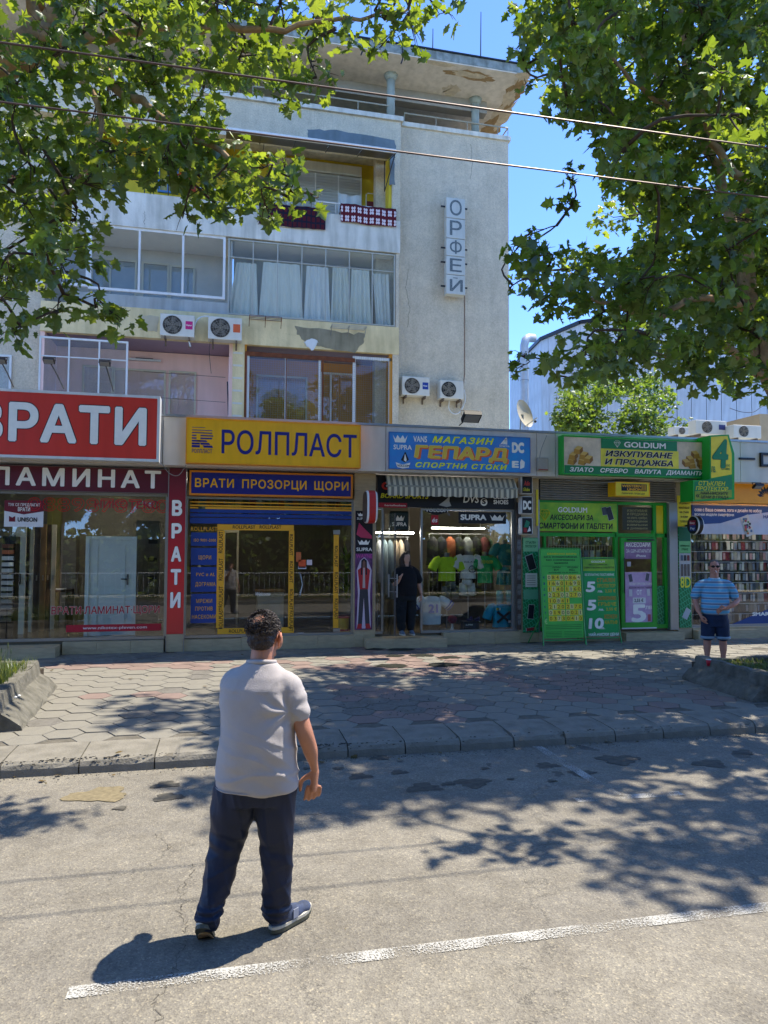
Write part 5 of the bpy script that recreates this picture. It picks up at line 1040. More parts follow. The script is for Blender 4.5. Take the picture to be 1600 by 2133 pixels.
# yellow narrow notice & round lightbox
x0_,x1_,z0_,z1_ = pr(1411,1032,1439,1096,YS-.02); T = thing('yellow_notice','narrow yellow notice about phone repair above the round lightbox','sign',(x0_,YS-.02,z0_)); boxo('board', mat('lemon','EAD41E',.4), T, x0_,x1_,YS-.02,YS-.002,z0_,z1_)
for k,s in enumerate(('РЕМОНТ','ПРОДАЖБА И','ИЗКУПУВАНЕ','НА СТАРИ','И НОВИ','ТЕЛЕФОНИ')): w_ = len(s)/11; cx = (x0_+x1_)/2; text(s, T, K_, cx-.12*w_-.02,cx+.12*w_+.02,z1_-.09-k*.098,z1_-.045-k*.098,YS-.02,bold=.02)
boxo('board', mat('lemon','EAD41E',.4), thing('yellow_strip','thin yellow strip on the column left of the green header sign','sign',(xs(1119),YS,3)), xs(1117), xs(1121), YS-.02, YS-.002, at(1118,1095,YS).z, at(1118,1020,YS).z)
c_ = at(1449,1094,13.15); pay = lightbox('payment_lightbox','round black lightbox with a small red and blue payment mark beside the 8D poster',c_.x,c_.z,13.15,.14,.40,.40,M['black'],M['black'],ex=1,arm=True)
PL = (Vector((c_.x-.073,13.15,c_.z)), Vector((0,-1,0)), Vector((0,0,1)), Vector((-1,0,0)))
rect(pay, plain('A01C3A'), -.1,.1,.0,.1,PL,off=.002); rect(pay, plain('2A3A7A'), -.1,.1,-.12,.0,PL,off=.002); text('Easy', pay, W_, -.08,.08,.03,.07,PL,off=.004); text('Pay', pay, W_, -.07,.07,-.09,-.04,PL,off=.004)
# big green projecting sign "4"
def gsign():
    T = thing('tall_green_sign','tall green box sign with a big 4 and СТЪКЛЕН ПРОТЕКТОР beside the gold signboard','sign',(X(1500,12.7),12.7,3))
    Yf = 12.6; P = [(1479,907),(1518,905),(1530,945),(1530,1040),(1444,1044),(1444,1000),(1479,1000)]
    W = [at(a,b,Yf) for a,b in P][::-1]
    bl = MB(); bl.prism(W, (0,.42,0)); bl.build('box', GF, T)
    inn = [(1481,910),(1515,908),(1524,945),(1524,1036),(1447,1039),(1447,1003),(1481,1003)]
    q = lambda pts: [(at(a,b,Yf).x, at(a,b,Yf).z) for a,b in pts]
    poly(T, GS, q([(1447,1004),(1524,990),(1525,1022),(1447,1025)]), Yf, off=.004); poly(T, mat('lemon','EAD41E',.4), q([(1481,910),(1515,908),(1524,945),(1524,988),(1481,996)]), Yf, off=.005); poly(T, mat('olive_yellow','8E9E20',.4), q([(1447,1023),(1524,1020),(1524,1036),(1447,1041)]), Yf, off=.006)
    text('4', T, GS, X(1486,Yf), X(1519,Yf), at(1486,975,Yf).z, at(1486,914,Yf).z, Yf, bold=.03, shear=.1, off=.009, out=plain('0A3A1E'), outw=.008); text('ЛВ.', T, GS, X(1483,Yf), X(1493,Yf), at(1486,984,Yf).z, at(1486,972,Yf).z, Yf, off=.009, bold=.03)
    for k,s in enumerate(('БЕЗПЛАТНО','ПОСТАВЯНЕ')): text(s, T, GS, X(1504,Yf), X(1522,Yf), at(1504,972+k*7,Yf).z, at(1504,967+k*7,Yf).z, Yf, off=.009)
    text('СТЪКЛЕН', T, LIM, X(1456,Yf), X(1512,Yf), at(1456,1011,Yf).z, at(1456,1002,Yf).z, Yf, off=.009, bold=.02, shear=.2); text('ПРОТЕКТОР', T, LIM, X(1450,Yf), X(1518,Yf), at(1450,1021,Yf).z, at(1450,1013,Yf).z, Yf, off=.009, bold=.02, shear=.2)
    text('НАЙ-НИСКИТЕ', T, K_, X(1460,Yf), X(1518,Yf), at(1460,1030,Yf).z, at(1460,1024,Yf).z, Yf, off=.01, bold=.02, shear=.2); text('ЦЕНИ В ГРАДА', T, K_, X(1460,Yf), X(1518,Yf), at(1460,1038,Yf).z, at(1460,1032,Yf).z, Yf, off=.01, bold=.02, shear=.2); text('«', T, K_, X(1450,Yf), X(1458,Yf), at(1450,1036,Yf).z, at(1450,1026,Yf).z, Yf, off=.01)
gsign()
# A-boards on the pavement
def aboard(name, label, l, t, r, b_, Y, lean, fm, pm):
    T = thing(name, label, 'pavement sign', (X((l+r)/2,Y), Y, .2)); x0 = X(l,Y,1250); x1 = X(r,Y,1250); zt = at(l,t,Y).z; zb = gz(Y)
    O = Vector((0,Y,zb)); V_ = Vector((0,lean,zt-zb)).normalized(); N = Vector((0,-V_.z,V_.y)); pl = (O, Vector((1,0,0)), V_, N); L_ = (Vector((0,lean,zt-zb))).length
    bd = MB(); c = O+V_*(L_/2+.06)+Vector(((x0+x1)/2,0,0)); bd.obox(c, ((x1-x0)/2-.02,0,0), V_*(L_/2-.08), N*.008); bd.build('board', pm, T)
    for s,xx in ((1,x0),(-1,x1)):
        f = MB(); top = O+V_*L_+Vector((xx,0,0)); f.tube([O+Vector((xx-s*.015,-.03,.0)), O+V_*.3+Vector((xx,0,0)), top-V_*.03, top+Vector((s*.03,0,0))],.014,8); f.build('leg', fm, T)
        f = MB(); f.tube([O+V_*(L_*.32)+Vector((xx+s*.0,.01,0)), Vector((xx-s*.10,Y+.50,zb))],.011,6); f.build('strut', fm, T)
    for v in (.1,L_): f = MB(); f.tube([O+V_*v+Vector((x0+.03,0,0)), O+V_*v+Vector((x1-.03,0,0))],.013,8); f.build('crossbar', fm, T)
    return T, x0, x1, L_, (pl[0]+N*.008, pl[1], pl[2], pl[3])
LGF = mat('light_green_paint','3E9A4A',.4,.06)
T,x0,x1,L_,pl = aboard('exchange_rate_board','green pavement board with yellow tiles of exchange rate digits',1132,1142,1218,1332,13.0,.18,LGF,mat('board_green','4CB446',.5,.12,2))
w_ = x1-x0
for k,(s,a,b_) in enumerate((('ОБМЕННО БЮРО',.18,.9),('БЕЗ КОМИСИОНА',.1,.92),('NO COMMISSION',.15,.85),('БАНКНОТИ',.35,.68))): text(s, T, [LIM,K_,K_,K_][k], x0+w_*a,x0+w_*b_,L_-.13-k*.062,L_-.095-k*.062,pl,bold=.02)
rect(T, K_, x0+.04,x1-.04,L_-.36,L_-.355,pl); text('КУПУВА', T, K_, x0+w_*.3,x0+w_*.5,L_-.40,L_-.37,pl); text('ПРОДАВА', T, K_, x0+w_*.66,x0+w_*.92,L_-.40,L_-.37,pl); text('BUY', T, K_, x0+w_*.33,x0+w_*.45,L_-.45,L_-.415,pl,bold=.02); text('SELL', T, K_, x0+w_*.7,x0+w_*.85,L_-.45,L_-.415,pl,bold=.02); text('КУПУВАМЕ СА И ЗА ЕВРО', T, K_, x0+w_*.2,x0+w_*.92,L_-.50,L_-.475,pl)
rows = [('0848','0864'),('1660','1690'),('1140','1160'),('2230','2270'),('1084','1'),('2120','2170'),('0190','0021'),('0373','0410')]
YT = mat('digit_tile','E4D02C',.4,.1,8); YT2 = mat('digit_tile_pale','E0D880',.4,.1,8)
for r_,(a,b_) in enumerate(rows):
    zt = L_-.53-r_*.116
    for q,s in enumerate((a,b_)):
        for k,ch in enumerate(s):
            xx = x0+w_*.15+q*w_*.42+k*w_*.1+.004; rect(T, YT if (k+r_)%3 else YT2, xx,xx+w_*.095,zt-.105,zt,pl,off=.004,name='digit_tile'); text(ch, T, K_, xx+w_*(.038 if ch == '1' else .018),xx+w_*(.055 if ch == '1' else .075),zt-.088,zt-.018,pl,off=.006,bold=.0)
    text(['€','$','£','F','C','K','Y','T'][r_], T, plain('20306A'), x0+w_*.055,x0+w_*.10,zt-.08,zt-.03,pl)
for k in range(3): rect(T, plain('2A6A2A'), x0+.06,x1-.06,L_-1.53-k*.035,L_-1.52-k*.035,pl)
text('€', T, plain('9ACA7A'), x0+.04,x0+.1,L_-1.5,L_-1.4,pl,bold=.03)
for k in range(4): rect(T, plain('2A6A2A'), x0+.06,x0+w_*.45,L_-1.66-k*.03,L_-1.652-k*.03,pl); rect(T, plain('2A6A2A'), x0+w_*.5,x1-.06,L_-1.66-k*.03,L_-1.652-k*.03,pl)
T,x0,x1,L_,pl = aboard('price_board','green pavement board with large prices 5, 5 and 10 beside the exchange board',1219,1162,1291,1328,13.15,.16,LGF,mat('board_deep_green','189A48',.5,.15,2)); w_ = x1-x0
rect(T, LG, x0+.03,x1-.03,L_-.27,L_-.03,pl); text('GOLDIUM', T, W_, x0+w_*.28,x0+w_*.68,L_-.1,L_-.06,pl,off=.006,bold=.02); text('АКСЕСОАРИ ЗА', T, K_, x0+w_*.2,x0+w_*.75,L_-.16,L_-.125,pl,off=.006); text('СМАРТФОНИ И ТАБЛЕТИ', T, K_, x0+w_*.06,x0+w_*.94,L_-.22,L_-.185,pl,off=.006); phone(T, 0,0,99) if False else None
text('БЕЗПЛАТНО ПОСТАВЯНЕ', T, W_, x0+w_*.08,x0+w_*.93,L_-.37,L_-.325,pl,bold=.01)
for k,(n_,l1,l2) in enumerate((('5','СТЪКЛЕН','ПРОТЕКТОР'),('5','СИЛИКОНОВО','ГРЪБЧЕ'),('10','КОЖЕН','КАЛЪФ'))):
    zt = L_-.44-k*.37; text(n_, T, W_, x0+w_*(.08 if len(n_)==1 else .1),x0+w_*(.36 if len(n_)==1 else .55),zt-.26,zt-.04,pl,bold=.045,shear=.1,out=K_,outw=.01)
    xx = .42 if len(n_)==1 else .58; text(l1, T, plain('C88A1C'), x0+w_*xx,x0+w_*.95,zt-.06,zt+.02,pl,bold=.02,shear=.1); text(l2, T, plain('C8B01C'), x0+w_*xx,x0+w_*.95,zt-.17,zt-.10,pl,bold=.02,shear=.1); text('лв.', T, W_, x0+w_*.42,x0+w_*.58,zt-.27,zt-.22,pl,bold=.02)
    if k < 2: text('2,55 €', T, plain('C8B01C'), x0+w_*.64,x0+w_*.95,zt-.27,zt-.21,pl,bold=.02)
text('НАЙ-НИСКИ ЦЕНИ', T, W_, x0+w_*.1,x0+w_*.97,.14,.2,pl,bold=.03)
# --- shop 5: phone shop at the right
T = thing('dark_shop_lettering','black sign lettering on the pale fascia above the phone case shop','sign',(X(1570,YF),YF,3.9))
x0_,x1_,z0_,z1_ = pr(1540,953,1572,957,YF-.02); b = MB(); b.box(x0_,x1_,YF-.04,YF-.002,z0_,z1_); b.build('bar', M['black'], T)
x0_,x1_,z0_,z1_ = pr(1583,943,1622,972,YF-.02); 
for bb in ((x0_,x1_,z1_-.05,z1_),(x0_,x1_,z0_,z0_+.05),(x0_,x0_+.05,z0_+.051,z1_-.051),(x1_-.12,x1_-.07,z0_+.051,(z0_+z1_)/2)): b = MB(); b.box(bb[0],bb[1],YF-.06,YF-.002,bb[2],bb[3]); b.build('letter_stroke', M['black'], T)
T = thing('orange_strip_sign','orange strip sign with a black fan shaped mark at the right edge','sign',(X(1600,YS),YS-.05,3)); x0_,x1_,z0_,z1_ = pr(1441,1003,1900,1046,YS-.08); boxo('panel', mat('sign_orange','F29E0C',.4,.05), T, x0_,x1_,YS-.08,YS-.02,z0_,z1_)
c_ = at(1596,1035,YS-.08)
for k in range(8):
    a = math.pi*(.06+.126*k); d = Vector((math.cos(a),0,math.sin(a))); n_ = Vector((-d.z,0,d.x)); p = [Vector((c_.x,0,c_.z))+d*.06+n_*0, Vector((c_.x,0,c_.z))+d*.16+n_*.035, Vector((c_.x,0,c_.z))+d*.24, Vector((c_.x,0,c_.z))+d*.16-n_*.035]
    poly(T, K_, [(q.x,q.z) for q in p][::-1], YS-.08, name='printed_petal')
def spot(label, base, head, tilt=None, s=.13, group=None):
    T = thing('spotlight', label, 'spotlight', base, group); b = MB(); base, head = Vector(base), Vector(head); b.tube([base, base.lerp(head,.5)+Vector((.0,0,.02)), head],.012,6); b.build('arm', M['dark'], T)
    b = MB(); ax = Vector((1,0,0)); ay = Vector((0,-.5,-.85)); az = ax.cross(ay); b.obox(head+Vector((0,-.03,.0)), ax*s, az*s*.7, ay*s*.25); b.build('housing', M['black'], T)
    b = MB(); b.obox(head+Vector((0,-.03,.0))+ay*s*.27, ax*s*.86, az*s*.58, ay*.004); b.build('lens', mat('lamp_glass','8A8E90',.15,.1), T)
    b = MB(); h = head+Vector((0,-.03,0)); b.tube([h+ax*s*1.08, h+ax*s*1.08-ay*s*.9, h-ax*s*1.08-ay*s*.9, h-ax*s*1.08],.009,6); b.build('bracket', M['dark'], T); return T
spot('black floodlight on a slanting arm at the roof edge above the blue banner', at(957,886,13.1), at(981,869,12.6), s=.17)
for lb,b0,h0 in (('black spotlight on an arm left above the red signboard',(133,810),(103,752)),('black spotlight on an arm right above the red signboard',(236,815),(219,757)),('black spotlight at the left edge above the red signboard',(28,806),(2,752))): spot(lb, at(*b0,12.9), at(*h0,12.35), s=.085, group='spotlights above the red signboard')
spot('dark lamp hanging over the orange strip sign', at(1575,1002,13.2), at(1577,1013,13.0), s=.1)
# blue and white banner, phone wall
w5 = window_sheet('phone_shop_window','phone case shop window behind the man in the striped shirt',1441,1800,[1442,1515,1640,1790],ZFL,at(1441,1048,YG).z)
x0_,x1_,z0_,z1_ = pr(1441,1052,1640,1110,YG); q = lambda pts: [(at(a,b,YG).x, at(a,b,YG).z) for a,b in pts]
poly(w5, mat('banner_blue2','20407A',.45,.06), q([(1441,1052),(1640,1056),(1640,1062),(1560,1072),(1500,1090),(1441,1093)])[::-1], YG, off=.010, name='sticker'); poly(w5, mat('banner_grey','B4BAC6',.45,.1), q([(1441,1090),(1500,1086),(1560,1068),(1640,1058),(1640,1114),(1441,1112)])[::-1], YG, off=.008, name='sticker')
ptext('сове с Ваша снимка, лого и дизайн по избор', w5, W_, 1446,1058,1586,1065,YG, off=.014, bold=.02); ptext('всички модели смартфони', w5, W_, 1446,1068,1528,1074,YG, off=.014, bold=.02); ptext('ни!', w5, W_, 1446,1078,1458,1083,YG, off=.014, bold=.02)
phone(w5, X(1556,YG), at(1556,1095,YG).z, YG-.01, .2,.44,.35,'C8C4B8')
b = MB()
for k in range(26):
    a, c2 = rnd.uniform(-.08,.08), rnd.uniform(-.18,.18); cx, cz = X(1556,YG)+a*math.cos(.35)-c2*math.sin(.35), at(1556,1095,YG).z+a*math.sin(.35)+c2*math.cos(.35); s_ = rnd.uniform(.015,.03); rect(w5, plain(['4A6A8A','B86A2A','6A8A3A','2A2A2A','A83A4A'][k%5]), cx-s_,cx+s_,cz-s_,cz+s_,YG-.01,off=.011+.0002*k,name='printed_shape')
poly(w5, mat('banner_blue2','20407A',.45,.06), q([(1524,1300),(1640,1252),(1700,1252),(1700,1304),(1524,1304)]), YG, off=.010, name='sticker'); ptext('SMART', w5, W_, 1566,1275,1610,1283,YG, off=.014, bold=.04)
text('НАЙ-', w5, NAVY, X(1590,YG), X(1612,YG), at(1590,1080,YG).z, at(1590,1073,YG).z, YG, off=.014, bold=.03)
# phone cases on the display wall
Yw = 14.05; bwall = thing('display_wall','grey slotted display wall behind the phone cases','display wall',(X(1540,Yw),Yw,ZFL)); boxo('panel', mat('display_grey','4A4A48',.7,.1), bwall, xs(1441), xs(1441)+6, Yw+.06, Yw+.1, ZFL, 2.9)
for k in range(9): boxo('shelf_rail', M['white'], bwall, xs(1441), xs(1441)+6, Yw+.02, Yw+.058, ZFL+.22+k*.235, ZFL+.232+k*.235)
cc = ['2A2C32','3A3E48','8A8880','6E6A62','1A1C22','A09C92','5A4A44','44525E','94848A','B4B0A8','7A2A34','2A4A3E']
meshes = []
for c_ in cc:
    b = MB(); b.box(-.042,.042,-.008,.008,0,.19); meshes.append(b.mesh('case', plain(c_), (0,0,0)))
bi = MB(); bi.box(-.028,.028,-.011,-.0085,.02,.16); inner = [bi.mesh('insert', plain(c_), (0,0,0)) for c_ in ('C8C4BA','8A8E94','B08A8A','6A7A8A')]
CN = ['charcoal','slate','grey','brownish grey','black','pale grey','brown','blue grey','mauve','beige','dark red','dark green']
for r_ in range(9):
    cnt = 0
    for k in range(34):
        x = xs(1441)+.09+k*.096+rnd.uniform(-.006,.006); z = ZFL+.03+r_*.235
        px, py, d = proj((x,Yw,z))
        if px > 1640 or rnd.random() < .05: continue
        dark = k < 7; ci = rnd.choice([0,1,4,4,0,6]) if dark else rnd.randrange(len(cc)); me = meshes[ci]; cnt += 1
        T = thing('phone_case','%s phone case, %s from the left, %s row of the display wall'%(CN[ci], ORD[cnt-1], 'lowest' if r_ == 0 else ORD[8-r_]+' highest' if r_ < 8 else 'top'),'phone case',(x,Yw,z),'phone cases on the display wall')
        o = bpy.data.objects.new('case', me); link(o, T, (x,Yw+rnd.uniform(-.02,.02),z)); o.rotation_euler = (0,rnd.gauss(0,.03),rnd.gauss(0,.15))
        if not dark and rnd.random() < .6: i_ = bpy.data.objects.new('insert', inner[rnd.randrange(4)]); link(i_, o, WO[o.name])
# ================================================================== APARTMENT BUILDING
YB, YR = 18.7, 19.15
bld = thing('apartment_block','four storey grey roughcast apartment block with glazed balconies and overhanging roof','building',(0,20,0))
def bx(name, m, l, t, r, b_, Y, dep, parent=None, **kw):
    x0, x1, z0, z1 = pr(l, t, r, b_, Y); return boxo(name, m, parent or bld, x0, x1, Y, Y+dep, z0, z1, **kw)
XR = at(1060,600,YR).x; XM = at(832,600,YR).x; XE = at(833,600,YB).x; XL2 = -14
# right plain block
ztR = at(838,264,YR).z
boxo('stair_wall', M['stucco'], bld, XE-.6, XR, YR, YR+.3, 4.35, ztR); boxo('side_wall', M['stucco'], bld, XR-.3, XR-.002, YR+.301, 30, 4.35, ztR)
boxo('parapet_cap', M['concW'], bld, XE+.012, XR+.06, YR-.06, YR+.36, ztR+.002, ztR+.13)
boxo('side_cap', M['concW'], bld, XR-.34, XR+.06, YR+.362, 30, ztR+.002, ztR+.12)
ZA0, ZA1 = at(500,716,YB).z, at(500,657,YB).z       # slab band above first floor
ZB0, ZB1 = at(500,495,YB).z, at(500,425,YB).z
ZC0 = at(600,298,YB).z; ZC1 = at(838,255,YB).z
xl = XL2
X85 = X(83,YB,760)
# bands (balcony fronts)
boxo('balcony_front', M['concB'], bld, at(83,700,YB).x, XE-.02, YB, YB+.18, ZA0, ZA1)
boxo('slab', M['lilac'], bld, at(83,700,YB).x, XE-.02, YB+.181, YB+1.5, ZA0+.02, ZA0+.2)
boxo('balcony_front', M['concW'], bld, at(150,450,YB).x, XE-.0, YB-.02, YB+.16, ZB0, ZB1)
boxo('slab', M['concW'], bld, at(150,450,YB).x, XE-.0, YB+.161, YB+1.5, ZB0+.02, ZB0+.2)
boxo('parapet', M['stuccoL'], bld, at(60,200,YB).x, XE+.01, YB, YB+.25, ZC0, ZC1)
boxo('slab', M['concW'], bld, at(60,200,YB).x, XE+.01, YB+.251, YB+1.6, ZC0+.45, ZC0+.6)
boxo('parapet_cap', M['concW'], bld, at(60,200,YB).x, XE+.07, YB-.07, YB+.33, ZC1+.002, ZC1+.13)
boxo('pier', M['stuccoL'], bld, X(809,YB,450)+.102, XE-.0, YB+.001, YB+1.5, ZB1+.001, ZC0-.001)
boxo('pier', M['stucco'], bld, X(825,YB,600), XE-.02, YB+.02, YR-.001, ZA1+.001, ZB0-.001); boxo('pier', M['stucco'], bld, X(818,YB,800), XE-.02, YB+.02, YR-.001, 4.35, ZA0-.001)
# repair patches
def patch(m, pts, Y, name='render_patch', jit=.03):
    P = []
    for i in range(len(pts)):
        a, b = pts[i], pts[(i+1)%len(pts)]
        for k in range(5):
            q = k/5; p = at(a[0]+(b[0]-a[0])*q, a[1]+(b[1]-a[1])*q, Y); P.append(Vector((p.x+rnd.gauss(0,jit), Y, p.z+rnd.gauss(0,jit))))
    b = MB(); b.prism([p+Vector((0,-.008,0)) for p in P][::-1], (0,.007,0)); return b.build(name, m, bld)
patch(mat('fresh_cement','6E7A7E',.9,.12,3,grime=.2), [(641,268),(700,272),(822,290),(824,330),(818,338),(805,318),(640,296)], YB, jit=.015)
patch(mat('fresh_cement','6E7A7E',.9,.12,3,grime=.2), [(812,330),(822,332),(822,385),(812,385)], YB-.002, jit=.01)
patch(mat('beige_patch','8C846C',.9,.15,3,grime=.3), [(615,678),(700,690),(760,697),(757,715),(740,733),(690,728),(640,715),(622,700)], YB-.0, jit=.02); patch(M['white'], [(632,712),(650,705),(664,712),(652,730),(640,722)], YB-.01, jit=.015)
patch(mat('beige_patch2','B5A98C',.9,.1,3), [(290,655),(330,660),(328,690),(292,688)], YB, jit=.01)
# ---- floor 1
def recess(l, r, z0, z1, wallm, ceilm=None, dep=1.35, name='recess_wall'):
    x0, x1 = X(l,YB,700), X(r,YB,700)
    boxo(name, wallm, bld, x0, x1, YB+dep, YB+dep+.1, z0, z1); boxo(name, wallm, bld, x0-.1, x0-.001, YB+.05, YB+dep, z0, z1); boxo(name, wallm, bld, x1+.001, x1+.1, YB+.05, YB+dep, z0, z1)
    return x0, x1
z1f = ZA0
recess(92,478,4.35,z1f-.001,M['pink']); recess(515,812,4.35,z1f-.001,M['orange'])
boxo('column', M['concB'], bld, X(484,YB,780), X(509,YB,780), YB-.01, YB+.3, 4.35, ZA0-.001)
for z in np.arange(4.5,7.2,.33): boxo('column_joint', M['concW'], bld, X(485,YB,780), X(505,YB,780), YB-.016, YB-.011, z, z+.05)
boxo('stucco_wall', M['stucco'], bld, XL2, X(83,YB,760), YB+.3, YB+.5, 4.35, ZB0+1); boxo('stucco_wall', M['stuccoL'], bld, XL2, X(150,YB,300), YB+.302, YB+.5, ZB0+1.01, ZC1)
yw = YB+1.33
def win(name, label, l, t, r, b_, Y, cols, fm=M['white'], gm=None, fw=.05, rows=None, parent=None, inner=None):
    """window with frame, bars and one pane per light; cols/rows are fractions"""
    x0, x1, z0, z1 = pr(l, t, r, b_, Y)
    f = boxo.__call__ if False else None
    w_ = MB(); w_.box(x0,x1,Y-.03,Y+.03,z1-fw,z1); w_.box(x0,x1,Y-.03,Y+.03,z0,z0+fw); w_.box(x0,x0+fw,Y-.029,Y+.029,z0+fw,z1-fw); w_.box(x1-fw,x1,Y-.029,Y+.029,z0+fw,z1-fw)
    cs = [0]+cols+[1]; rw = [0]+(rows or [])+[1]
    for c in cols: xc = x0+(x1-x0)*c; w_.box(xc-fw*.4,xc+fw*.4,Y-.026,Y+.026,z0+fw,z1-fw)
    for c in (rows or []): zc = z0+(z1-z0)*c; w_.box(x0+fw,x1-fw,Y-.022,Y+.022,zc-fw*.3,zc+fw*.3)
    fr_ = w_.build(name, fm, parent or bld)
    for i in range(len(cs)-1):
        for j in range(len(rw)-1):
            a, b = x0+(x1-x0)*cs[i], x0+(x1-x0)*cs[i+1]; c, d = z0+(z1-z0)*rw[j], z0+(z1-z0)*rw[j+1]
            boxo('pane', gm or M['wglass'], fr_, a+fw*.5, b-fw*.5, Y-.004, Y+.004, c+fw*.5, d-fw*.5)
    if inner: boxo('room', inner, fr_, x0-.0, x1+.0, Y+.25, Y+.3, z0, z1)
    return fr_
# pink balcony: window and two doors on the back wall
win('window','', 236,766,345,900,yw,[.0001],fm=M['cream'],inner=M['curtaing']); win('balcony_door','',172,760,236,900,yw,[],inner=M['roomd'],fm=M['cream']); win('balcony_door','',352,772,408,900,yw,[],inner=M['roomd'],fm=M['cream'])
# glazing grid left part of pink balcony
g = MB(); x0,x1,z0,z1 = pr(83,697,266,870,YB+.03)
win('balcony_glazing','',83,700,266,870,YB+.06,[.33,.67],rows=[.76],gm=glass('dusty_glass',(.9,.9,.9),1.3,milk=.10),fw=.045)
T = thing('strip_lamp','white strip lamp on the pink back wall of the balcony','lamp',(X(300,yw),yw,7)); x0,x1,z0,z1 = pr(266,745,335,749,yw-.08); boxo('tube', M['white'], T, x0,x1,yw-.08,yw-.01,z0,z0+.05); boxo('holder', M['dark'], T, x0+.2,x1-.2,yw-.06,yw-.005,z0+.052,z0+.075)
for k,(y0_,y1_) in enumerate(((778,800),(830,850))):
    T = thing('clothes_line',['upper clothes line across the pink balcony','lower clothes line across the pink balcony'][k],'clothes line',at(400,y0_,YB+.7)); b = MB(); b.tube([at(300,y0_-4,YB+.7),at(470,y0_+8,YB+.5)],.005,4); b.build('line', M['dark'], T)
T = thing('leaning_pole','dark pole standing in the right corner of the pink balcony','pole',at(476,860,YB+.3)); b = MB(); b.tube([at(476,865,YB+.3),at(474,795,YB+.3)],.02,6); b.build('rod', M['dark'], T)
# ochre balcony: brown framed glazing with open sash
BR = M['rust']
win('balcony_glazing','',515,733,668,900,YB+.06,[.52],fm=M['white'],fw=.06); b = MB(); x0,x1,z0,z1 = pr(511,733,815,740,YB-.0); b.box(x0,x1-1.0,YB+.0,YB+.02,z0-.0,z1+.02); b.box(x0,x0+.05,YB+.0,YB+.02,4.35,z0-.001); xx = X(668,YB); b.box(xx,xx+.04,YB,YB+.02,4.35,z0-.001); xx = X(592,YB); b.box(xx,xx+.02,YB-.005,YB+.015,4.35,z0-.001); b.build('rusty_frame', BR, bld)
win('balcony_glazing','',735,742,815,905,YB+.08,[],fm=M['white'],fw=.075,inner=None)
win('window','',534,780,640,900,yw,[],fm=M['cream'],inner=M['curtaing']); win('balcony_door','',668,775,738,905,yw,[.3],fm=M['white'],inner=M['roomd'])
# netting over the balcony
T = bld; b = MB(); x0,x1 = X(515,YB), X(812,YB)
for k in range(62): xx = x0+(x1-x0)*k/61; b.box(xx,xx+.004,YB+.02,YB+.022,4.4,ZA0-.1)
for k in range(50): zz = 4.4+k*.06; b.box(x0,x1,YB+.023,YB+.025,zz,zz+.003)
b.build('bird_net', mat('net','8A8A80',.7), bld, kind='stuff')
# small window far left
win('window','',-60,735,24,830,YB+.27,[.55],inner=M['curtaing'])
# ---- floor 2 left glazing
zw0 = ZA1
boxo('balcony_front', M['concG'], bld, at(150,640,YB).x, X(470,YB), YB+.02, YB+.15, ZA1+.001, at(300,617,YB).z)
GL = M['wglass']
win('balcony_glazing','',187,466,470,602,YB+.06,[.36,.68],fm=M['white'],fw=.065,gm=glass('balcony_glass',(.94,.96,.96),1.38)); win('balcony_glazing','',60,452,186,588,YB+.08,[.5],fm=M['white'],fw=.065)
x0, x1 = X(-40,YB), X(472,YB); boxo('recess_wall', mat('grey_plaster','C2BCAE',.9,.06), bld, x0, x1, YB+1.35, YB+1.45, ZA1-.3, ZB0); boxo('ceiling', mat('white_plaster','E0DDD2',.9,.04), bld, x0, x1, YB+.17, YB+1.34, ZB0-.02, ZB0+.018); boxo('recess_wall', mat('grey_plaster','C2BCAE',.9,.06), bld, x1+.001, x1+.05, YB+.1, YB+1.34, ZA1, ZB0)
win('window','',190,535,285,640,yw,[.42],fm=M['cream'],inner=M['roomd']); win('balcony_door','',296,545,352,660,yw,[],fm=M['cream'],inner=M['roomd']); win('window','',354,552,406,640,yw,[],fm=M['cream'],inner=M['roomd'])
# ---- floor 2 curtained glazing
cg = glass('old_glass',(.94,.96,.95),1.3,milk=.07)
win('balcony_glazing','',476,497,823,655,YB+.04,[k/7 for k in range(1,7)],rows=[.76],fm=mat('old_frame','A8A89C',.6,.1),fw=.035,gm=cg)
x0, x1 = X(480,YB), X(820,YB); zc0, zc1 = at(480,660,YB).z+.04, at(480,505,YB).z
for k,(a,b_,top,dn) in enumerate(((.0,.15,.80,1),(.15,.43,.84,0),(.43,.60,.84,0),(.60,.72,.86,0),(.72,.86,.85,0),(.86,.99,.82,-1))):
    b = MB(); b.smooth = True; n = 40; vs = []
    for i in range(n+1):
        q = i/n; xt = x0+(x1-x0)*(a+(b_-a)*(q*.8+.1)); xb = x0+(x1-x0)*(a+(b_-a)*q) - (.18*dn*(1-q) if dn>0 else 0)+(.15*(1-q) if dn<0 else 0); f = math.sin(q*26+k)*.035+math.sin(q*11)*.02
        vs += [(xt,YB+.30+f*.5,zc0+(zc1-zc0)*top),(xt*.5+xb*.5,YB+.3+f,zc0+(zc1-zc0)*.4),(xb,YB+.28+f*1.3,zc0)]
    b.add(vs, [(i*3+j,(i+1)*3+j,(i+1)*3+j+1,i*3+j+1) for i in range(n) for j in (0,1)])
    T = thing('curtain',['pale green curtain tied back at the far left of the glazed balcony','wide pale curtain second from the left in the glazed balcony','pale curtain in the middle of the glazed balcony','narrow whitish curtain right of the middle in the glazed balcony','bluish white curtain second from the right in the glazed balcony','short curtain tied back at the far right of the glazed balcony'][k],'curtain',((x0+x1)/2,YB+.3,zc0),'curtains of the glazed balcony'); b.build('cloth', mat('curtain_%d'%(k%3),['DAD8C8','DEDCCC','E2E0D6'][k%3],.9,.1,3,stretch=(9,9,.5)), T)
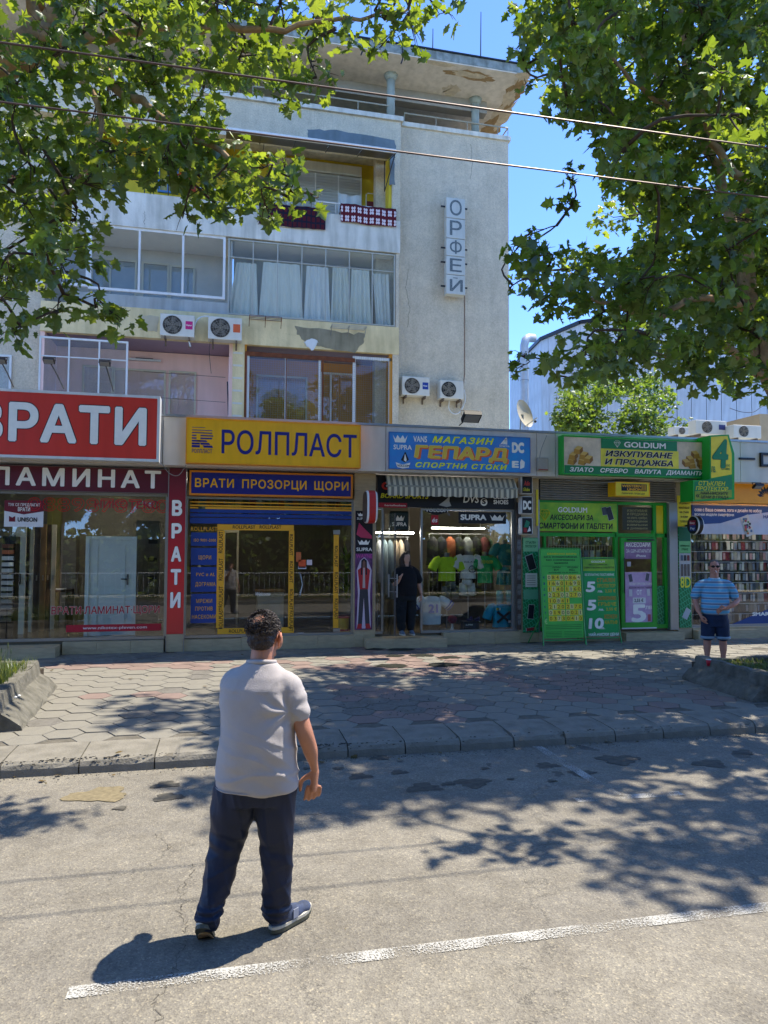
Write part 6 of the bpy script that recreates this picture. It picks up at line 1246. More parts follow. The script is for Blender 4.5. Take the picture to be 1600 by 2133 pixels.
boxo('recess_wall', mat('olive_grey','B0AA92',.9,.06), bld, x0, x1, YB+1.2, YB+1.3, ZA1-.2, ZB0); boxo('ceiling', mat('white_plaster','E0DDD2',.9,.04), bld, x0, x1, YB+.17, YB+1.19, ZB0-.02, ZB0+.018)
# ---- floor 3 yellow loggias
recess(115,375,ZB1-.6,ZC0+.449,M['yellow'],dep=1.4); recess(400,809,ZB1-.6,ZC0+.449,M['yellow'],dep=1.4)
BLU = mat('sky_blue_paint','4A86C8',.5,.06)
win('window','',195,310,240,400,yw+.03,[.5],fm=BLU,inner=M['curtain']); boxo('blue_panel', BLU, bld, X(190,yw), X(245,yw), yw-.02, yw+.01, ZB1-.4, ZB1+.35)
win('window','',330,320,372,400,yw+.03,[.5],fm=BLU,inner=M['roomd'])
x0,x1,z0,z1 = pr(560,345,753,400,yw-.1)
boxo('shutter_box', M['white'], bld, x0, x1, yw-.12, yw+.06, z1-.0, z1+.28)
for k in range(4):
    a, b_ = x0+(x1-x0)*k/4+.02, x0+(x1-x0)*(k+1)/4-.02
    for j in range(14): boxo('shutter_slat', M['blind'], bld, a, b_, yw-.05, yw-.03, z1-.01-(j+1)*.085, z1-.01-j*.085-.008)
    boxo('post', M['white'], bld, b_+.001, b_+.039, yw-.06, yw-.02, z1-1.3, z1-.002)
# awning of loggia
lw = thing('loggia_canopy','dark translucent panel canopy over the yellow balcony on the third floor','canopy',at(650,330,YB-.6))
pa = [at(470,292,YB-.0),at(822,350,YB-.0)]; zc_ = at(822,322,YB-.75).z
xa, xb = X(470,YB-.4,300), X(823,YB-.75,330); zf = zc_; zbk = zf+.28
n = 5; DG = glass('smoked_sheet',(.12,.12,.13),1.5,milk=.5)
for k in range(n):
    a, b_ = xa+(xb-xa)*k/n+.01, xa+(xb-xa)*(k+1)/n-.01; b = MB(); b.add([(a,YB-.85,zf),(b_,YB-.85,zf),(b_,YB,zbk),(a,YB,zbk),(a,YB-.85,zf+.012),(b_,YB-.85,zf+.012),(b_,YB,zbk+.012),(a,YB,zbk+.012)],[(0,3,2,1),(4,5,6,7),(0,1,5,4),(1,2,6,5),(2,3,7,6),(3,0,4,7)]); b.build('panel', mat('smoked_panel','4A4644',.35,.15,2), lw)
    b = MB(); b.tube([(b_+.01,YB-.87,zf-.02),(b_+.01,YB,zbk-.03)],.014,5); b.build('rib', M['dark'], lw)
b = MB(); b.box(xa,xb,YB-.89,YB-.852,zf-.03,zf+.07); b.build('front_trim', M['white'], lw)
b = MB(); b.tube([(xb-.02,YB-.87,zf-.02),(xb-.12,YB-.02,zf-.65)],.014,5); b.tube([(xb-.12,YB-.02,zf-.65),(xb-.12,YB-.02,zf+.2)],.014,5); b.build('bracket', M['dark'], lw)
# loggia rails and laundry
b = MB(); b.tube([(X(400,YB,430),YB+.02,ZB1+.32),(XE-.1,YB+.02,ZB1+.32)],.018,6)
for px in (545,600,700,760,820): b.tube([(X(px,YB,430),YB+.02,ZB1),(X(px,YB,430),YB+.02,ZB1+.32)],.012,5)
b.build('handrail', M['white'], bld)
b = MB(); b.tube([(X(150,YB,400),YB+.02,ZB1+.35),(X(390,YB,430),YB+.02,ZB1+.35)],.018,6)
for px in (160,205,250,300,350,388): b.tube([(X(px,YB,430),YB+.02,ZB1),(X(px,YB,430),YB+.02,ZB1+.35)],.012,5)
b.build('handrail', M['dark'], bld)
def rug_mat(name, c1, c2, kind):
    m = mat(name, c1, .95, .1); n = m.node_tree; b = n.nodes['Principled BSDF']; L = n.links.new
    tc = nod(n,'ShaderNodeTexCoord'); sx = nod(n,'ShaderNodeSeparateXYZ'); L(tc.outputs['Object'], sx.inputs[0])
    def mt(op, a, bb=None):
        q = nod(n,'ShaderNodeMath', operation=op)
        for i, s in enumerate((a,bb)):
            if s is None: continue
            if isinstance(s,(int,float)): q.inputs[i].default_value = s
            else: L(s, q.inputs[i])
        return q.outputs[0]
    S = 9.5 if kind else 13
    u = mt('SUBTRACT', mt('FRACT', mt('MULTIPLY', sx.outputs[0], S*.62)), .5); v = mt('SUBTRACT', mt('FRACT', mt('MULTIPLY', sx.outputs[2], S*.42)), .5)
    if kind:    # white flowers on burgundy
        r = mt('SQRT', mt('ADD', mt('MULTIPLY',u,u), mt('MULTIPLY',v,v))); an = mt('ARCTAN2', v, u); pet = mt('MULTIPLY', mt('ABSOLUTE', mt('SINE', mt('MULTIPLY',an,2))), .22)
        f = mt('LESS_THAN', r, mt('ADD', pet, .19)); g = mt('GREATER_THAN', r, .08); f = mt('MULTIPLY', f, g)
    else: f = mt('MAXIMUM', mt('GREATER_THAN', mt('ABSOLUTE',u), .36), mt('GREATER_THAN', mt('ABSOLUTE',v), .36))
    x = nod(n,'ShaderNodeMix', data_type='RGBA'); L(f, x.inputs[0]); x.inputs[6].default_value = (*lin(c1),1); x.inputs[7].default_value = (*lin(c2),1); L(x.outputs[2], b.inputs['Base Color']); return m
def hang(name, label, l, t, r, b_, Y, m):
    x0,x1,z0,z1 = pr(l,t,r,b_,Y); T = thing(name,label,'blanket',((x0+x1)/2,Y,z0)); b = MB(); b.smooth = True; n = 36; vs = []
    prof = [(.34,z0+.3),(.2,z1-.05),(.09,z1+.01),(0,z1),(-.02,z1-.08),(-.02,(z0+z1)/2),(-.015,z0)]
    for i in range(n+1):
        q = i/n; f = .015*math.sin(q*17)+.01*math.sin(q*41)
        for yy, zz in prof: vs.append((x0+(x1-x0)*q, Y+yy+f*(1 if yy < .05 else .3), zz+.012*math.sin(q*9)))
    k_ = len(prof); b.add(vs, [(i*k_+j,(i+1)*k_+j,(i+1)*k_+j+1,i*k_+j+1) for i in range(n) for j in range(k_-1)]); b.build('cloth', m, T)
hang('red_white_blanket','burgundy blanket with white flower pattern hanging over the balcony rail',710,423,825,462,YB-.06,rug_mat('flower_blanket','5A1420','D8C8C8',1))
hang('plaid_blanket','dark red and navy plaid blanket hanging over the balcony rail behind leaves',540,420,678,466,YB-.06,rug_mat('plaid_blanket','4A0E1A','101024',0))
T = thing('white_cloth','white cloth drying on the yellow balcony above the blanket','cloth',at(728,440,YB+.5)); x0,x1,z0,z1 = pr(705,400,752,440,YB+.5); b = MB(); b.smooth=True; n = 16; b.add([(x0+(x1-x0)*i/n+ (0 if j else .0), YB+.5+.03*math.sin(i*.9), (z1-.12*math.sin(math.pi*i/n)*.6 if j else z0)) for i in range(n+1) for j in (0,1)], [(i*2,i*2+2,i*2+3,i*2+1) for i in range(n)]); b.build('sheet', cloth('C4C8C4'), T)
T = thing('chair','folding chair standing against the yellow balcony wall','chair',at(772,430,YB+.8)); x0,x1,z0,z1 = pr(763,402,784,432,YB+.8); b = MB(); b.tube([(x0,YB+.8,z0),(x0,YB+.8,z1-.05),(x0+.05,YB+.8,z1),(x1-.05,YB+.8,z1),(x1,YB+.8,z1-.05),(x1,YB+.8,z0)],.015,6); b.build('frame', M['cream'], T); boxo('backrest', cloth('6A2A26'), T, x0+.02,x1-.02,YB+.78,YB+.8,z0+.0,z0+.18)
# flower boxes
for k,(px,py) in enumerate(((187,368),(385,388),(50,375))):
    T = thing('flower_box',['terracotta flower box with red geraniums on the left balcony rail','terracotta flower box with red geraniums beside the tree branch above the white balcony','flower box with white blossoms at the far left balcony'][k],'flower box',at(px,py,YB-.1),'flower boxes on the third floor'); p = at(px,py,YB-.15); boxo('box', mat('terracotta','8A3A2A',.8,.1), T, p.x-.28,p.x+.28,YB-.2,YB-.03,p.z-.08,p.z+.08)
    b = MB()
    for _ in range(90): c_ = Vector((p.x+rnd.uniform(-.3,.3),YB-.12+rnd.uniform(-.1,.1),p.z+.08+rnd.uniform(0,.22))); a = Vector((rnd.gauss(0,1),rnd.gauss(0,1),rnd.gauss(0,1))).normalized()*.04; bb = a.orthogonal(); b.add([c_-a,c_+bb*.7,c_+a,c_-bb*.7],[(0,1,2,3)])
    b.build('foliage', M['leafb'], T, kind='stuff'); b = MB()
    for _ in range(9): b.ell((p.x+rnd.uniform(-.27,.27),YB-.16+rnd.uniform(-.06,.04),p.z+.2+rnd.uniform(0,.14)),(.03,.03,.025),6,4)
    b.build('blossoms', plain('C81C20' if k < 2 else 'D8D8D8'), T, kind='stuff')
# ---- roof terrace and overhanging roof
ZR = 15.0; ye = 17.95; xe = at(1105,150,ye).x; ZR = at(1105,158,ye).z
zs = MB(); zs.box(XL2, xe, ye, 31, ZR, ZR+.03); roof = zs.build('roof', mat('soffit_plaster','DAD2C4',.9,.1,1.5,grime=.2), bld)
b = MB(); b.box(XL2, xe+.0, ye-.012, ye+.2, ZR+.001+.03, ZR+.26); b.box(xe-.2, xe+.012, ye+.21, 31, ZR+.031, ZR+.26); b.build('roof_edge', mat('roof_edge_concrete','8E948E',.9,.3,5,grime=.4), roof)
b = MB(); b.box(XL2, xe+.05, ye-.05, 31, ZR+.262, ZR+.30); b.build('roof_sheet', M['dark'], roof)
# peeling patches on the soffit
PB = mat('peeled_brown','9E8560',.95,.25,6); PW = mat('peeled_pale','C8BCA4',.95,.2,6)
def spatch(m, cx, cy, rx, ry, n=26, dz=.004):
    b = MB(); b.add([(cx+rx*math.cos(-6.283*k/n)*rnd.uniform(.55,1.1), cy+ry*math.sin(-6.283*k/n)*rnd.uniform(.55,1.1), ZR-dz) for k in range(n)],[tuple(range(n))]); b.build('peeled_patch', m, roof)
def sp(px,py): d = ray(px,py); t = (ZR-H)/d.z; return d.x*t, d.y*t
for (px,py,rx,ry,mm,dz) in ((915,133,.5,.10,PW,.004),(985,158,.9,.22,PB,.005),(975,155,.55,.14,PW,.007),(1085,175,.25,.5,PW,.004),(1070,195,.3,.8,PB,.005),(1060,205,.22,.5,PW,.007),(1045,240,.3,1.0,PW,.004),(1025,265,.35,.8,PB,.005),(940,188,.28,.35,PW,.004),(1040,255,.12,.5,PW,.007),(1090,158,.25,.2,PW,.005)):
    x_, y_ = sp(px,py); spatch(mm, x_, y_, rx, ry, dz=dz)
# columns
for px, Yc in ((814,YB+.12),(990,YR+.15)):
    x_ = X(px,Yc,230); zb_ = (ZC1 if px < 900 else ztR)+.13; b = MB(); b.smooth = True; b.tube([(x_,Yc,zb_),(x_,Yc,ZR-.15)],.115,18); b.build('column', mat('old_white','9EA69C',.7,.1,4,grime=.2), bld); b = MB(); b.smooth=True; b.tube([(x_,Yc,ZR-.151),(x_,Yc,ZR-.001)],[.13,.2],18); b.build('capital', mat('old_white','9EA69C',.7,.1,4,grime=.2), bld)
# beam + recessed terrace walls
xb0 = X(1003,YR+.6,200)
boxo('beam', mat('beam_plaster','9A9488',.9,.1), bld, X(700,YR,200), xb0, YR+.16, YR+.45, ZR-.001-.36, ZR-.002)
boxo('terrace_wall', mat('terrace_green','7E8464',.9,.08), bld, X(360,21,200), X(806,21.2,200), 21.0, 21.1, ztR-.5, ZR-.003); boxo('terrace_wall', mat('terrace_grey','7A766C',.9,.1), bld, X(806,21.2,200)+.002, XR-.02, 22.6, 22.7, ztR-.5, ZR-.003)
boxo('terrace_floor', M['concG'], bld, XL2, XR-.31, YR+.37, 22.59, ztR-.6, ztR-.5)
win('terrace_window','',640,185,740,300,20.95,[.5],fm=M['dark'],inner=M['roomd'],fw=.06); win('terrace_door','',870,215,945,330,22.5,[.6],fm=M['dark'],inner=M['roomd'],fw=.07)
patch(mat('pale_plaster','A8A298',.9,.1), [(830,220),(880,225),(870,262),(830,258)], 22.5, jit=.01); patch(mat('pale_plaster','A8A298',.9,.1), [(960,240),(990,240),(960,275),(930,275)], 22.5, jit=.01)
for (l,r,Yc,zz) in ((450,812,YB+.05,ZC1+.45),(842,1058,YR+.02,ztR+.42)):
    b = MB(); x0, x1 = X(l,Yc,230), X(r,Yc,240); b.tube([(x0,Yc,zz),(x1,Yc,zz)],.022,6)
    k = x0
    while k < x1: b.tube([(k,Yc,zz-.33),(k,Yc,zz)],.013,5); k += .95
    if l > 800: b.tube([(x1,Yc,zz),(x1,Yc+.6,zz)],.022,6); b.tube([(x1,Yc,zz-.3),(x1,Yc,zz)],.013,5)
    b.build('terrace_rail', mat('rail_paint','A09C8A',.6,.1), bld)
# roof antennas and gutter hooks
for k,(px,t,b_) in enumerate(((1001,25,125),(901,60,108))):
    T = thing('antenna',['tall thin antenna rod on the roof at the right','thin antenna rod on the roof left of the tall one'][k],'antenna',at(px,b_,21)); b = MB(); p0 = at(px,b_+30,21); p1 = at(px+1,t,21); b.tube([p0,p1],[.022,.012],6); b.build('rod', M['dark'], T)
for px,py in ((755,100),(838,118)): p = at(px,py,ye-.03); b = MB(); b.tube([(p.x,ye-.04,p.z+.25),(p.x,ye-.08,p.z-.1),(p.x-.05,ye-.1,p.z-.25)],.018,5); b.build('hook', M['dark'], roof)
# left upper block seen through leaves
boxo('upper_wall', M['stuccoL'], bld, XL2, X(380,21,100), 20.9, 21.0, ZC1, ZR-.003)
boxo('blue_panel', BLU, bld, X(0,yw,370), X(30,yw,370), YB+.28, YB+.3, ZB1-.3, ZB1+.4)
# ---- ОРФЕЙ vertical sign
T = thing('vertical_sign','vertical sign of five grey boxes with letters ОРФЕЙ on the roughcast wall','sign',at(950,612,YR-.3))
ys_ = YR-.34; LS = mat('box_grey_white','C4C4BA',.45,.05,3,grime=.15); TL = mat('worn_slate','3A4448',.7,.5,30,c2='7A8484')
lets = 'ОРФЕЙ'; yt = [410,453,495,532,571,612]
xl_, xr_ = X(930,ys_,500), X(969,ys_,500)
for k in range(5):
    z1_, z0_ = at(930,yt[k],ys_).z, at(930,yt[k+1],ys_).z; bevel(boxo('letter_box', LS, T, xl_, xr_, ys_, ys_+.22, z0_+.008, z1_-.004),.012)
    if lets[k] == 'Й': text('И', T, TL, xl_+.1,xr_-.07,z0_+.09,z1_-.14,ys_,bold=.015,shear=.0); rect(T, TL, xl_+.2,xl_+.33,z1_-.1,z1_-.075,ys_)
    else: text(lets[k], T, TL, xl_+.10,xr_-.10,z0_+.09,z1_-.08,ys_,bold=.01)
b = MB()
for py in (431,517,547,597): p = at(925,py,ys_+.1); b.box(xl_-.13,xr_+.1,ys_+.1,ys_+.13,p.z,p.z+.04)
b.build('bracket', M['dark'], T)
b = MB(); b.tube([at(968,612,YR-.01),at(968,780,YR-.01),at(960,850,YR-.01)],.008,5); props(b.build('wall_cable', M['rust'], None), 'thin brown cable running down the roughcast wall below the vertical sign','cable')
# ---- air conditioners
def ac(label, l, t, r, b_, Y, badge, bt, dark=False, grp='air conditioners on the apartment facade', brand=True):
    x0,x1,z0,z1 = pr(l,t,r,b_,Y); w_, h_ = x1-x0, z1-z0; T = thing('air_conditioner',label,'air conditioner',((x0+x1)/2,Y,z0),grp)
    bevel(boxo('casing', M['ac'], T, x0,x1,Y,Y+.3,z0,z1),.015)
    cx, cz, rr = x0+w_*.36, (z0+z1)/2, h_*.42; n = 24
    poly(T, M['black'] if dark else mat('fan_shadow','3A352E',.7), [(cx+rr*math.cos(6.283*k/n), cz+rr*math.sin(6.283*k/n)) for k in range(n)], Y, off=.003, name='fan_opening')
    b = MB()
    for k in range(5):
        a = 6.283*k/5; d = Vector((math.cos(a),0,math.sin(a))); e = Vector((-d.z,0,d.x)); c = Vector((cx,Y-.006,cz)); b.add([c, c+d*rr*.9-e*rr*.1, c+d*rr*.85+e*rr*.35, c+d*rr*.3+e*rr*.3],[(0,1,2,3)])
    b.build('fan', mat('fan_grey','6A6458' if not dark else '1C1C1E',.6), T)
    b = MB()
    for q in (.25,.5,.75,1): b.tube([(cx+rr*q*math.cos(6.283*k/20), Y-.014, cz+rr*q*math.sin(6.283*k/20)) for k in range(21)],.0035,4,cap=False)
    for k in range(12): b.tube([(cx,Y-.014,cz),(cx+rr*math.cos(6.283*k/12),Y-.014,cz+rr*math.sin(6.283*k/12))],.003,4)
    b.build('grille', mat('grille_wire','8A8478' if not dark else '2A2A2C',.5), T)
    if brand and badge: rect(T, plain(badge), x0+w_*.74,x0+w_*.95,z0+h_*.35,z0+h_*.72,Y); text(bt, T, W_, x0+w_*.76,x0+w_*.93,z0+h_*.5,z0+h_*.58,Y,off=.006) if bt else None
    for xx in (x0+w_*.12,x1-w_*.18): b = MB(); b.box(xx,xx+.04,Y+.0,Y+.33,z0-.07,z0-.002); b.box(xx,xx+.04,Y+.3,Y+.33,z0-.18,z0-.071); b.build('bracket', mat('rusty_bracket','6A5A4A',.8,.3,20), T)
    return T
ac('air conditioner with a pink brand badge under the left balcony',334,652,405,698,YB-.36,'B81C6A','Haier'); ac('air conditioner with orange and blue stickers right of the pink badged one',434,658,504,705,YB-.36,'C85A2A','')
ac('air conditioner with a blue badge on the roughcast wall beside the balcony',838,783,895,822,YR-.36,'1C3A8A','Haier'); ac('air conditioner with a black fan, rightmost on the roughcast wall',917,791,966,829,YR-.36,None,'',dark=True)
def cable(label, pts, m, r=.018, name='pipe', cat='pipe'): b = MB(); b.smooth=True; b.tube(pts, r, 8); return props(b.build(name, m, None), label, cat)
def sm(P, n=8):
    out = []
    for i in range(len(P)-1):
        p0, p1, p2, p3 = P[max(i-1,0)], P[i], P[i+1], P[min(i+2,len(P)-1)]
        for k in range(n): t = k/n; out.append(.5*((2*p1)+(p2-p0)*t+(2*p0-5*p1+4*p2-p3)*t*t+(3*p1-p0-3*p2+p3)*t**3))
    return out+[P[-1]]
cable('white hose hanging in a loop below the black fan air conditioner', sm([at(a,b,YR-.1) for a,b in ((967,812),(969,835),(958,858),(945,862),(935,850),(937,830))]), M['white'])
cable('white pipe bent between the two upper air conditioners', sm([at(a,b,YB-.1) for a,b in ((404,682),(410,668),(420,660),(436,659))]), M['white'])
cable('white pipe stub leaving the wall left of the blue badged air conditioner', sm([at(a,b,YR-.08) for a,b in ((818,802),(826,803),(830,808))]), M['white'])
cable('white drain hose below the pink badged air conditioner', sm([at(a,b,YB-.2) for a,b in ((392,700),(394,712),(397,722))]), M['white'])
cable('dark cable hanging from the bracket above the pink balcony', sm([at(a,b,YB-.1) for a,b in ((440,700),(436,730),(440,778))]), M['dark'], .006, 'cable','cable')
# drying racks
for k,(l,t,r,b_) in enumerate(((520,657,587,668),(692,676,763,687))):
    x0,x1,z0,z1 = pr(l,t,r,b_,YB-.3); T = thing('drying_rack',['rusty wire rack under the left end of the curtained glazing','pale wire rack under the right end of the curtained glazing'][k],'rack',(x0,YB-.3,z0),'wire racks below the curtained glazing'); b = MB()
    for yy in (YB-.34,YB-.24,YB-.14,YB-.02): b.tube([(x0,yy,z1),(x1,yy,z1)],.008,5)
    for xx in (x0,(x0+x1)/2,x1): b.tube([(xx,YB-.0,z1),(xx,YB-.34,z1),(xx,YB-.02,z0-.06)],.008,5)
    b.build('wire', M['rust'] if k == 0 else M['alu'], T)
# satellite dish and small camera on the canopy
T = thing('satellite_dish','cream satellite dish on the canopy at the corner of the block','satellite dish',at(1088,890,14.2)); c_ = at(1087,864,14.2); b = MB(); b.smooth = True; n = 28; vs = []; ax = Vector((.55,-.8,.25)).normalized(); ux = ax.cross(Vector((0,0,1))).normalized(); uz = ux.cross(ax)
for rr_, dd in ((0,.0),(.12,.012),(.22,.04),(.29,.075),(.30,.085)):
    for k in range(n): q = 6.283*k/n; vs.append(c_+ux*rr_*math.cos(q)+uz*rr_*1.05*math.sin(q)+ax*dd)
b.add(vs, [(i*n+k,i*n+(k+1)%n,(i+1)*n+(k+1)%n,(i+1)*n+k) for i in range(4) for k in range(n)]); b.build('dish', mat('dish_cream','B0A890',.5,.05), T)
b = MB(); b.tube([c_-uz*.28, c_-uz*.2+ax*.34],.012,6); b.box(c_.x-.03,c_.x+.03,c_.y-.03,c_.y+.03,c_.z-.12,c_.z+.0); b.build('feed_arm', M['alu'], T); b = MB(); b.tube([c_+Vector((0,.05,-.05)), Vector((c_.x,c_.y+.1,4.35))],.02,6); b.build('mast', M['alu'], T)
T = thing('security_camera','small camera on a white arm right of the satellite dish','camera',at(1110,888,14.1)); b = MB(); b.tube([at(1097,886,14.1),at(1106,884,14.1),at(1114,879,14.1)],.008,5); b.build('arm', M['white'], T); b = MB(); b.ell(at(1115,878,14.1),(.03,.04,.03),8,6); b.build('body', M['dark'], T)
# ACs on the canopy roof at the right, and a beige wall behind
for k,(l,t,r,b_,Y,lb) in enumerate(((1449,874,1514,903,15.5,'large air conditioner on the flat roof above the tall green sign'),(1528,884,1586,911,15.2,'air conditioner with dark fins at the right end of the flat roof'),(1405,888,1448,905,16.5,'low air conditioner on the flat roof left of the large one'))): ac(lb,l,t,r,b_,Y,'3A3A6A' if k==0 else None,'',dark=(k==1),grp='air conditioners on the flat roof')
T = thing('beige_wall','beige wall block at the right edge above the shops','wall',at(1600,900,17)); boxo('wall', mat('sand_plaster','B09A78',.9,.1), T, X(1583,17,880), X(1583,17,880)+3, 17, 20, 4.35, at(1583,862,17).z)
cable('tangle of thin cables over the flat roof at the right', sm([at(a,b,16) for a,b in ((1520,850),(1545,858),(1570,858),(1590,846),(1610,850))]), M['dark'], .008, 'cable','cable')
# ---- metal clad hall behind
hl = thing('metal_clad_hall','large hall clad in pale blue metal sheets rising behind the trees','building',(25,35,0))
HC = mat('zinc_sheet','D8DCDC',.6,.1,.7,metal=.0,grime=.2); HP = [(1062,41),(1128,34.5),(1210,31.5),(1440,28.5),(1760,26)]; P = [at(a,800,y) for a,y in HP]; zt = 13.2
for i in range(len(P)-1):
    a, b_ = P[i], P[i+1]; n = max(2,int((b_-a).length/.62)); d = (b_-a)/n; nn = Vector((d.y,-d.x,0)).normalized()
    for k in range(n):
        p, q = a+d*k, a+d*(k+1); m_ = MB(); m_.prism([Vector((p.x,p.y,3))+d.normalized()*.012, Vector((q.x,q.y,3))-d.normalized()*.012, Vector((q.x,q.y,zt))-d.normalized()*.012, Vector((p.x,p.y,zt))+d.normalized()*.012], -nn*.04); m_.build('metal_sheet', HC, hl)
    m_ = MB(); m_.prism([Vector((a.x,a.y,0))-nn*.05, Vector((b_.x,b_.y,0))-nn*.05, Vector((b_.x,b_.y,zt))-nn*.05, Vector((a.x,a.y,zt))-nn*.05], -nn*.3); m_.build('wall', M['dark'], hl)
    m_ = MB(); m_.prism([Vector((a.x,a.y,zt+.002))+nn*.1, Vector((b_.x,b_.y,zt+.002))+nn*.1, Vector((b_.x,b_.y,zt+.18))+nn*.1, Vector((a.x,a.y,zt+.18))+nn*.1], -nn*.5); m_.build('roof_edge', M['dark'], hl)
T = thing('ventilation_duct','shiny round duct with a curved top beside the metal clad hall','duct',at(1092,890,33)); p = at(1092,716,33); b = MB(); b.smooth = True; b.tube([(p.x,33,3)]+[(p.x,33,z) for z in (6,8,10,p.z-.1)]+[(p.x+.08,33,p.z+.2),(p.x+.3,33.2,p.z+.38),(p.x+.7,33.4,p.z+.45)],.21,14); b.build('pipe', mat('bright_zinc','B8BEC0',.5,.1,metal=.2), T)
b = MB()
for z in (5,6.4,7.8,9.2,10.6): b.tube([(p.x,33,z),(p.x,33,z+.05)],.225,14)
b.build('seam', M['alu'], T)
# trolley wires
for k,(a,b_,Ya) in enumerate((((0,88),(1600,308),5.11),((0,212),(1600,412),5.56))):
    p, q = at(*a,Ya), at(*b_,Ya); d = (q-p); P0 = p-d*1.5; P1 = q+d*1.5; b = MB(); b.tube([P0,p,q,P1],.0075,6); props(b.build('trolley_wire', mat('copper_wire','5A4A44',.5,metal=.5), None), ['upper of two trolley wires crossing the whole picture','lower of two trolley wires crossing the whole picture'][k],'wire','trolley wires')

CK = mat('plaster_crack','5E5748',1,.1); DR = mat('rust_drip','9A8A6A',.95,.2,8)
for P, Yc in (([(850,560),(846,600),(852,640),(849,690)],YR),([(980,300),(984,340),(979,380)],YR),([(560,690),(590,694),(622,700)],YB),([(300,440),(303,455),(299,470)],YB-.02),([(640,500),(643,512)],YB-.02)):
    W = []
    for i in range(len(P)-1):
        a, b_ = at(*P[i],Yc-.003), at(*P[i+1],Yc-.003)
        for q in range(6): W.append(a.lerp(b_,q/6)+Vector((rnd.gauss(0,.015),0,0)))
    b = MB(); n = len(W); b.add([(w_.x-.004,w_.y,w_.z) for w_ in W]+[(w_.x+.004,w_.y,w_.z) for w_ in W],[(i,i+1,n+i+1,n+i) for i in range(n-1)]); b.build('plaster_crack', CK, bld)
for k,pts in enumerate(([(336,962),(352,985),(372,990),(388,968)],[(1140,905),(1128,935),(1124,955)],[(1180,1000),(1230,1006),(1280,1004)])):
    cable(['thin cable drooping between the red column and the yellow signboard','thin cable running down to the small alarm box','thin cable drooping below the gold buyer signboard'][k], sm([at(a,b_,12.98) for a,b_ in pts]), mat('cable_grey','8A8880',.6), .006, 'cable','cable')
# ================================================================== TREES
def leaf_template(seed=0):
    r = random.Random(seed)
    # palmate outline, stem at origin, tip along +x
    pts = [(0,0),(.02,.10),(-.12,.30),(.10,.27),(.16,.50),(.30,.30),(.42,.34),(.55,.52),(.60,.26),(.78,.20),(1.0,.0)]
    half = pts[1:-1]; out = [(0,0,0)]+[(x,-y,0) for x,y in half]+[(1,0,0)]+[(x,y,0) for x,y in half[::-1]]
    out = [(x,y,-.25*y*y*1.2-.12*x*x+.03*r.gauss(0,1)) for x,y,_ in out]
    ctr = (.38,0,.0); v = out+[ctr]; n = len(out)
    f = [(k,(k+1)%n,n) for k in range(n)]; return np.array(v), f
LV, LFc = leaf_template()
def low_template():
    v = np.array([(0,0,0),(.1,.35,-.05),(.5,.5,-.1),(.62,.24,0),(1,0,-.12),(.62,-.24,0),(.5,-.5,-.1),(.1,-.35,-.05)]); return v, [(0,1,2,3),(0,3,4,5),(0,5,6,7)]
LV2, LF2 = low_template()
leaf_mesh = {}
def leafmesh(m):
    if m.name not in leaf_mesh:
        me = bpy.data.meshes.new('leaf'); me.from_pydata([tuple(p) for p in LV], [], LFc); me.materials.append(m); leaf_mesh[m.name] = me
    return leaf_mesh[m.name]
def rots(n, r, droop=.35):
    """n rotation matrices: blade roughly horizontal, tips outwards/down"""
    yaw = r.uniform(0,2*np.pi,n); pit = r.normal(.45,.55,n); rol = r.normal(0,.55,n)
    cy, sy, cp, sp, cr, sr = np.cos(yaw),np.sin(yaw),np.cos(pit),np.sin(pit),np.cos(rol),np.sin(rol)
    Rz = np.zeros((n,3,3)); Rz[:,0,0]=cy; Rz[:,0,1]=-sy; Rz[:,1,0]=sy; Rz[:,1,1]=cy; Rz[:,2,2]=1
    Ry = np.zeros((n,3,3)); Ry[:,0,0]=cp; Ry[:,0,2]=sp; Ry[:,1,1]=1; Ry[:,2,0]=-sp; Ry[:,2,2]=cp
    Rx = np.zeros((n,3,3)); Rx[:,0,0]=1; Rx[:,1,1]=cr; Rx[:,1,2]=-sr; Rx[:,2,1]=sr; Rx[:,2,2]=cr
    return Rz@Ry@Rx
def fast_mesh(name, V, F, m):
    """V (n,k,3) instances, F template faces"""
    n, k, _ = V.shape; me = bpy.data.meshes.new(name); nf = len(F); me.vertices.add(n*k); me.vertices.foreach_set('co', V.reshape(-1).astype(np.float32))
    lt = np.array([len(f) for f in F]); li = np.concatenate([np.array(f) for f in F]); nl = len(li)
    me.loops.add(n*nl); me.loops.foreach_set('vertex_index', (li[None,:]+np.arange(n)[:,None]*k).reshape(-1).astype(np.int32))
    ls = np.concatenate([[0],np.cumsum(lt)[:-1]]); me.polygons.add(n*nf); me.polygons.foreach_set('loop_start', (ls[None,:]+np.arange(n)[:,None]*nl).reshape(-1).astype(np.int32))
    me.polygons.foreach_set('loop_total', np.tile(lt,n).astype(np.int32)); me.materials.append(m); me.update(calc_edges=True); me.validate(); return me
def nearest(pts, c):
    return min(pts, key=lambda p: (Vector(p)-Vector(c)).length*(1+.35*max(0,(p[2]-c[2]))))
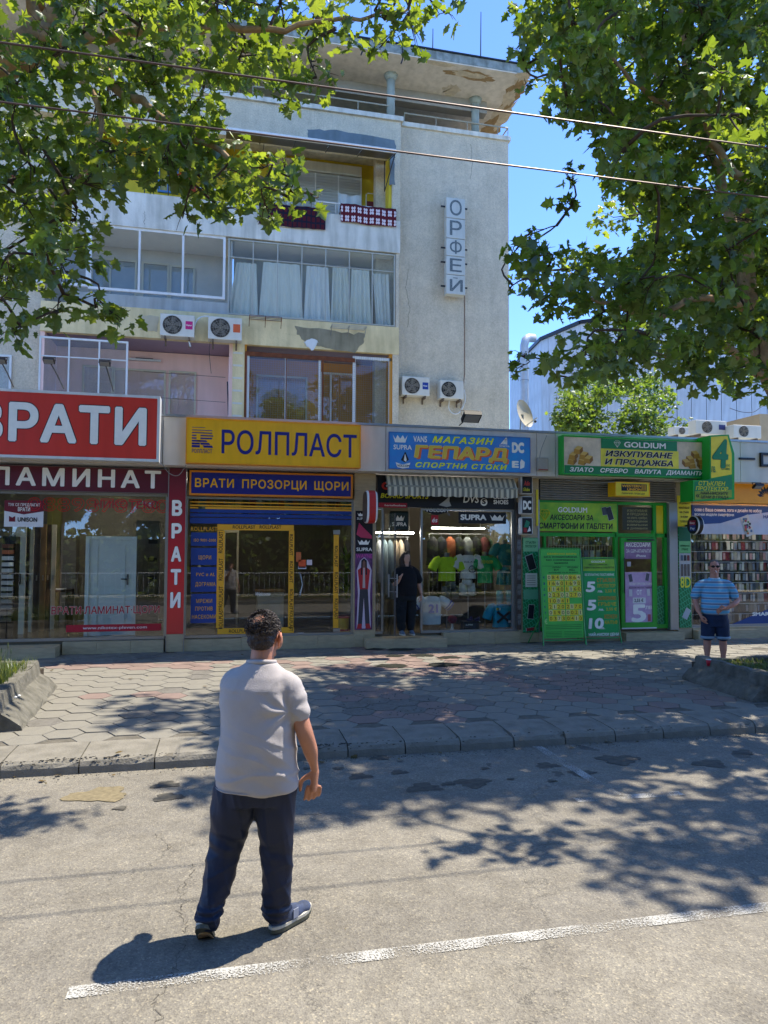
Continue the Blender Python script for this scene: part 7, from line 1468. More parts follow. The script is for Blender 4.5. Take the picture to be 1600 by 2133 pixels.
def tree(name, label, limbs, clumps, seed, m, size=.17, per=52, front=300, low=False, barkm=None, cat='tree', loc=None):
    r = np.random.RandomState(seed); rr = random.Random(seed)
    T = thing(name, label, cat, loc or limbs[0][0][0]); O = np.array(WO[T.name])
    b = MB(); b.smooth = True; nodes = []
    P, rad = limbs[0]; path = sm([Vector(p) for p in P], 6); n = len(path); b.tube(path, [rad[0]+(rad[1]-rad[0])*i/(n-1) for i in range(n)], 14); nodes += [tuple(p) for p in path[n//3:]]; b.build('trunk', barkm or M['bark'], T)
    b = MB(); b.smooth = True
    for P, rad in limbs[1:]:
        path = sm([Vector(p) for p in P], 6); n = len(path); path = [p+Vector((rr.gauss(0,.02),rr.gauss(0,.02),rr.gauss(0,.02))) for p in path]; b.tube(path, [rad[0]+(rad[1]-rad[0])*i/(n-1) for i in range(n)], 9); nodes += [tuple(p) for p in path[2:]]
    b.build('limbs', barkm or M['bark'], T)
    if not low:
        b = MB(); b.smooth = True; twig_nodes = list(nodes)
        order = sorted(clumps, key=lambda c: (Vector(c[0])-Vector(nearest(nodes,c[0]))).length)
        for c, rd in order:
            p = Vector(nearest(twig_nodes, c)); q = Vector(c); mid = p.lerp(q,.5)+Vector((rr.gauss(0,.12),rr.gauss(0,.12),rr.uniform(.0,.2)))
            L_ = (q-p).length; path = sm([p,mid,q],3); n = len(path); b.tube(path, [max(.006,.012+.012*L_)*(1-.7*i/(n-1)) for i in range(n)], 5); twig_nodes += [tuple(x) for x in path[2:]]
            for _ in range(4):
                e = q+Vector((rr.gauss(0,1),rr.gauss(0,1),rr.gauss(-.1,.6))).normalized()*rd*rr.uniform(.5,.95); b.tube([mid.lerp(q,rr.uniform(.3,1)), q.lerp(e,.6)+Vector((0,0,.03)), e],[.006,.004,.002],4)
        b.build('twigs', M['barkd'], T, kind='stuff')
    C = []; 
    for c, rd in clumps:
        k = int(per*(rd/.45)**2); u = r.normal(size=(k,3)); u /= np.linalg.norm(u,axis=1)[:,None]; u *= (r.uniform(.15,1,k)**.5)[:,None]*rd; u[:,2] *= .62; C.append(np.array(c)+u)
    C = np.concatenate(C); n = len(C); Rm = rots(n, r); S = size*r.uniform(.42,1.2,n)
    tv, tf = (LV2, LF2) if low else (LV, LFc)
    A_ = np.stack([np.ones(n), r.uniform(.7,1.12,n), r.uniform(.3,3.4,n)],1)      # each leaf its own width and curl
    V = np.einsum('nij,nkj->nki', Rm, tv[None,:,:]*A_[:,None,:])*S[:,None,None]+C[:,None,:]
    idx = np.arange(n); fr = []
    if front:
        sc = []
        for i in range(n):
            px, py, d = proj(C[i])
            sc.append(S[i]/d if (d > .5 and -20 < px < 1620 and -20 < py < 2100) else 0)
        sc = np.array(sc); fr = list(np.argsort(-sc)[:front])
        for i in fr:
            o = bpy.data.objects.new('leaf', leafmesh(m)); link(o, T, C[i]); o.rotation_euler = Matrix(Rm[i].tolist()).to_euler(); o.scale = (S[i],S[i]*A_[i,1],S[i]*A_[i,2])
        idx = np.setdiff1d(idx, np.array(fr))
    me = fast_mesh('foliage', V[idx]-O[None,None,:], tf, m); o = bpy.data.objects.new('foliage', me); link(o, T, WO[T.name]); o['kind'] = 'stuff'
    return T
def in_poly_clumps(poly_px, n, Y0, Y1, rmin, rmax, seed):
    r = random.Random(seed); xs_ = [p[0] for p in poly_px]; ys_ = [p[1] for p in poly_px]; out = []; t = 0
    while len(out) < n and t < n*60:
        t += 1; px, py = r.uniform(min(xs_),max(xs_)), r.uniform(min(ys_),max(ys_))
        if not inpoly((px,py), poly_px): continue
        Y = r.uniform(Y0,Y1); c = at(px,py,Y); rd = r.uniform(rmin,rmax); out.append((tuple(c), rd))
    return out
def ell_clumps(c, rad, n, rmin, rmax, seed):
    r = random.Random(seed); out = []
    for _ in range(n):
        v = Vector((r.gauss(0,1),r.gauss(0,1),r.gauss(0,1))).normalized()*(r.random()**.45)
        out.append(((c[0]+v.x*rad[0], c[1]+v.y*rad[1], c[2]+v.z*rad[2]), r.uniform(rmin,rmax)))
    return out
FRAME_OK = []
def clear_only(cl, polys, mg=0):
    out = []
    for c, rd in cl:
        px, py, d = proj(c)
        if d < .5: out.append((c,rd)); continue
        m = FPX*rd/d*.8
        if -m < px < 1600+m and -m < py < 2133:
            if not any(inpoly((px,py),q) for q in polys): continue
        out.append((c,rd))
    return out
# left plane tree
LP = [(-300,-200),(690,-150),(685,40),(650,120),(560,150),(470,150),(450,240),(500,290),(560,330),(590,390),(560,430),(430,410),(380,375),(300,395),(210,400),(170,470),(215,590),(240,655),(120,610),(20,640),(-300,660)]
cl = in_poly_clumps(LP, 175, 6.4, 9.8, .3, .45, 11)
cl += [(tuple(at(a,b_,Y)),rd) for a,b_,Y,rd in ((600,410,7.0,.24),(650,415,7.0,.16),(560,445,7.0,.2),(600,345,7.1,.22),(250,670,7.5,.25),(200,640,7.6,.3),(120,650,7.4,.3),(20,690,7.2,.25),(470,440,7.2,.22),(380,455,7.3,.18),(800,40,6.8,.3),(860,70,6.8,.28),(930,30,6.9,.26),(770,-20,6.8,.3),(850,-10,6.9,.35),(790,100,7.0,.16),(660,160,6.9,.3),(600,190,7,.26),(700,60,6.9,.35),(300,330,7.8,.3),(430,330,7.6,.3),(160,350,8,.35))]
# crown outside the picture, left and above
cl += clear_only(ell_clumps((-5.2,8.0,8.6),(2.6,2.8,2.8),60,.4,.55,12)+ell_clumps((-2.0,7.4,10.2),(3.0,2.0,1.2),30,.4,.5,13), [LP])
limbs = [([(-4.1,9.0,.2),(-4.0,9.0,3),(-3.7,8.9,5.6),tuple(at(-40,170,8.6)),tuple(at(50,105,8.3)),tuple(at(88,70,8.2))],(.34,.15)),
 ([tuple(at(60,100,8.3)),tuple(at(75,40,8.2)),tuple(at(60,-60,8.1))],(.11,.06)),([tuple(at(85,80,8.2)),tuple(at(110,20,8.1)),tuple(at(150,-80,8))],(.10,.05)),
 ([tuple(at(85,95,8.2)),tuple(at(140,95,8.0)),tuple(at(260,190,7.8)),tuple(at(360,260,7.6)),tuple(at(480,330,7.2)),tuple(at(580,400,7))],(.07,.015)),
 ([tuple(at(60,110,8.3)),tuple(at(150,160,8.0)),tuple(at(210,230,7.9)),tuple(at(190,330,7.7)),tuple(at(120,420,7.6))],(.05,.012)),
 ([tuple(at(150,100,8.0)),tuple(at(300,60,7.6)),tuple(at(480,60,7.2)),tuple(at(650,50,7)),tuple(at(850,20,6.9))],(.06,.012)),
 ([(-3.9,9,3.6),(-5,8.2,6),(-6,7.5,8.5)],(.2,.06)),([tuple(at(75,20,8.2)),(-1.6,7.4,9.4),(.2,7,10)],(.08,.03))]
tree('plane_tree','large plane tree overhanging the left half, its pale thick limb at the left edge',limbs,cl,21,M['leaf'],.15,58)
# right plane tree
RP = [(1130,-150),(1105,60),(1110,130),(1150,230),(1230,300),(1210,400),(1130,500),(1085,570),(1110,625),(1230,640),(1230,690),(1110,740),(1120,770),(1240,780),(1330,750),(1390,700),(1400,780),(1450,830),(1600,800),(1800,830),(1800,-150)]
cr_ = in_poly_clumps(RP, 225, 6.9, 11.6, .34, .5, 31)
cr_ += [(tuple(at(a,b_,Y)),rd) for a,b_,Y,rd in ((1085,110,9,.18),(1095,180,9,.15),(1180,420,9,.2),(1180,360,9,.2),(1075,520,9,.15),(1100,510,9,.15),(1060,600,9,.13),(1085,740,9,.17),(1080,765,9,.15),(1150,760,9,.25),(1200,790,9,.2),(1100,490,9.2,.14),(1500,150,5.6,.3),(1560,300,5.4,.3),(1540,240,5.6,.3))]
cr_ += clear_only(ell_clumps((8.8,8.4,7.6),(3.0,3.6,2.9),90,.42,.55,32)+ell_clumps((8.5,5.8,9.6),(2.1,1.3,1.4),26,.42,.55,33)+ell_clumps((7.5,10.4,12.2),(3.8,2.6,2.2),62,.45,.6,34)+ell_clumps((9.4,11.6,7.6),(2.4,2.0,3.0),60,.42,.55,36)+ell_clumps((6.8,7.7,11.6),(2.1,.9,1.3),30,.42,.55,35), [RP])
limbs = [([(8.9,8.9,.2),(8.7,8.9,2),tuple(at(1650,880,8.9)),tuple(at(1600,770,8.9)),tuple(at(1562,640,8.8)),tuple(at(1550,420,8.6))],(.24,.09)),
 ([tuple(at(1588,790,8.9)),tuple(at(1500,712,8.7)),tuple(at(1420,735,8.6)),tuple(at(1300,740,8.5))],(.07,.02)),
 ([tuple(at(1565,640,8.8)),tuple(at(1460,620,8.6)),tuple(at(1360,655,8.5)),tuple(at(1220,620,8.4)),tuple(at(1120,590,8.4))],(.06,.012)),
 ([tuple(at(1560,390,8.6)),tuple(at(1500,320,8.3)),tuple(at(1465,240,8.2)),tuple(at(1430,130,8.1)),tuple(at(1415,-20,8))],(.06,.03)),
 ([tuple(at(1465,245,8.2)),tuple(at(1380,215,8.3)),tuple(at(1290,140,8.3)),tuple(at(1230,75,8.2))],(.045,.012)),
 
 ([tuple(at(1650,880,8.9)),(8.9,8,6),(8.8,6.6,8.4)],(.14,.05)),([tuple(at(1560,640,8.8)),(7.4,9.4,8),(6.4,9.8,10)],(.1,.04))]
tree('plane_tree','large plane tree filling the right side of the picture above the shops',limbs,cr_,22,M['leaf'],.17,56,barkm=M['bark'])
# small bright tree behind the shops
BP = [(1185,905),(1175,850),(1180,800),(1230,775),(1330,785),(1395,815),(1410,860),(1400,905)]
cb = in_poly_clumps(BP, 60, 21, 25.5, .3, .65, 41); cb += [(tuple(at(a,b_,22)),.4) for a,b_ in ((1170,870),(1175,830),(1420,880),(1360,785))]
tree('broadleaf_tree','bright sunlit round tree between the flat shop roof and the metal clad hall',[([(at(1290,900,23).x,23,0),(at(1290,900,23).x,23,3),(at(1295,850,23).x,23,5.5)],(.2,.08)),([(at(1290,900,23).x,23,3.5),(at(1240,850,22.6).x,22.6,6)],(.08,.03))],cb,23,M['leafb'],.17,62,front=0)
# trees on the opposite side, seen only in the glass
for k,(x,y) in enumerate(((-8,-6),(-2,-6.5),(4,-6),(11,-6.5),(19,-6),(-15,-6.5),(26,-6),(33,-6))):
    c = ell_clumps((x,y,4.7),(3.8,1.8,2.6),46,.8,1.15,50+k)+(ell_clumps((x,y-.5,9.5),(2.8,1.8,3.0),26,.8,1.2,90+k) if k < 3 else [])
    tree('street_tree','tree %s across the street, mirrored in the glass'%['left of the middle','in the middle','right of the middle','second from the right','at the far right','at the far left','beyond the far right one','farthest right'][k],[([(x,y,0),(x+.1,y,2.5),(x,y,5)],(.2,.1)),([(x,y,3),(x+1,y,5)],(.1,.03))],c,60+k,M['leaf'],.34,46,front=0,low=True)

# fallen leaves on pavement and in the gutter
rf = random.Random(77); V = []
for _ in range(90):
    k = rf.random()*.85
    x, y = (rf.uniform(-3,8), 7.0-abs(rf.gauss(0,.12))) if k < .4 else (rf.uniform(-3,9), rf.uniform(7.1,13.1)) if k < .85 else (rf.uniform(-3,6), rf.uniform(3,7))
    z = (.006 if y < 7.02 else (.145 if y < 7.62 else gz(y)+.012)); a = rf.uniform(0,6.28); s_ = rf.uniform(.02,.07); M_ = Matrix.Rotation(a,3,'Z')@Matrix.Rotation(rf.gauss(0,.2),3,'X')
    if (x < -2.2 and 7.7 < y < 11) or (x > 6.5 and 7.6 < y < 9.7): continue
    V.append([tuple(Vector((x,y,z+.012))+M_@(Vector(p)*s_)) for p in LV])
me = fast_mesh('fallen_leaves', np.array(V), LFc, mat('dry_leaf','6E5426',.9,.3,9,c2='3E3A1C')); o = bpy.data.objects.new('fallen_leaves', me); link(o, None, (0,0,0)); o['kind'] = 'stuff'
# ================================================================== PEOPLE
def loft(b, pts, n=18, flat=None):
    """pts: (x,y,z,r) or (x,y,z,ra,rb); tapered limb with rounded ends along the path"""
    P = [Vector(p[:3]) for p in pts]; Rr = [(p[3], p[4] if len(p) > 4 else p[3]) for p in pts]
    d0 = (P[0]-P[1]).normalized(); d1 = (P[-1]-P[-2]).normalized(); path = []; rad = []
    for q in (1.0,.86,.5): path.append(P[0]+d0*min(Rr[0])*q*.9); rad.append((Rr[0][0]*math.sqrt(max(.01,1-q*q)), Rr[0][1]*math.sqrt(max(.01,1-q*q))))
    m = len(P)
    for i in range(m-1):
        p0, p1, p2, p3 = P[max(i-1,0)], P[i], P[i+1], P[min(i+2,m-1)]
        for k in range(5):
            t = k/5; path.append(.5*((2*p1)+(p2-p0)*t+(2*p0-5*p1+4*p2-p3)*t*t+(3*p1-p0-3*p2+p3)*t**3)); s = t*t*(3-2*t); rad.append((Rr[i][0]*(1-s)+Rr[i+1][0]*s, Rr[i][1]*(1-s)+Rr[i+1][1]*s))
    path.append(P[-1]); rad.append(Rr[-1])
    for q in (.5,.86,1.0): path.append(P[-1]+d1*min(Rr[-1])*q*.9); rad.append((Rr[-1][0]*math.sqrt(max(.01,1-q*q)), Rr[-1][1]*math.sqrt(max(.01,1-q*q))))
    b.tube(path, rad, n)
def torso(b, rings, n=32, p=.85):
    """rings: (x,y,z,rx,ry) horizontal superellipse rings, closed"""
    vs = []
    for x,y,z,rx,ry in rings:
        for k in range(n):
            a = 6.28318*k/n; vs.append((x+rx*math.copysign(abs(math.cos(a))**p,math.cos(a)), y+ry*math.copysign(abs(math.sin(a))**p,math.sin(a)), z))
    m = len(rings); b.add(vs, [(i*n+k,i*n+(k+1)%n,(i+1)*n+(k+1)%n,(i+1)*n+k) for i in range(m-1) for k in range(n)]+[tuple(range(n-1,-1,-1)), tuple(range((m-1)*n,m*n))])
def skinned(b, name, m, parent, vox=.008, smooth=6, disp=None, mats=None):
    me0 = b.mesh('tmp', m, (0,0,0)); o = bpy.data.objects.new('tmp', me0); COL.objects.link(o)
    md = o.modifiers.new('r','REMESH'); md.mode = 'VOXEL'; md.voxel_size = vox; md.use_smooth_shade = True
    ms = o.modifiers.new('s','SMOOTH'); ms.factor = .5; ms.iterations = smooth
    bpy.context.view_layer.update(); me = bpy.data.meshes.new_from_object(o.evaluated_get(bpy.context.evaluated_depsgraph_get())); bpy.data.objects.remove(o); bpy.data.meshes.remove(me0)
    me.materials.clear()
    for q in (mats or [m]): me.materials.append(q)
    if disp:
        n = len(me.vertices); no = np.zeros(n*3,np.float32); me.vertices.foreach_get('normal' , no) if False else None
        nn = [v.normal.copy() for v in me.vertices]
        for v, k in zip(me.vertices, nn): v.co = v.co + k*disp(v.co, k)
    me.polygons.foreach_set('use_smooth', [True]*len(me.polygons)); me.update(); me.name = name
    ob = bpy.data.objects.new(name, me); link(ob, parent, WO[parent.name]); return ob
def N3(p, sx, sy, sz, seed=0): return noise.noise(Vector((p.x*sx+seed, p.y*sy, p.z*sz)))
SKIN = mat('skin','B07A5E',.5,.06,12,bump=.15,bscale=120,spec=.35); SKIN2 = mat('skin_red','B8806A',.5,.06,12,spec=.35)
def hand(b, wrist, palm, side, fdir, curl, s=1.0, spread=1.0, ca=1.0):
    """wrist point, palm centre direction vector, side = thumb side vector, fdir = finger direction, curl = bending vector"""
    W0, D, S, C = Vector(wrist), Vector(fdir).normalized(), Vector(side).normalized(), Vector(curl).normalized()*ca
    loft(b, [(*W0, .026*s, .021*s), (*(W0+D*.04*s), .034*s,.018*s), (*(W0+D*.085*s), .038*s,.015*s)], 12)
    for k,(off,L_) in enumerate(((.030,.074),(.010,.082),(-.010,.076),(-.029,.060))):
        base = W0+D*.075*s+S*off*s; a = base+D*L_*.45*s+S*off*.15*spread*s+C*.012*s; c = a+(D*.75+C*.6*(.6+.25*k)).normalized()*L_*.35*s; e = c+(D*.4+C*(.7+.2*k)).normalized()*L_*.28*s
        loft(b, [(*base,.0095*s),(*a,.0088*s),(*c,.008*s),(*e,.0068*s)], 8)
    t0 = W0+D*.02*s+S*.02*s; t1 = t0+(D*.6+S*.8+C*.3).normalized()*.045*s; t2 = t1+(D*.9+S*.15+C*.25).normalized()*.032*s; t3 = t2+(D*.9-S*.1+C*.35).normalized()*.024*s
    loft(b, [(*t0,.016*s),(*t1,.0115*s),(*t2,.0105*s),(*t3,.0085*s)], 8)
def place(T, x, y, z, rz, s=1.0):
    T.location = (x,y,z); T.rotation_euler = (0,0,rz); T.scale = (s,s,s)

# ---------- man walking away (local frame: x right, y away from the viewer, z up)
man = thing('person','man seen from behind in grey T-shirt and navy trousers walking across the road','person')
bd = MB()
hx, hy, hz = .062, .02, 1.565
bd.ell((hx,hy+.015,hz+.035),(.079,.098,.098),20,14)                      # skull
bd.ell((hx+.012,hy+.05,hz-.035),(.064,.066,.078),16,10)                  # jaw
loft(bd, [(hx-.005,hy-.02,1.36,.08,.07),(hx,hy-.005,1.46,.066,.064),(hx+.004,hy+.01,1.54,.062,.062)],18)  # neck
bd.ell((hx+.082,hy+.048,hz-.01),(.012,.022,.014),8,6); bd.ell((hx+.07,hy+.085,hz-.02),(.03,.03,.05),10,8)
# face, turned to the right: nose, brow, lips, chin
bd.ell((hx+.066,hy+.098,hz-.012),(.018,.02,.028),8,6); bd.ell((hx+.06,hy+.09,hz+.03),(.028,.02,.012),8,6); bd.ell((hx+.052,hy+.098,hz-.062),(.018,.014,.012),8,6); bd.ell((hx+.036,hy+.085,hz-.095),(.03,.026,.02),10,6)
torso(bd, [(.04,0,.82,.15,.10),(.04,0,1.0,.15,.11),(.04,0,1.2,.15,.10),(.05,0,1.32,.12,.07),(.06,0,1.40,.06,.05)])
loft(bd, [(.19,-.005,1.31,.045),(.258,-.02,1.19,.047),(.292,-.03,1.10,.046),(.305,-.03,1.06,.045),(.328,-.005,.98,.041),(.348,.02,.885,.027,.023),(.352,.028,.855,.025,.021)],16)
hand(bd, (.353,.03,.85), None, (-.85,-.25,.1), (-.06,.12,-1), (-.4,.7,0), 1.15, 1.0, .5)
# left arm raised to the face, hidden in front of the body
loft(bd, [(-.08,.02,1.30,.045),(-.115,.12,1.18,.045),(-.11,.19,1.09,.045),(-.08,.24,1.2,.04),(.0,.25,1.36,.03),(.01,.25,1.39,.028)],14)
hand(bd, (.01,.25,1.40), None, (.7,-.2,0), (.25,-.05,1), (.2,-.9,0), 1.0)
# legs inside the trousers, ankles
loft(bd, [(-.09,0,.85,.08),(-.125,.01,.6,.05),(-.150,.012,.45,.035),(-.183,-.06,.22,.032),(-.192,-.11,.14,.032)],12); loft(bd, [(.1,0,.85,.08),(.128,.015,.6,.05),(.142,.025,.45,.035),(.15,.04,.1,.032)],12)
skinned(bd, 'body', SKIN, man, .0065, 5)
# ear, separate curl so it reads
er = MB(); er.smooth = True
ex, ey, ez = hx+.085, hy+.012, hz-.005
loft(er, [(ex+.000,ey+.014,ez-.030,.007),(ex+.008,ey-.008,ez-.012,.007),(ex+.013,ey-.014,ez+.012,.008),(ex+.010,ey+.004,ez+.030,.008),(ex+.004,ey+.022,ez+.022,.006)],10); er.ell((ex+.001,ey+.006,ez),(.008,.02,.03),10,8); er.ell((ex+.0,ey+.014,ez-.034),(.007,.009,.010),8,6)
skinned(er, 'ear', mat('ear_skin','C07A60',.5,.05,spec=.35), man, .003, 3)
# hair cap with bald patch and curls
HAIR = mat('dark_hair','2A1D15',.5,.4,30,spec=.5,bump=.8,bscale=160)
hb = MB(); hb.ell((hx-.002,hy+.012,hz+.043),(.086,.106,.100),24,16); hb.ell((hx-.004,hy-.030,hz-.005),(.074,.058,.062),18,12)
def hd(p, n): return .006*N3(p,60,60,60)+.004*N3(p,120,120,120,5)
ho = skinned(hb, 'hair', HAIR, man, .0055, 2, disp=hd)
import bmesh as _bm
def carve(o, test):
    bm = _bm.new(); bm.from_mesh(o.data); dl = [v for v in bm.verts if test(v.co)]; _bm.ops.delete(bm, geom=dl, context='VERTS'); bm.to_mesh(o.data); bm.free()
bald = Vector((hx-.018,hy-.035,hz+.125))
def tst(p):
    v = Vector(p); 
    if (v-bald).length < .047: return True
    if v.y > hy+.062 and v.z < hz+.055: return True                      # face side
    if v.x > hx+.055 and v.y > hy-.006 and v.z < hz+.03: return True      # round the ear
    return False
carve(ho, tst)
rs = random.Random(4); cu = MB()
for _ in range(1150):
    a = rs.uniform(0,6.28); e = rs.uniform(-.15,1.5); d = Vector((math.cos(a)*math.cos(e), math.sin(a)*math.cos(e), math.sin(e))); p = Vector((hx-.002+.083*d.x, hy+.012+.104*d.y, hz+.043+.098*d.z))
    if (p-bald).length < .044 or (p.y > hy+.08 and p.z < hz+.07) or (p.x > hx+.06 and p.y > hy and p.z < hz+.05): continue
    t = d.orthogonal().normalized(); t = (Matrix.Rotation(rs.uniform(0,6.28),3,d)@t); L_ = .021 if p.z > hz+.05 else .008; s_ = d.cross(t)
    cu.tube([p-d*.003, p+d*L_*.5+t*L_*.4, p+d*L_*.75+t*L_*.9+s_*L_*.4, p+d*L_*.3+t*L_*1.2+s_*L_*.8],[.003,.0028,.002,.0009],3)
cu.smooth = True; cu.build('curls', HAIR, man, kind='stuff')
cu = MB()      # sparse hairs over the bald patch
for _ in range(60):
    p = bald+Vector((rs.gauss(0,.03),rs.gauss(0,.03),0)); p.z = hz+.043+.098*math.sqrt(max(.05,1-((p.x-hx+.002)/.083)**2-((p.y-hy-.012)/.104)**2)); cu.tube([p,p+Vector((.012,.006,.003)),p+Vector((.022,.016,0))],.0011,3)
cu.build('thin_hair', HAIR, man, kind='stuff')
# t-shirt
SH = mat('tshirt_grey','ABA4A0',.95,.05,5,bump=.3,bscale=220)
sb = MB()
torso(sb, [(.046,0,.775,.216,.158),(.046,0,.80,.219,.162),(.046,.0,.90,.214,.168),(.048,.005,1.0,.208,.172),(.048,.005,1.10,.203,.168),(.042,0,1.18,.200,.158),(.038,-.005,1.26,.200,.146),(.040,-.008,1.32,.196,.130),(.046,-.006,1.37,.172,.110),(.055,-.003,1.41,.128,.090),(.06,.0,1.445,.080,.074)],36,.88)
loft(sb, [(.12,-.005,1.335,.090,.088),(.190,-.008,1.318,.082,.084),(.232,-.015,1.265,.073,.078),(.258,-.022,1.20,.066,.070),(.270,-.026,1.165,.064,.068)],20)
loft(sb, [(-.03,0,1.335,.090,.088),(-.085,.015,1.32,.080,.084),(-.108,.05,1.27,.070,.074),(-.118,.09,1.20,.068,.070),(-.12,.12,1.16,.066,.068)],20)
def fold(p, n):
    d = 0; lo = min(1,max(0,(1.28-p.z)*4)); rid = lambda v: (1-abs(v))**3
    wq = Vector((p.x+.10*N3(p,3,3,3,1), 0, p.z+.10*N3(p,3,3,3,8)))
    # long diagonal drags from the right armpit to the left waist, and swags over the hips
    d += .010*rid(noise.noise(Vector((wq.x*4+wq.z*9, p.y*2, 3.1))))*lo
    d += .008*rid(noise.noise(Vector((wq.x*3-wq.z*13+5, p.y*2, 9.4))))*min(1,max(0,(1.05-p.z)*6))
    d += .009*N3(p,5,3,6)*lo+.004*N3(p,11,7,16,3)
    q = Vector((p.x-.225,p.z-1.20)); L_ = q.length; ang = math.atan2(q.y,q.x)      # crease fan at the right armpit
    if L_ < .2: d += (.009 if q.x < .01 else .004)*math.sin(ang*8+L_*22+2*N3(p,8,8,8))*(1-L_/.2)*min(1,L_*14)
    if p.z > 1.3: d += .004*rid(noise.noise(Vector((p.x*16-p.z*8, p.y*10, 2.2))))
    return d-.006
so_ = skinned(sb, 'tshirt', SH, man, .0075, 5, disp=fold)
# open hem and sleeve ends are cut flat
def hem(p): return p.z < .772
cb_ = MB(); cb_.smooth = True; n = 40
for zz, dr in ((.788,.0015),): cb_.tube([(.046+(.216+dr)*math.copysign(abs(math.cos(6.28318*k/n))**.88,math.cos(6.28318*k/n)), (.161+dr)*math.copysign(abs(math.sin(6.28318*k/n))**.88,math.sin(6.28318*k/n)), zz) for k in range(n+1)],.0028,5,cap=False)
cb_.build('hem', SH, man)
cb_ = MB(); cb_.smooth = True; cb_.tube([(hx-.002+.078*math.cos(6.28318*k/24), hy-.014+.074*math.sin(6.28318*k/24), 1.440-.012*math.sin(6.28318*k/24)) for k in range(25)],[(.006,.012)]*25,8,cap=False); cb_.build('collar', SH, man)
# trousers
TR = mat('trousers_navy','101C34',.55,.08,4,bump=.2,bscale=160,spec=.35)
tb = MB()
torso(tb, [(.03,0,.70,.195,.135),(.036,0,.78,.202,.14),(.04,0,.86,.198,.135),(.04,0,.92,.19,.125)],32,.9)
loft(tb, [(-.065,-.005,.76,.105,.125),(-.078,-.01,.66,.106,.12),(-.100,.01,.55,.094,.102),(-.122,.015,.46,.080,.090),(-.146,-.02,.33,.073,.080),(-.174,-.07,.2,.064,.068),(-.186,-.11,.135,.062,.066)],22)
loft(tb, [(.135,.0,.76,.105,.125),(.138,.005,.66,.102,.115),(.145,.015,.55,.088,.098),(.150,.025,.44,.076,.086),(.152,.03,.30,.070,.080),(.150,.035,.18,.064,.074),(.147,.04,.10,.064,.072)],22)
def tf(p, n):
    d = .006*N3(p,8,8,3)+.0025*N3(p,20,20,8,4)+.009*(1-abs(noise.noise(Vector((p.x*14+p.z*3,p.y*9,p.z*2.2)))))**4+.006*(1-abs(noise.noise(Vector((p.x*6-p.z*12,p.y*6,4)))))**4*min(1,max(0,(.6-p.z)*4))-.004
    kx = -.15 if p.x < 0 else .14; zk = .50 if p.x < 0 else .44
    d += .008*math.sin((p.z-zk)*60+p.x*25)*math.exp(-((p.z-zk)/.06)**2)*(1.3 if p.x < 0 else .5)*max(0,-n.y+.3)
    d += .010*math.sin(p.z*150+14*p.x+3*N3(p,10,10,10))*math.exp(-((p.z-(.165 if p.x<0 else .12))/.035)**2)
    d += .006*math.sin(p.x*70)*math.exp(-((p.z-.66)/.07)**2)*math.exp(-(p.x/.06)**2)
    return d
skinned(tb, 'trousers', TR, man, .008, 5, disp=tf)
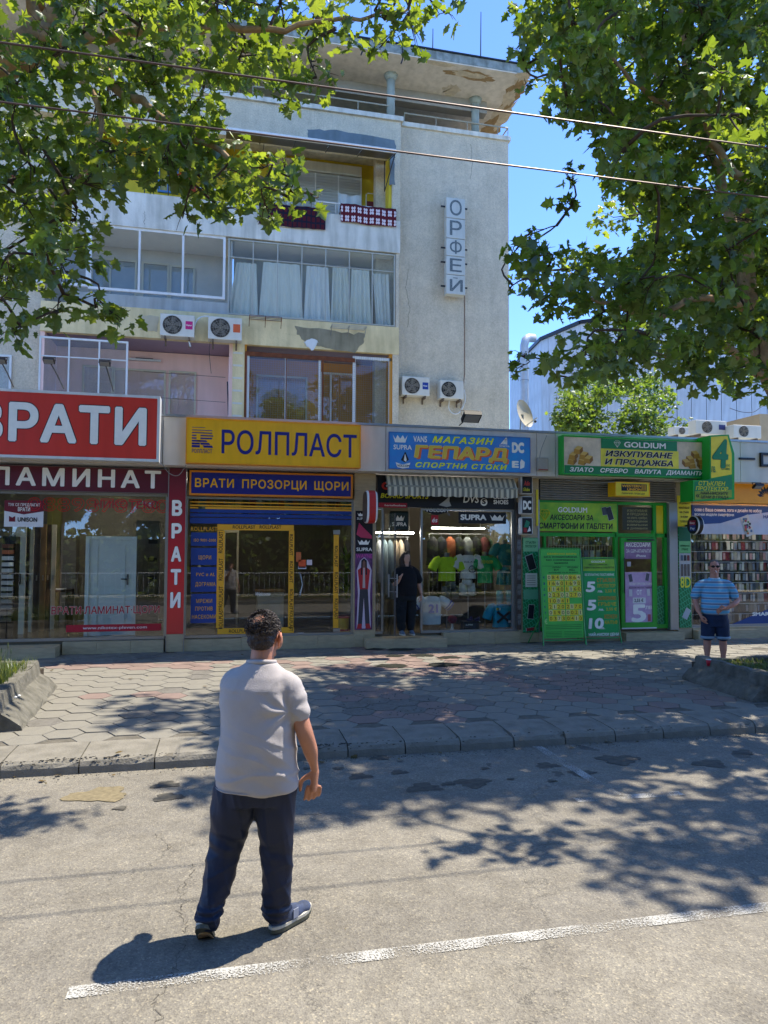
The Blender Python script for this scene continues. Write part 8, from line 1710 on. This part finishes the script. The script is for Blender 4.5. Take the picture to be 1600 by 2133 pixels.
# shoes ------------------------------------------------
UP = mat('shoe_blue_grey','2C3444',.8,.3,20,c2='465270'); SOL = mat('shoe_sole_white','B8B4A6',.6,.05); SOD = mat('shoe_sole_olive','4A4C40',.6,.05); GUM = mat('gum_sole','A8845A',.7,.06)
def shoe(parent, heel, yaw, pitch, s=1.0, gum=False):
    sh_ = bpy.data.objects.new('shoe', None); sh_.empty_display_size = .05; link(sh_, parent, heel)
    up = MB(); torso(up, [(.0,.105,.028,.040,.125),(.0,.10,.05,.041,.122),(.0,.085,.072,.038,.105),(0,.055,.092,.033,.072),(0,.03,.115,.032,.052),(0,.022,.135,.034,.048)],22,1); up.ell((0,.20,.045),(.040,.045,.03),14,8)
    u = skinned(up, 'upper', UP, sh_, .006, 4) if False else None
    me0 = up.mesh('u', UP, (0,0,0)); o = bpy.data.objects.new('upper', me0); o.modifiers.new('r','REMESH').mode = 'VOXEL'; o.modifiers['r'].voxel_size = .006; o.modifiers['r'].use_smooth_shade = True; mm_ = o.modifiers.new('s','SMOOTH'); mm_.iterations = 5; COL.objects.link(o); o.parent = sh_
    def lay(name, m, z0, z1, g=0, y0=-.03, y1=.25):
        b = MB(); b.smooth = False; n = 26; ring = []
        for k in range(n):
            a = 6.28318*k/n; y = (y0+y1)/2+(y1-y0)/2*math.sin(a); w_ = .043+g-.006*max(0,math.cos((y-.10)*22))*(1 if .02 < y < .17 else 0); ring.append((w_*math.copysign(abs(math.cos(a))**.7,math.cos(a)), y))
        rise = lambda y: .022*max(0,(y-.19)/.06)**2
        b.add([(x,y,z0+rise(y)) for x,y in ring]+[(x,y,z1+rise(y)*.7) for x,y in ring], [tuple(range(n-1,-1,-1)),tuple(range(n,2*n))]+[(k,(k+1)%n,(k+1)%n+n,k+n) for k in range(n)])
        me = b.mesh(name, m, (0,0,0)); q = bpy.data.objects.new(name, me); COL.objects.link(q); q.parent = sh_; return q
    lay('midsole', SOL, .022, .036, .002); lay('sole', SOD if not gum else SOD, .004, .0215, .003); lay('tread', GUM if gum else SOD, -.002, .0038, -.002, .05 if gum else -.02, .245)
    b = MB(); 
    for sg in (-1,1): b.box(sg*.041-.002,sg*.041+.002,.09,.125,.04,.085); 
    me = b.mesh('stripe', mat('shoe_stripe','8A90A0',.7,.1), (0,0,0)); q = bpy.data.objects.new('stripe', me); COL.objects.link(q); q.parent = sh_
    b = MB(); b.box(-.010,.010,-.034,-.028,.07,.13); me = b.mesh('heel_tab', mat('heel_tab_maroon','3A1A1C',.8,.1), (0,0,0)); q = bpy.data.objects.new('heel_tab', me); COL.objects.link(q); q.parent = sh_
    b = MB()
    for k in range(5): b.box(-.022,.022,.085+.018*k,.089+.018*k,.088-.009*k,.094-.009*k)
    me = b.mesh('laces', mat('laces','6A7080',.8,.1), (0,0,0)); q = bpy.data.objects.new('laces', me); COL.objects.link(q); q.parent = sh_
    sh_.rotation_euler = Matrix.Rotation(yaw,3,'Z').to_4x4().to_3x3().to_euler() if pitch == 0 else (Matrix.Rotation(yaw,3,'Z')@Matrix.Rotation(pitch,3,'X')).to_euler(); sh_.scale = (s*1.08,)*3
    return sh_
shoe(man, (.145,.02,.004), R(-38), 0, 1.0)
shoe(man, (-.195,-.165,.105), R(6), R(-40), 1.0, gum=True)
gpt = gp(514,1947); place(man, gpt.x, gpt.y, 0.001, -YAW, 1.0)

# ---------- man in striped shirt on the pavement (faces the viewer: local -y is front)
m2 = thing('person','man in blue striped T-shirt and denim shorts with sunglasses smoking on the pavement','person')
b = MB(); S2 = SKIN2
b.ell((0,0,1.66),(.078,.092,.105),18,14); b.ell((0,-.02,1.60),(.070,.072,.075),16,10); loft(b,[(0,.01,1.42,.075,.07),(0,.0,1.56,.068,.066)],16)
b.ell((0,-.098,1.635),(.015,.02,.026),8,6); b.ell((0,-.088,1.585),(.024,.012,.010),8,6); b.ell((0,-.075,1.55),(.030,.022,.018),8,6)
for s in (-1,1): b.ell((s*.082,.005,1.64),(.012,.02,.032),8,6); b.ell((s*.03,-.082,1.675),(.024,.012,.010),8,6); b.ell((s*.038,-.07,1.62),(.026,.02,.024),8,6)
torso(b,[(0,0,.85,.16,.11),(0,0,1.1,.17,.12),(0,0,1.35,.17,.1),(0,0,1.44,.08,.06)])
# his right arm (viewer's left) hangs, hand at the pocket; the other one bent across the belly
loft(b,[(-.21,0,1.36,.06),(-.27,.01,1.2,.054),(-.30,.0,1.08,.046),(-.285,-.05,.96,.040),(-.25,-.10,.86,.028,.024)],14); hand(b,(-.247,-.105,.85),None,(.5,-.6,0),(.35,-.15,-1),(.6,.2,0),1.05)
loft(b,[(.21,0,1.36,.06),(.29,.0,1.22,.054),(.335,-.02,1.10,.048),(.26,-.12,1.04,.042),(.14,-.185,.985,.030,.026)],14); hand(b,(.13,-.19,.98),None,(-.1,-.1,1),(-1,-.05,-.25),(-.1,.25,-.9),1.05)
for s in (-1,1): loft(b,[(s*.10,0,.8,.085),(s*.115,0,.5,.068),(s*.12,.01,.44,.062),(s*.125,.02,.32,.060),(s*.125,.02,.16,.040),(s*.125,.015,.08,.038)],14)
skinned(b,'body',S2,m2,.0075,4)
def stripe_mat():
    m = mat('striped_shirt','5EA0C0',.9,.05,bump=.2,bscale=180); n = m.node_tree; bb = n.nodes['Principled BSDF']; L = n.links.new
    tc = nod(n,'ShaderNodeTexCoord'); sx = nod(n,'ShaderNodeSeparateXYZ'); L(tc.outputs['Object'], sx.inputs[0]); a = nod(n,'ShaderNodeMath',operation='MULTIPLY'); a.inputs[1].default_value = 11.2; L(sx.outputs[2], a.inputs[0]); f = nod(n,'ShaderNodeMath',operation='FRACT'); L(a.outputs[0], f.inputs[0])
    r = nod(n,'ShaderNodeValToRGB'); r.color_ramp.interpolation = 'CONSTANT'; e = r.color_ramp.elements; e[0].color = (*lin('5AA6CC'),1); e[1].position = .45; e[1].color = (*lin('B8CCD4'),1)
    for p,c in ((.52,'62748C'),(.68,'6E8096'),(.86,'B8CCD4'),(.93,'5AA6CC')): q = e.new(p); q.color = (*lin(c),1)
    L(f.outputs[0], r.inputs[0]); L(r.outputs[0], bb.inputs['Base Color']); return m
b = MB(); torso(b,[(0,-.01,.86,.180,.150),(0,-.015,.9,.215,.172),(0,-.02,1.0,.222,.185),(0,-.015,1.12,.215,.175),(0,-.005,1.25,.215,.150),(0,0,1.36,.205,.120),(0,0,1.42,.16,.095),(0,0,1.47,.08,.075)],34,.9)
for s in (-1,1): loft(b,[(s*.12,0,1.38,.09,.08),(s*.22,0,1.34,.082),(s*.28,.005,1.24,.082,.078),(s*.305,.005,1.16,.082,.074)],18)
skinned(b,'tshirt',stripe_mat(),m2,.009,4,disp=lambda p,n: .008*N3(p,6,5,8)+.004*math.sin(p.z*40+5*N3(p,5,5,5))*max(0,1.1-p.z)*3)
bb_ = MB(); bb_.smooth = True; bb_.tube([(.083*math.cos(6.283*k/20),-.002+.078*math.sin(6.283*k/20),1.465+.012*math.sin(6.283*k/20)) for k in range(21)],.009,6,cap=False); bb_.build('collar', plain('B8CCD4'), m2)
DEN = mat('denim','1A2A44',.85,.2,14,bump=.3,bscale=140)
b = MB(); torso(b,[(0,0,.66,.19,.13),(0,0,.8,.2,.145),(0,0,.92,.19,.135)],28)
for s in (-1,1): loft(b,[(s*.10,0,.76,.10,.12),(s*.108,0,.62,.108,.115),(s*.118,0,.52,.10,.108),(s*.12,0,.50,.1,.106)],18)
skinned(b,'shorts',DEN,m2,.009,4,disp=lambda p,n: .006*N3(p,10,8,10))
for s in (-1,1):
    b = MB(); b.smooth = True; b.tube([(s*.118,0,.455),(s*.118,0,.47),(s*.118,0,.50)],[(.104,.110),(.112,.118),(.112,.118)],20); b.build('rolled_cuff', plain('7A90A0'), m2)
    b = MB(); torso(b,[(s*.13,-.05,.0,.045,.13),(s*.13,-.05,.03,.045,.125),(s*.13,-.02,.07,.038,.08),(s*.13,.02,.1,.04,.045)],16,1); b.smooth = True; b.build('shoe', M['dark'], m2)
b = MB(); b.ell((0,.018,1.685),(.084,.092,.092),18,12); ho = skinned(b,'hair',mat('grey_hair','4E4A46',.7,.4,40),m2,.007,2,disp=lambda p,n: .004*N3(p,70,70,70)); carve(ho, lambda p: p.y < -.03 and p.z < 1.735 or p.y < .0 and p.z < 1.66 or p.z < 1.60)
b = MB()
for s in (-1,1): b.ell((s*.036,-.094,1.662),(.031,.010,.021),12,8); b.box(s*.066,s*.084,-.09,.0,1.664,1.672)
b.box(-.012,.012,-.104,-.098,1.664,1.672); b.build('sunglasses', gloss_mat('sunglass_black','0A0A0C',var=0), m2)
b = MB(); b.tube([(.0,-.10,1.588),(.004,-.17,1.565)],.0055,6); b.build('cigarette', M['white'], m2)
g_ = gp(1491,1387,.15); place(m2, g_.x, g_.y, .145, -YAW*.2-R(22), 1.0)

# ---------- woman in black in the doorway
wm = thing('person','woman with long dark curly hair in black clothes standing in the open shop doorway','person')
b = MB(); SW = mat('skin_pale','B88E78',.5,.05,spec=.35)
b.ell((0,0,1.49),(.070,.086,.098),16,12); b.ell((.004,-.025,1.445),(.056,.058,.066),14,10); loft(b,[(0,.01,1.30,.06,.058),(0,.0,1.42,.052,.052)],14); b.ell((.012,-.09,1.475),(.012,.016,.02),8,6); b.ell((.01,-.082,1.43),(.018,.010,.008),8,6); b.ell((.008,-.07,1.40),(.022,.018,.014),8,6)
for s in (-1,1): b.ell((s*.028,-.076,1.515),(.02,.01,.008),8,6)
torso(b,[(0,0,.8,.17,.12),(0,0,1.1,.16,.11),(0,0,1.25,.15,.09),(0,0,1.31,.07,.05)])
loft(b,[(.18,0,1.23,.055),(.235,0,1.08,.05),(.26,-.01,.97,.044),(.285,-.03,.86,.036),(.295,-.06,.76,.024,.02)],14); hand(b,(.295,-.065,.755),None,(-.8,-.4,0),(-.1,-.15,-1),(-.7,.1,0),.92)
loft(b,[(-.18,0,1.23,.055),(-.24,-.03,1.06,.05),(-.26,-.06,.98,.044),(-.25,-.16,1.02,.036),(-.235,-.25,1.08,.024,.02)],14); hand(b,(-.235,-.255,1.085),None,(.5,.2,.6),(-.15,-.6,.6),(.5,-.5,-.2),.92)
for s in (-1,1): loft(b,[(s*.09,0,.8,.09),(s*.09,0,.4,.06),(s*.09,.01,.08,.038)],12)
skinned(b,'body',SW,wm,.0075,4)
BK = mat('black_cotton','0B0B10',.9,.2,5,bump=.2,bscale=150); CG = mat('dark_cargo','10161A',.9,.35,16)
b = MB(); torso(b,[(0,-.005,.76,.21,.165),(0,-.01,.9,.215,.175),(0,-.01,1.05,.205,.165),(0,-.01,1.17,.2,.145),(0,0,1.26,.18,.11),(0,0,1.32,.1,.075)],30,.9)
for s in (-1,1): loft(b,[(s*.12,0,1.25,.08),(s*.2,0,1.2,.075),(s*.25,-.01,1.09,.074),(s*.262,-.015,1.04,.072)],16)
skinned(b,'tshirt',BK,wm,.009,4,disp=lambda p,n: .007*N3(p,7,5,9))
b = MB(); torso(b,[(0,0,.66,.2,.14),(0,0,.8,.205,.15)],26)
for s in (-1,1): loft(b,[(s*.10,0,.72,.11,.12),(s*.105,0,.5,.1,.105),(s*.10,0,.28,.088),(s*.095,0,.13,.078)],16)
skinned(b,'cargo_trousers',CG,wm,.009,4,disp=lambda p,n: .010*N3(p,10,8,14)+.006*N3(p,20,20,30,3))
b = MB(); b.ell((-.005,.02,1.515),(.086,.092,.092),18,12); b.ell((-.075,.03,1.40),(.05,.07,.14),14,10); b.ell((-.06,.0,1.30),(.045,.06,.09),12,8); b.ell((.06,.03,1.40),(.04,.06,.13),14,10); b.ell((.08,-.03,1.28),(.045,.05,.07),12,8)
HB = mat('brown_hair','1E130D',.5,.6,20,c2='3A2618',bump=1,bscale=60)
ho = skinned(b,'hair',HB,wm,.008,1,disp=lambda p,n: .012*N3(p,26,26,26)+.008*N3(p,55,55,55,2)); carve(ho, lambda p: p.y < -.035 and 1.36 < p.z < 1.545 and abs(p.x-.008) < .06)
for s in (-1,1):
    b = MB(); torso(b,[(s*.10,-.06,.0,.042,.125),(s*.10,-.06,.025,.042,.12)],16,1); b.build('sole', SOL, wm); b = MB(); b.smooth = True; torso(b,[(s*.10,-.06,.026,.041,.118),(s*.10,-.045,.055,.038,.095),(s*.10,-.01,.09,.034,.055)],16,1); b.build('sneaker', mat('sneaker_grey','5E6A78',.8,.3,30), wm)
b = MB(); b.tube([(.293+.027*math.cos(6.283*k/12),-.05+.024*math.sin(6.283*k/12),.785) for k in range(13)],.006,5); b.build('wristband', M['black'], wm)
yW = 13.42; place(wm, X(846,yW,1250), yW, ZFL, R(8), 1.0)

# red paper cup on the planter edge
T = thing('paper_cup','red paper cup with white rim standing on the grass edge of the right planter','cup'); c_ = at(1476,1386,9.1)
T.location = (c_.x,9.1,.40); WO[T.name] = Vector((c_.x,9.1,.40)); b = MB(); b.smooth = True; b.lathe((c_.x,9.1,.40),[(.024,0),(.035,.085)],18); b.build('cup', plain('B8182A'), T); b = MB(); b.smooth = True; b.lathe((c_.x,9.1,.485),[(.036,0),(.037,.008)],18); b.build('rim', M['white'], T)
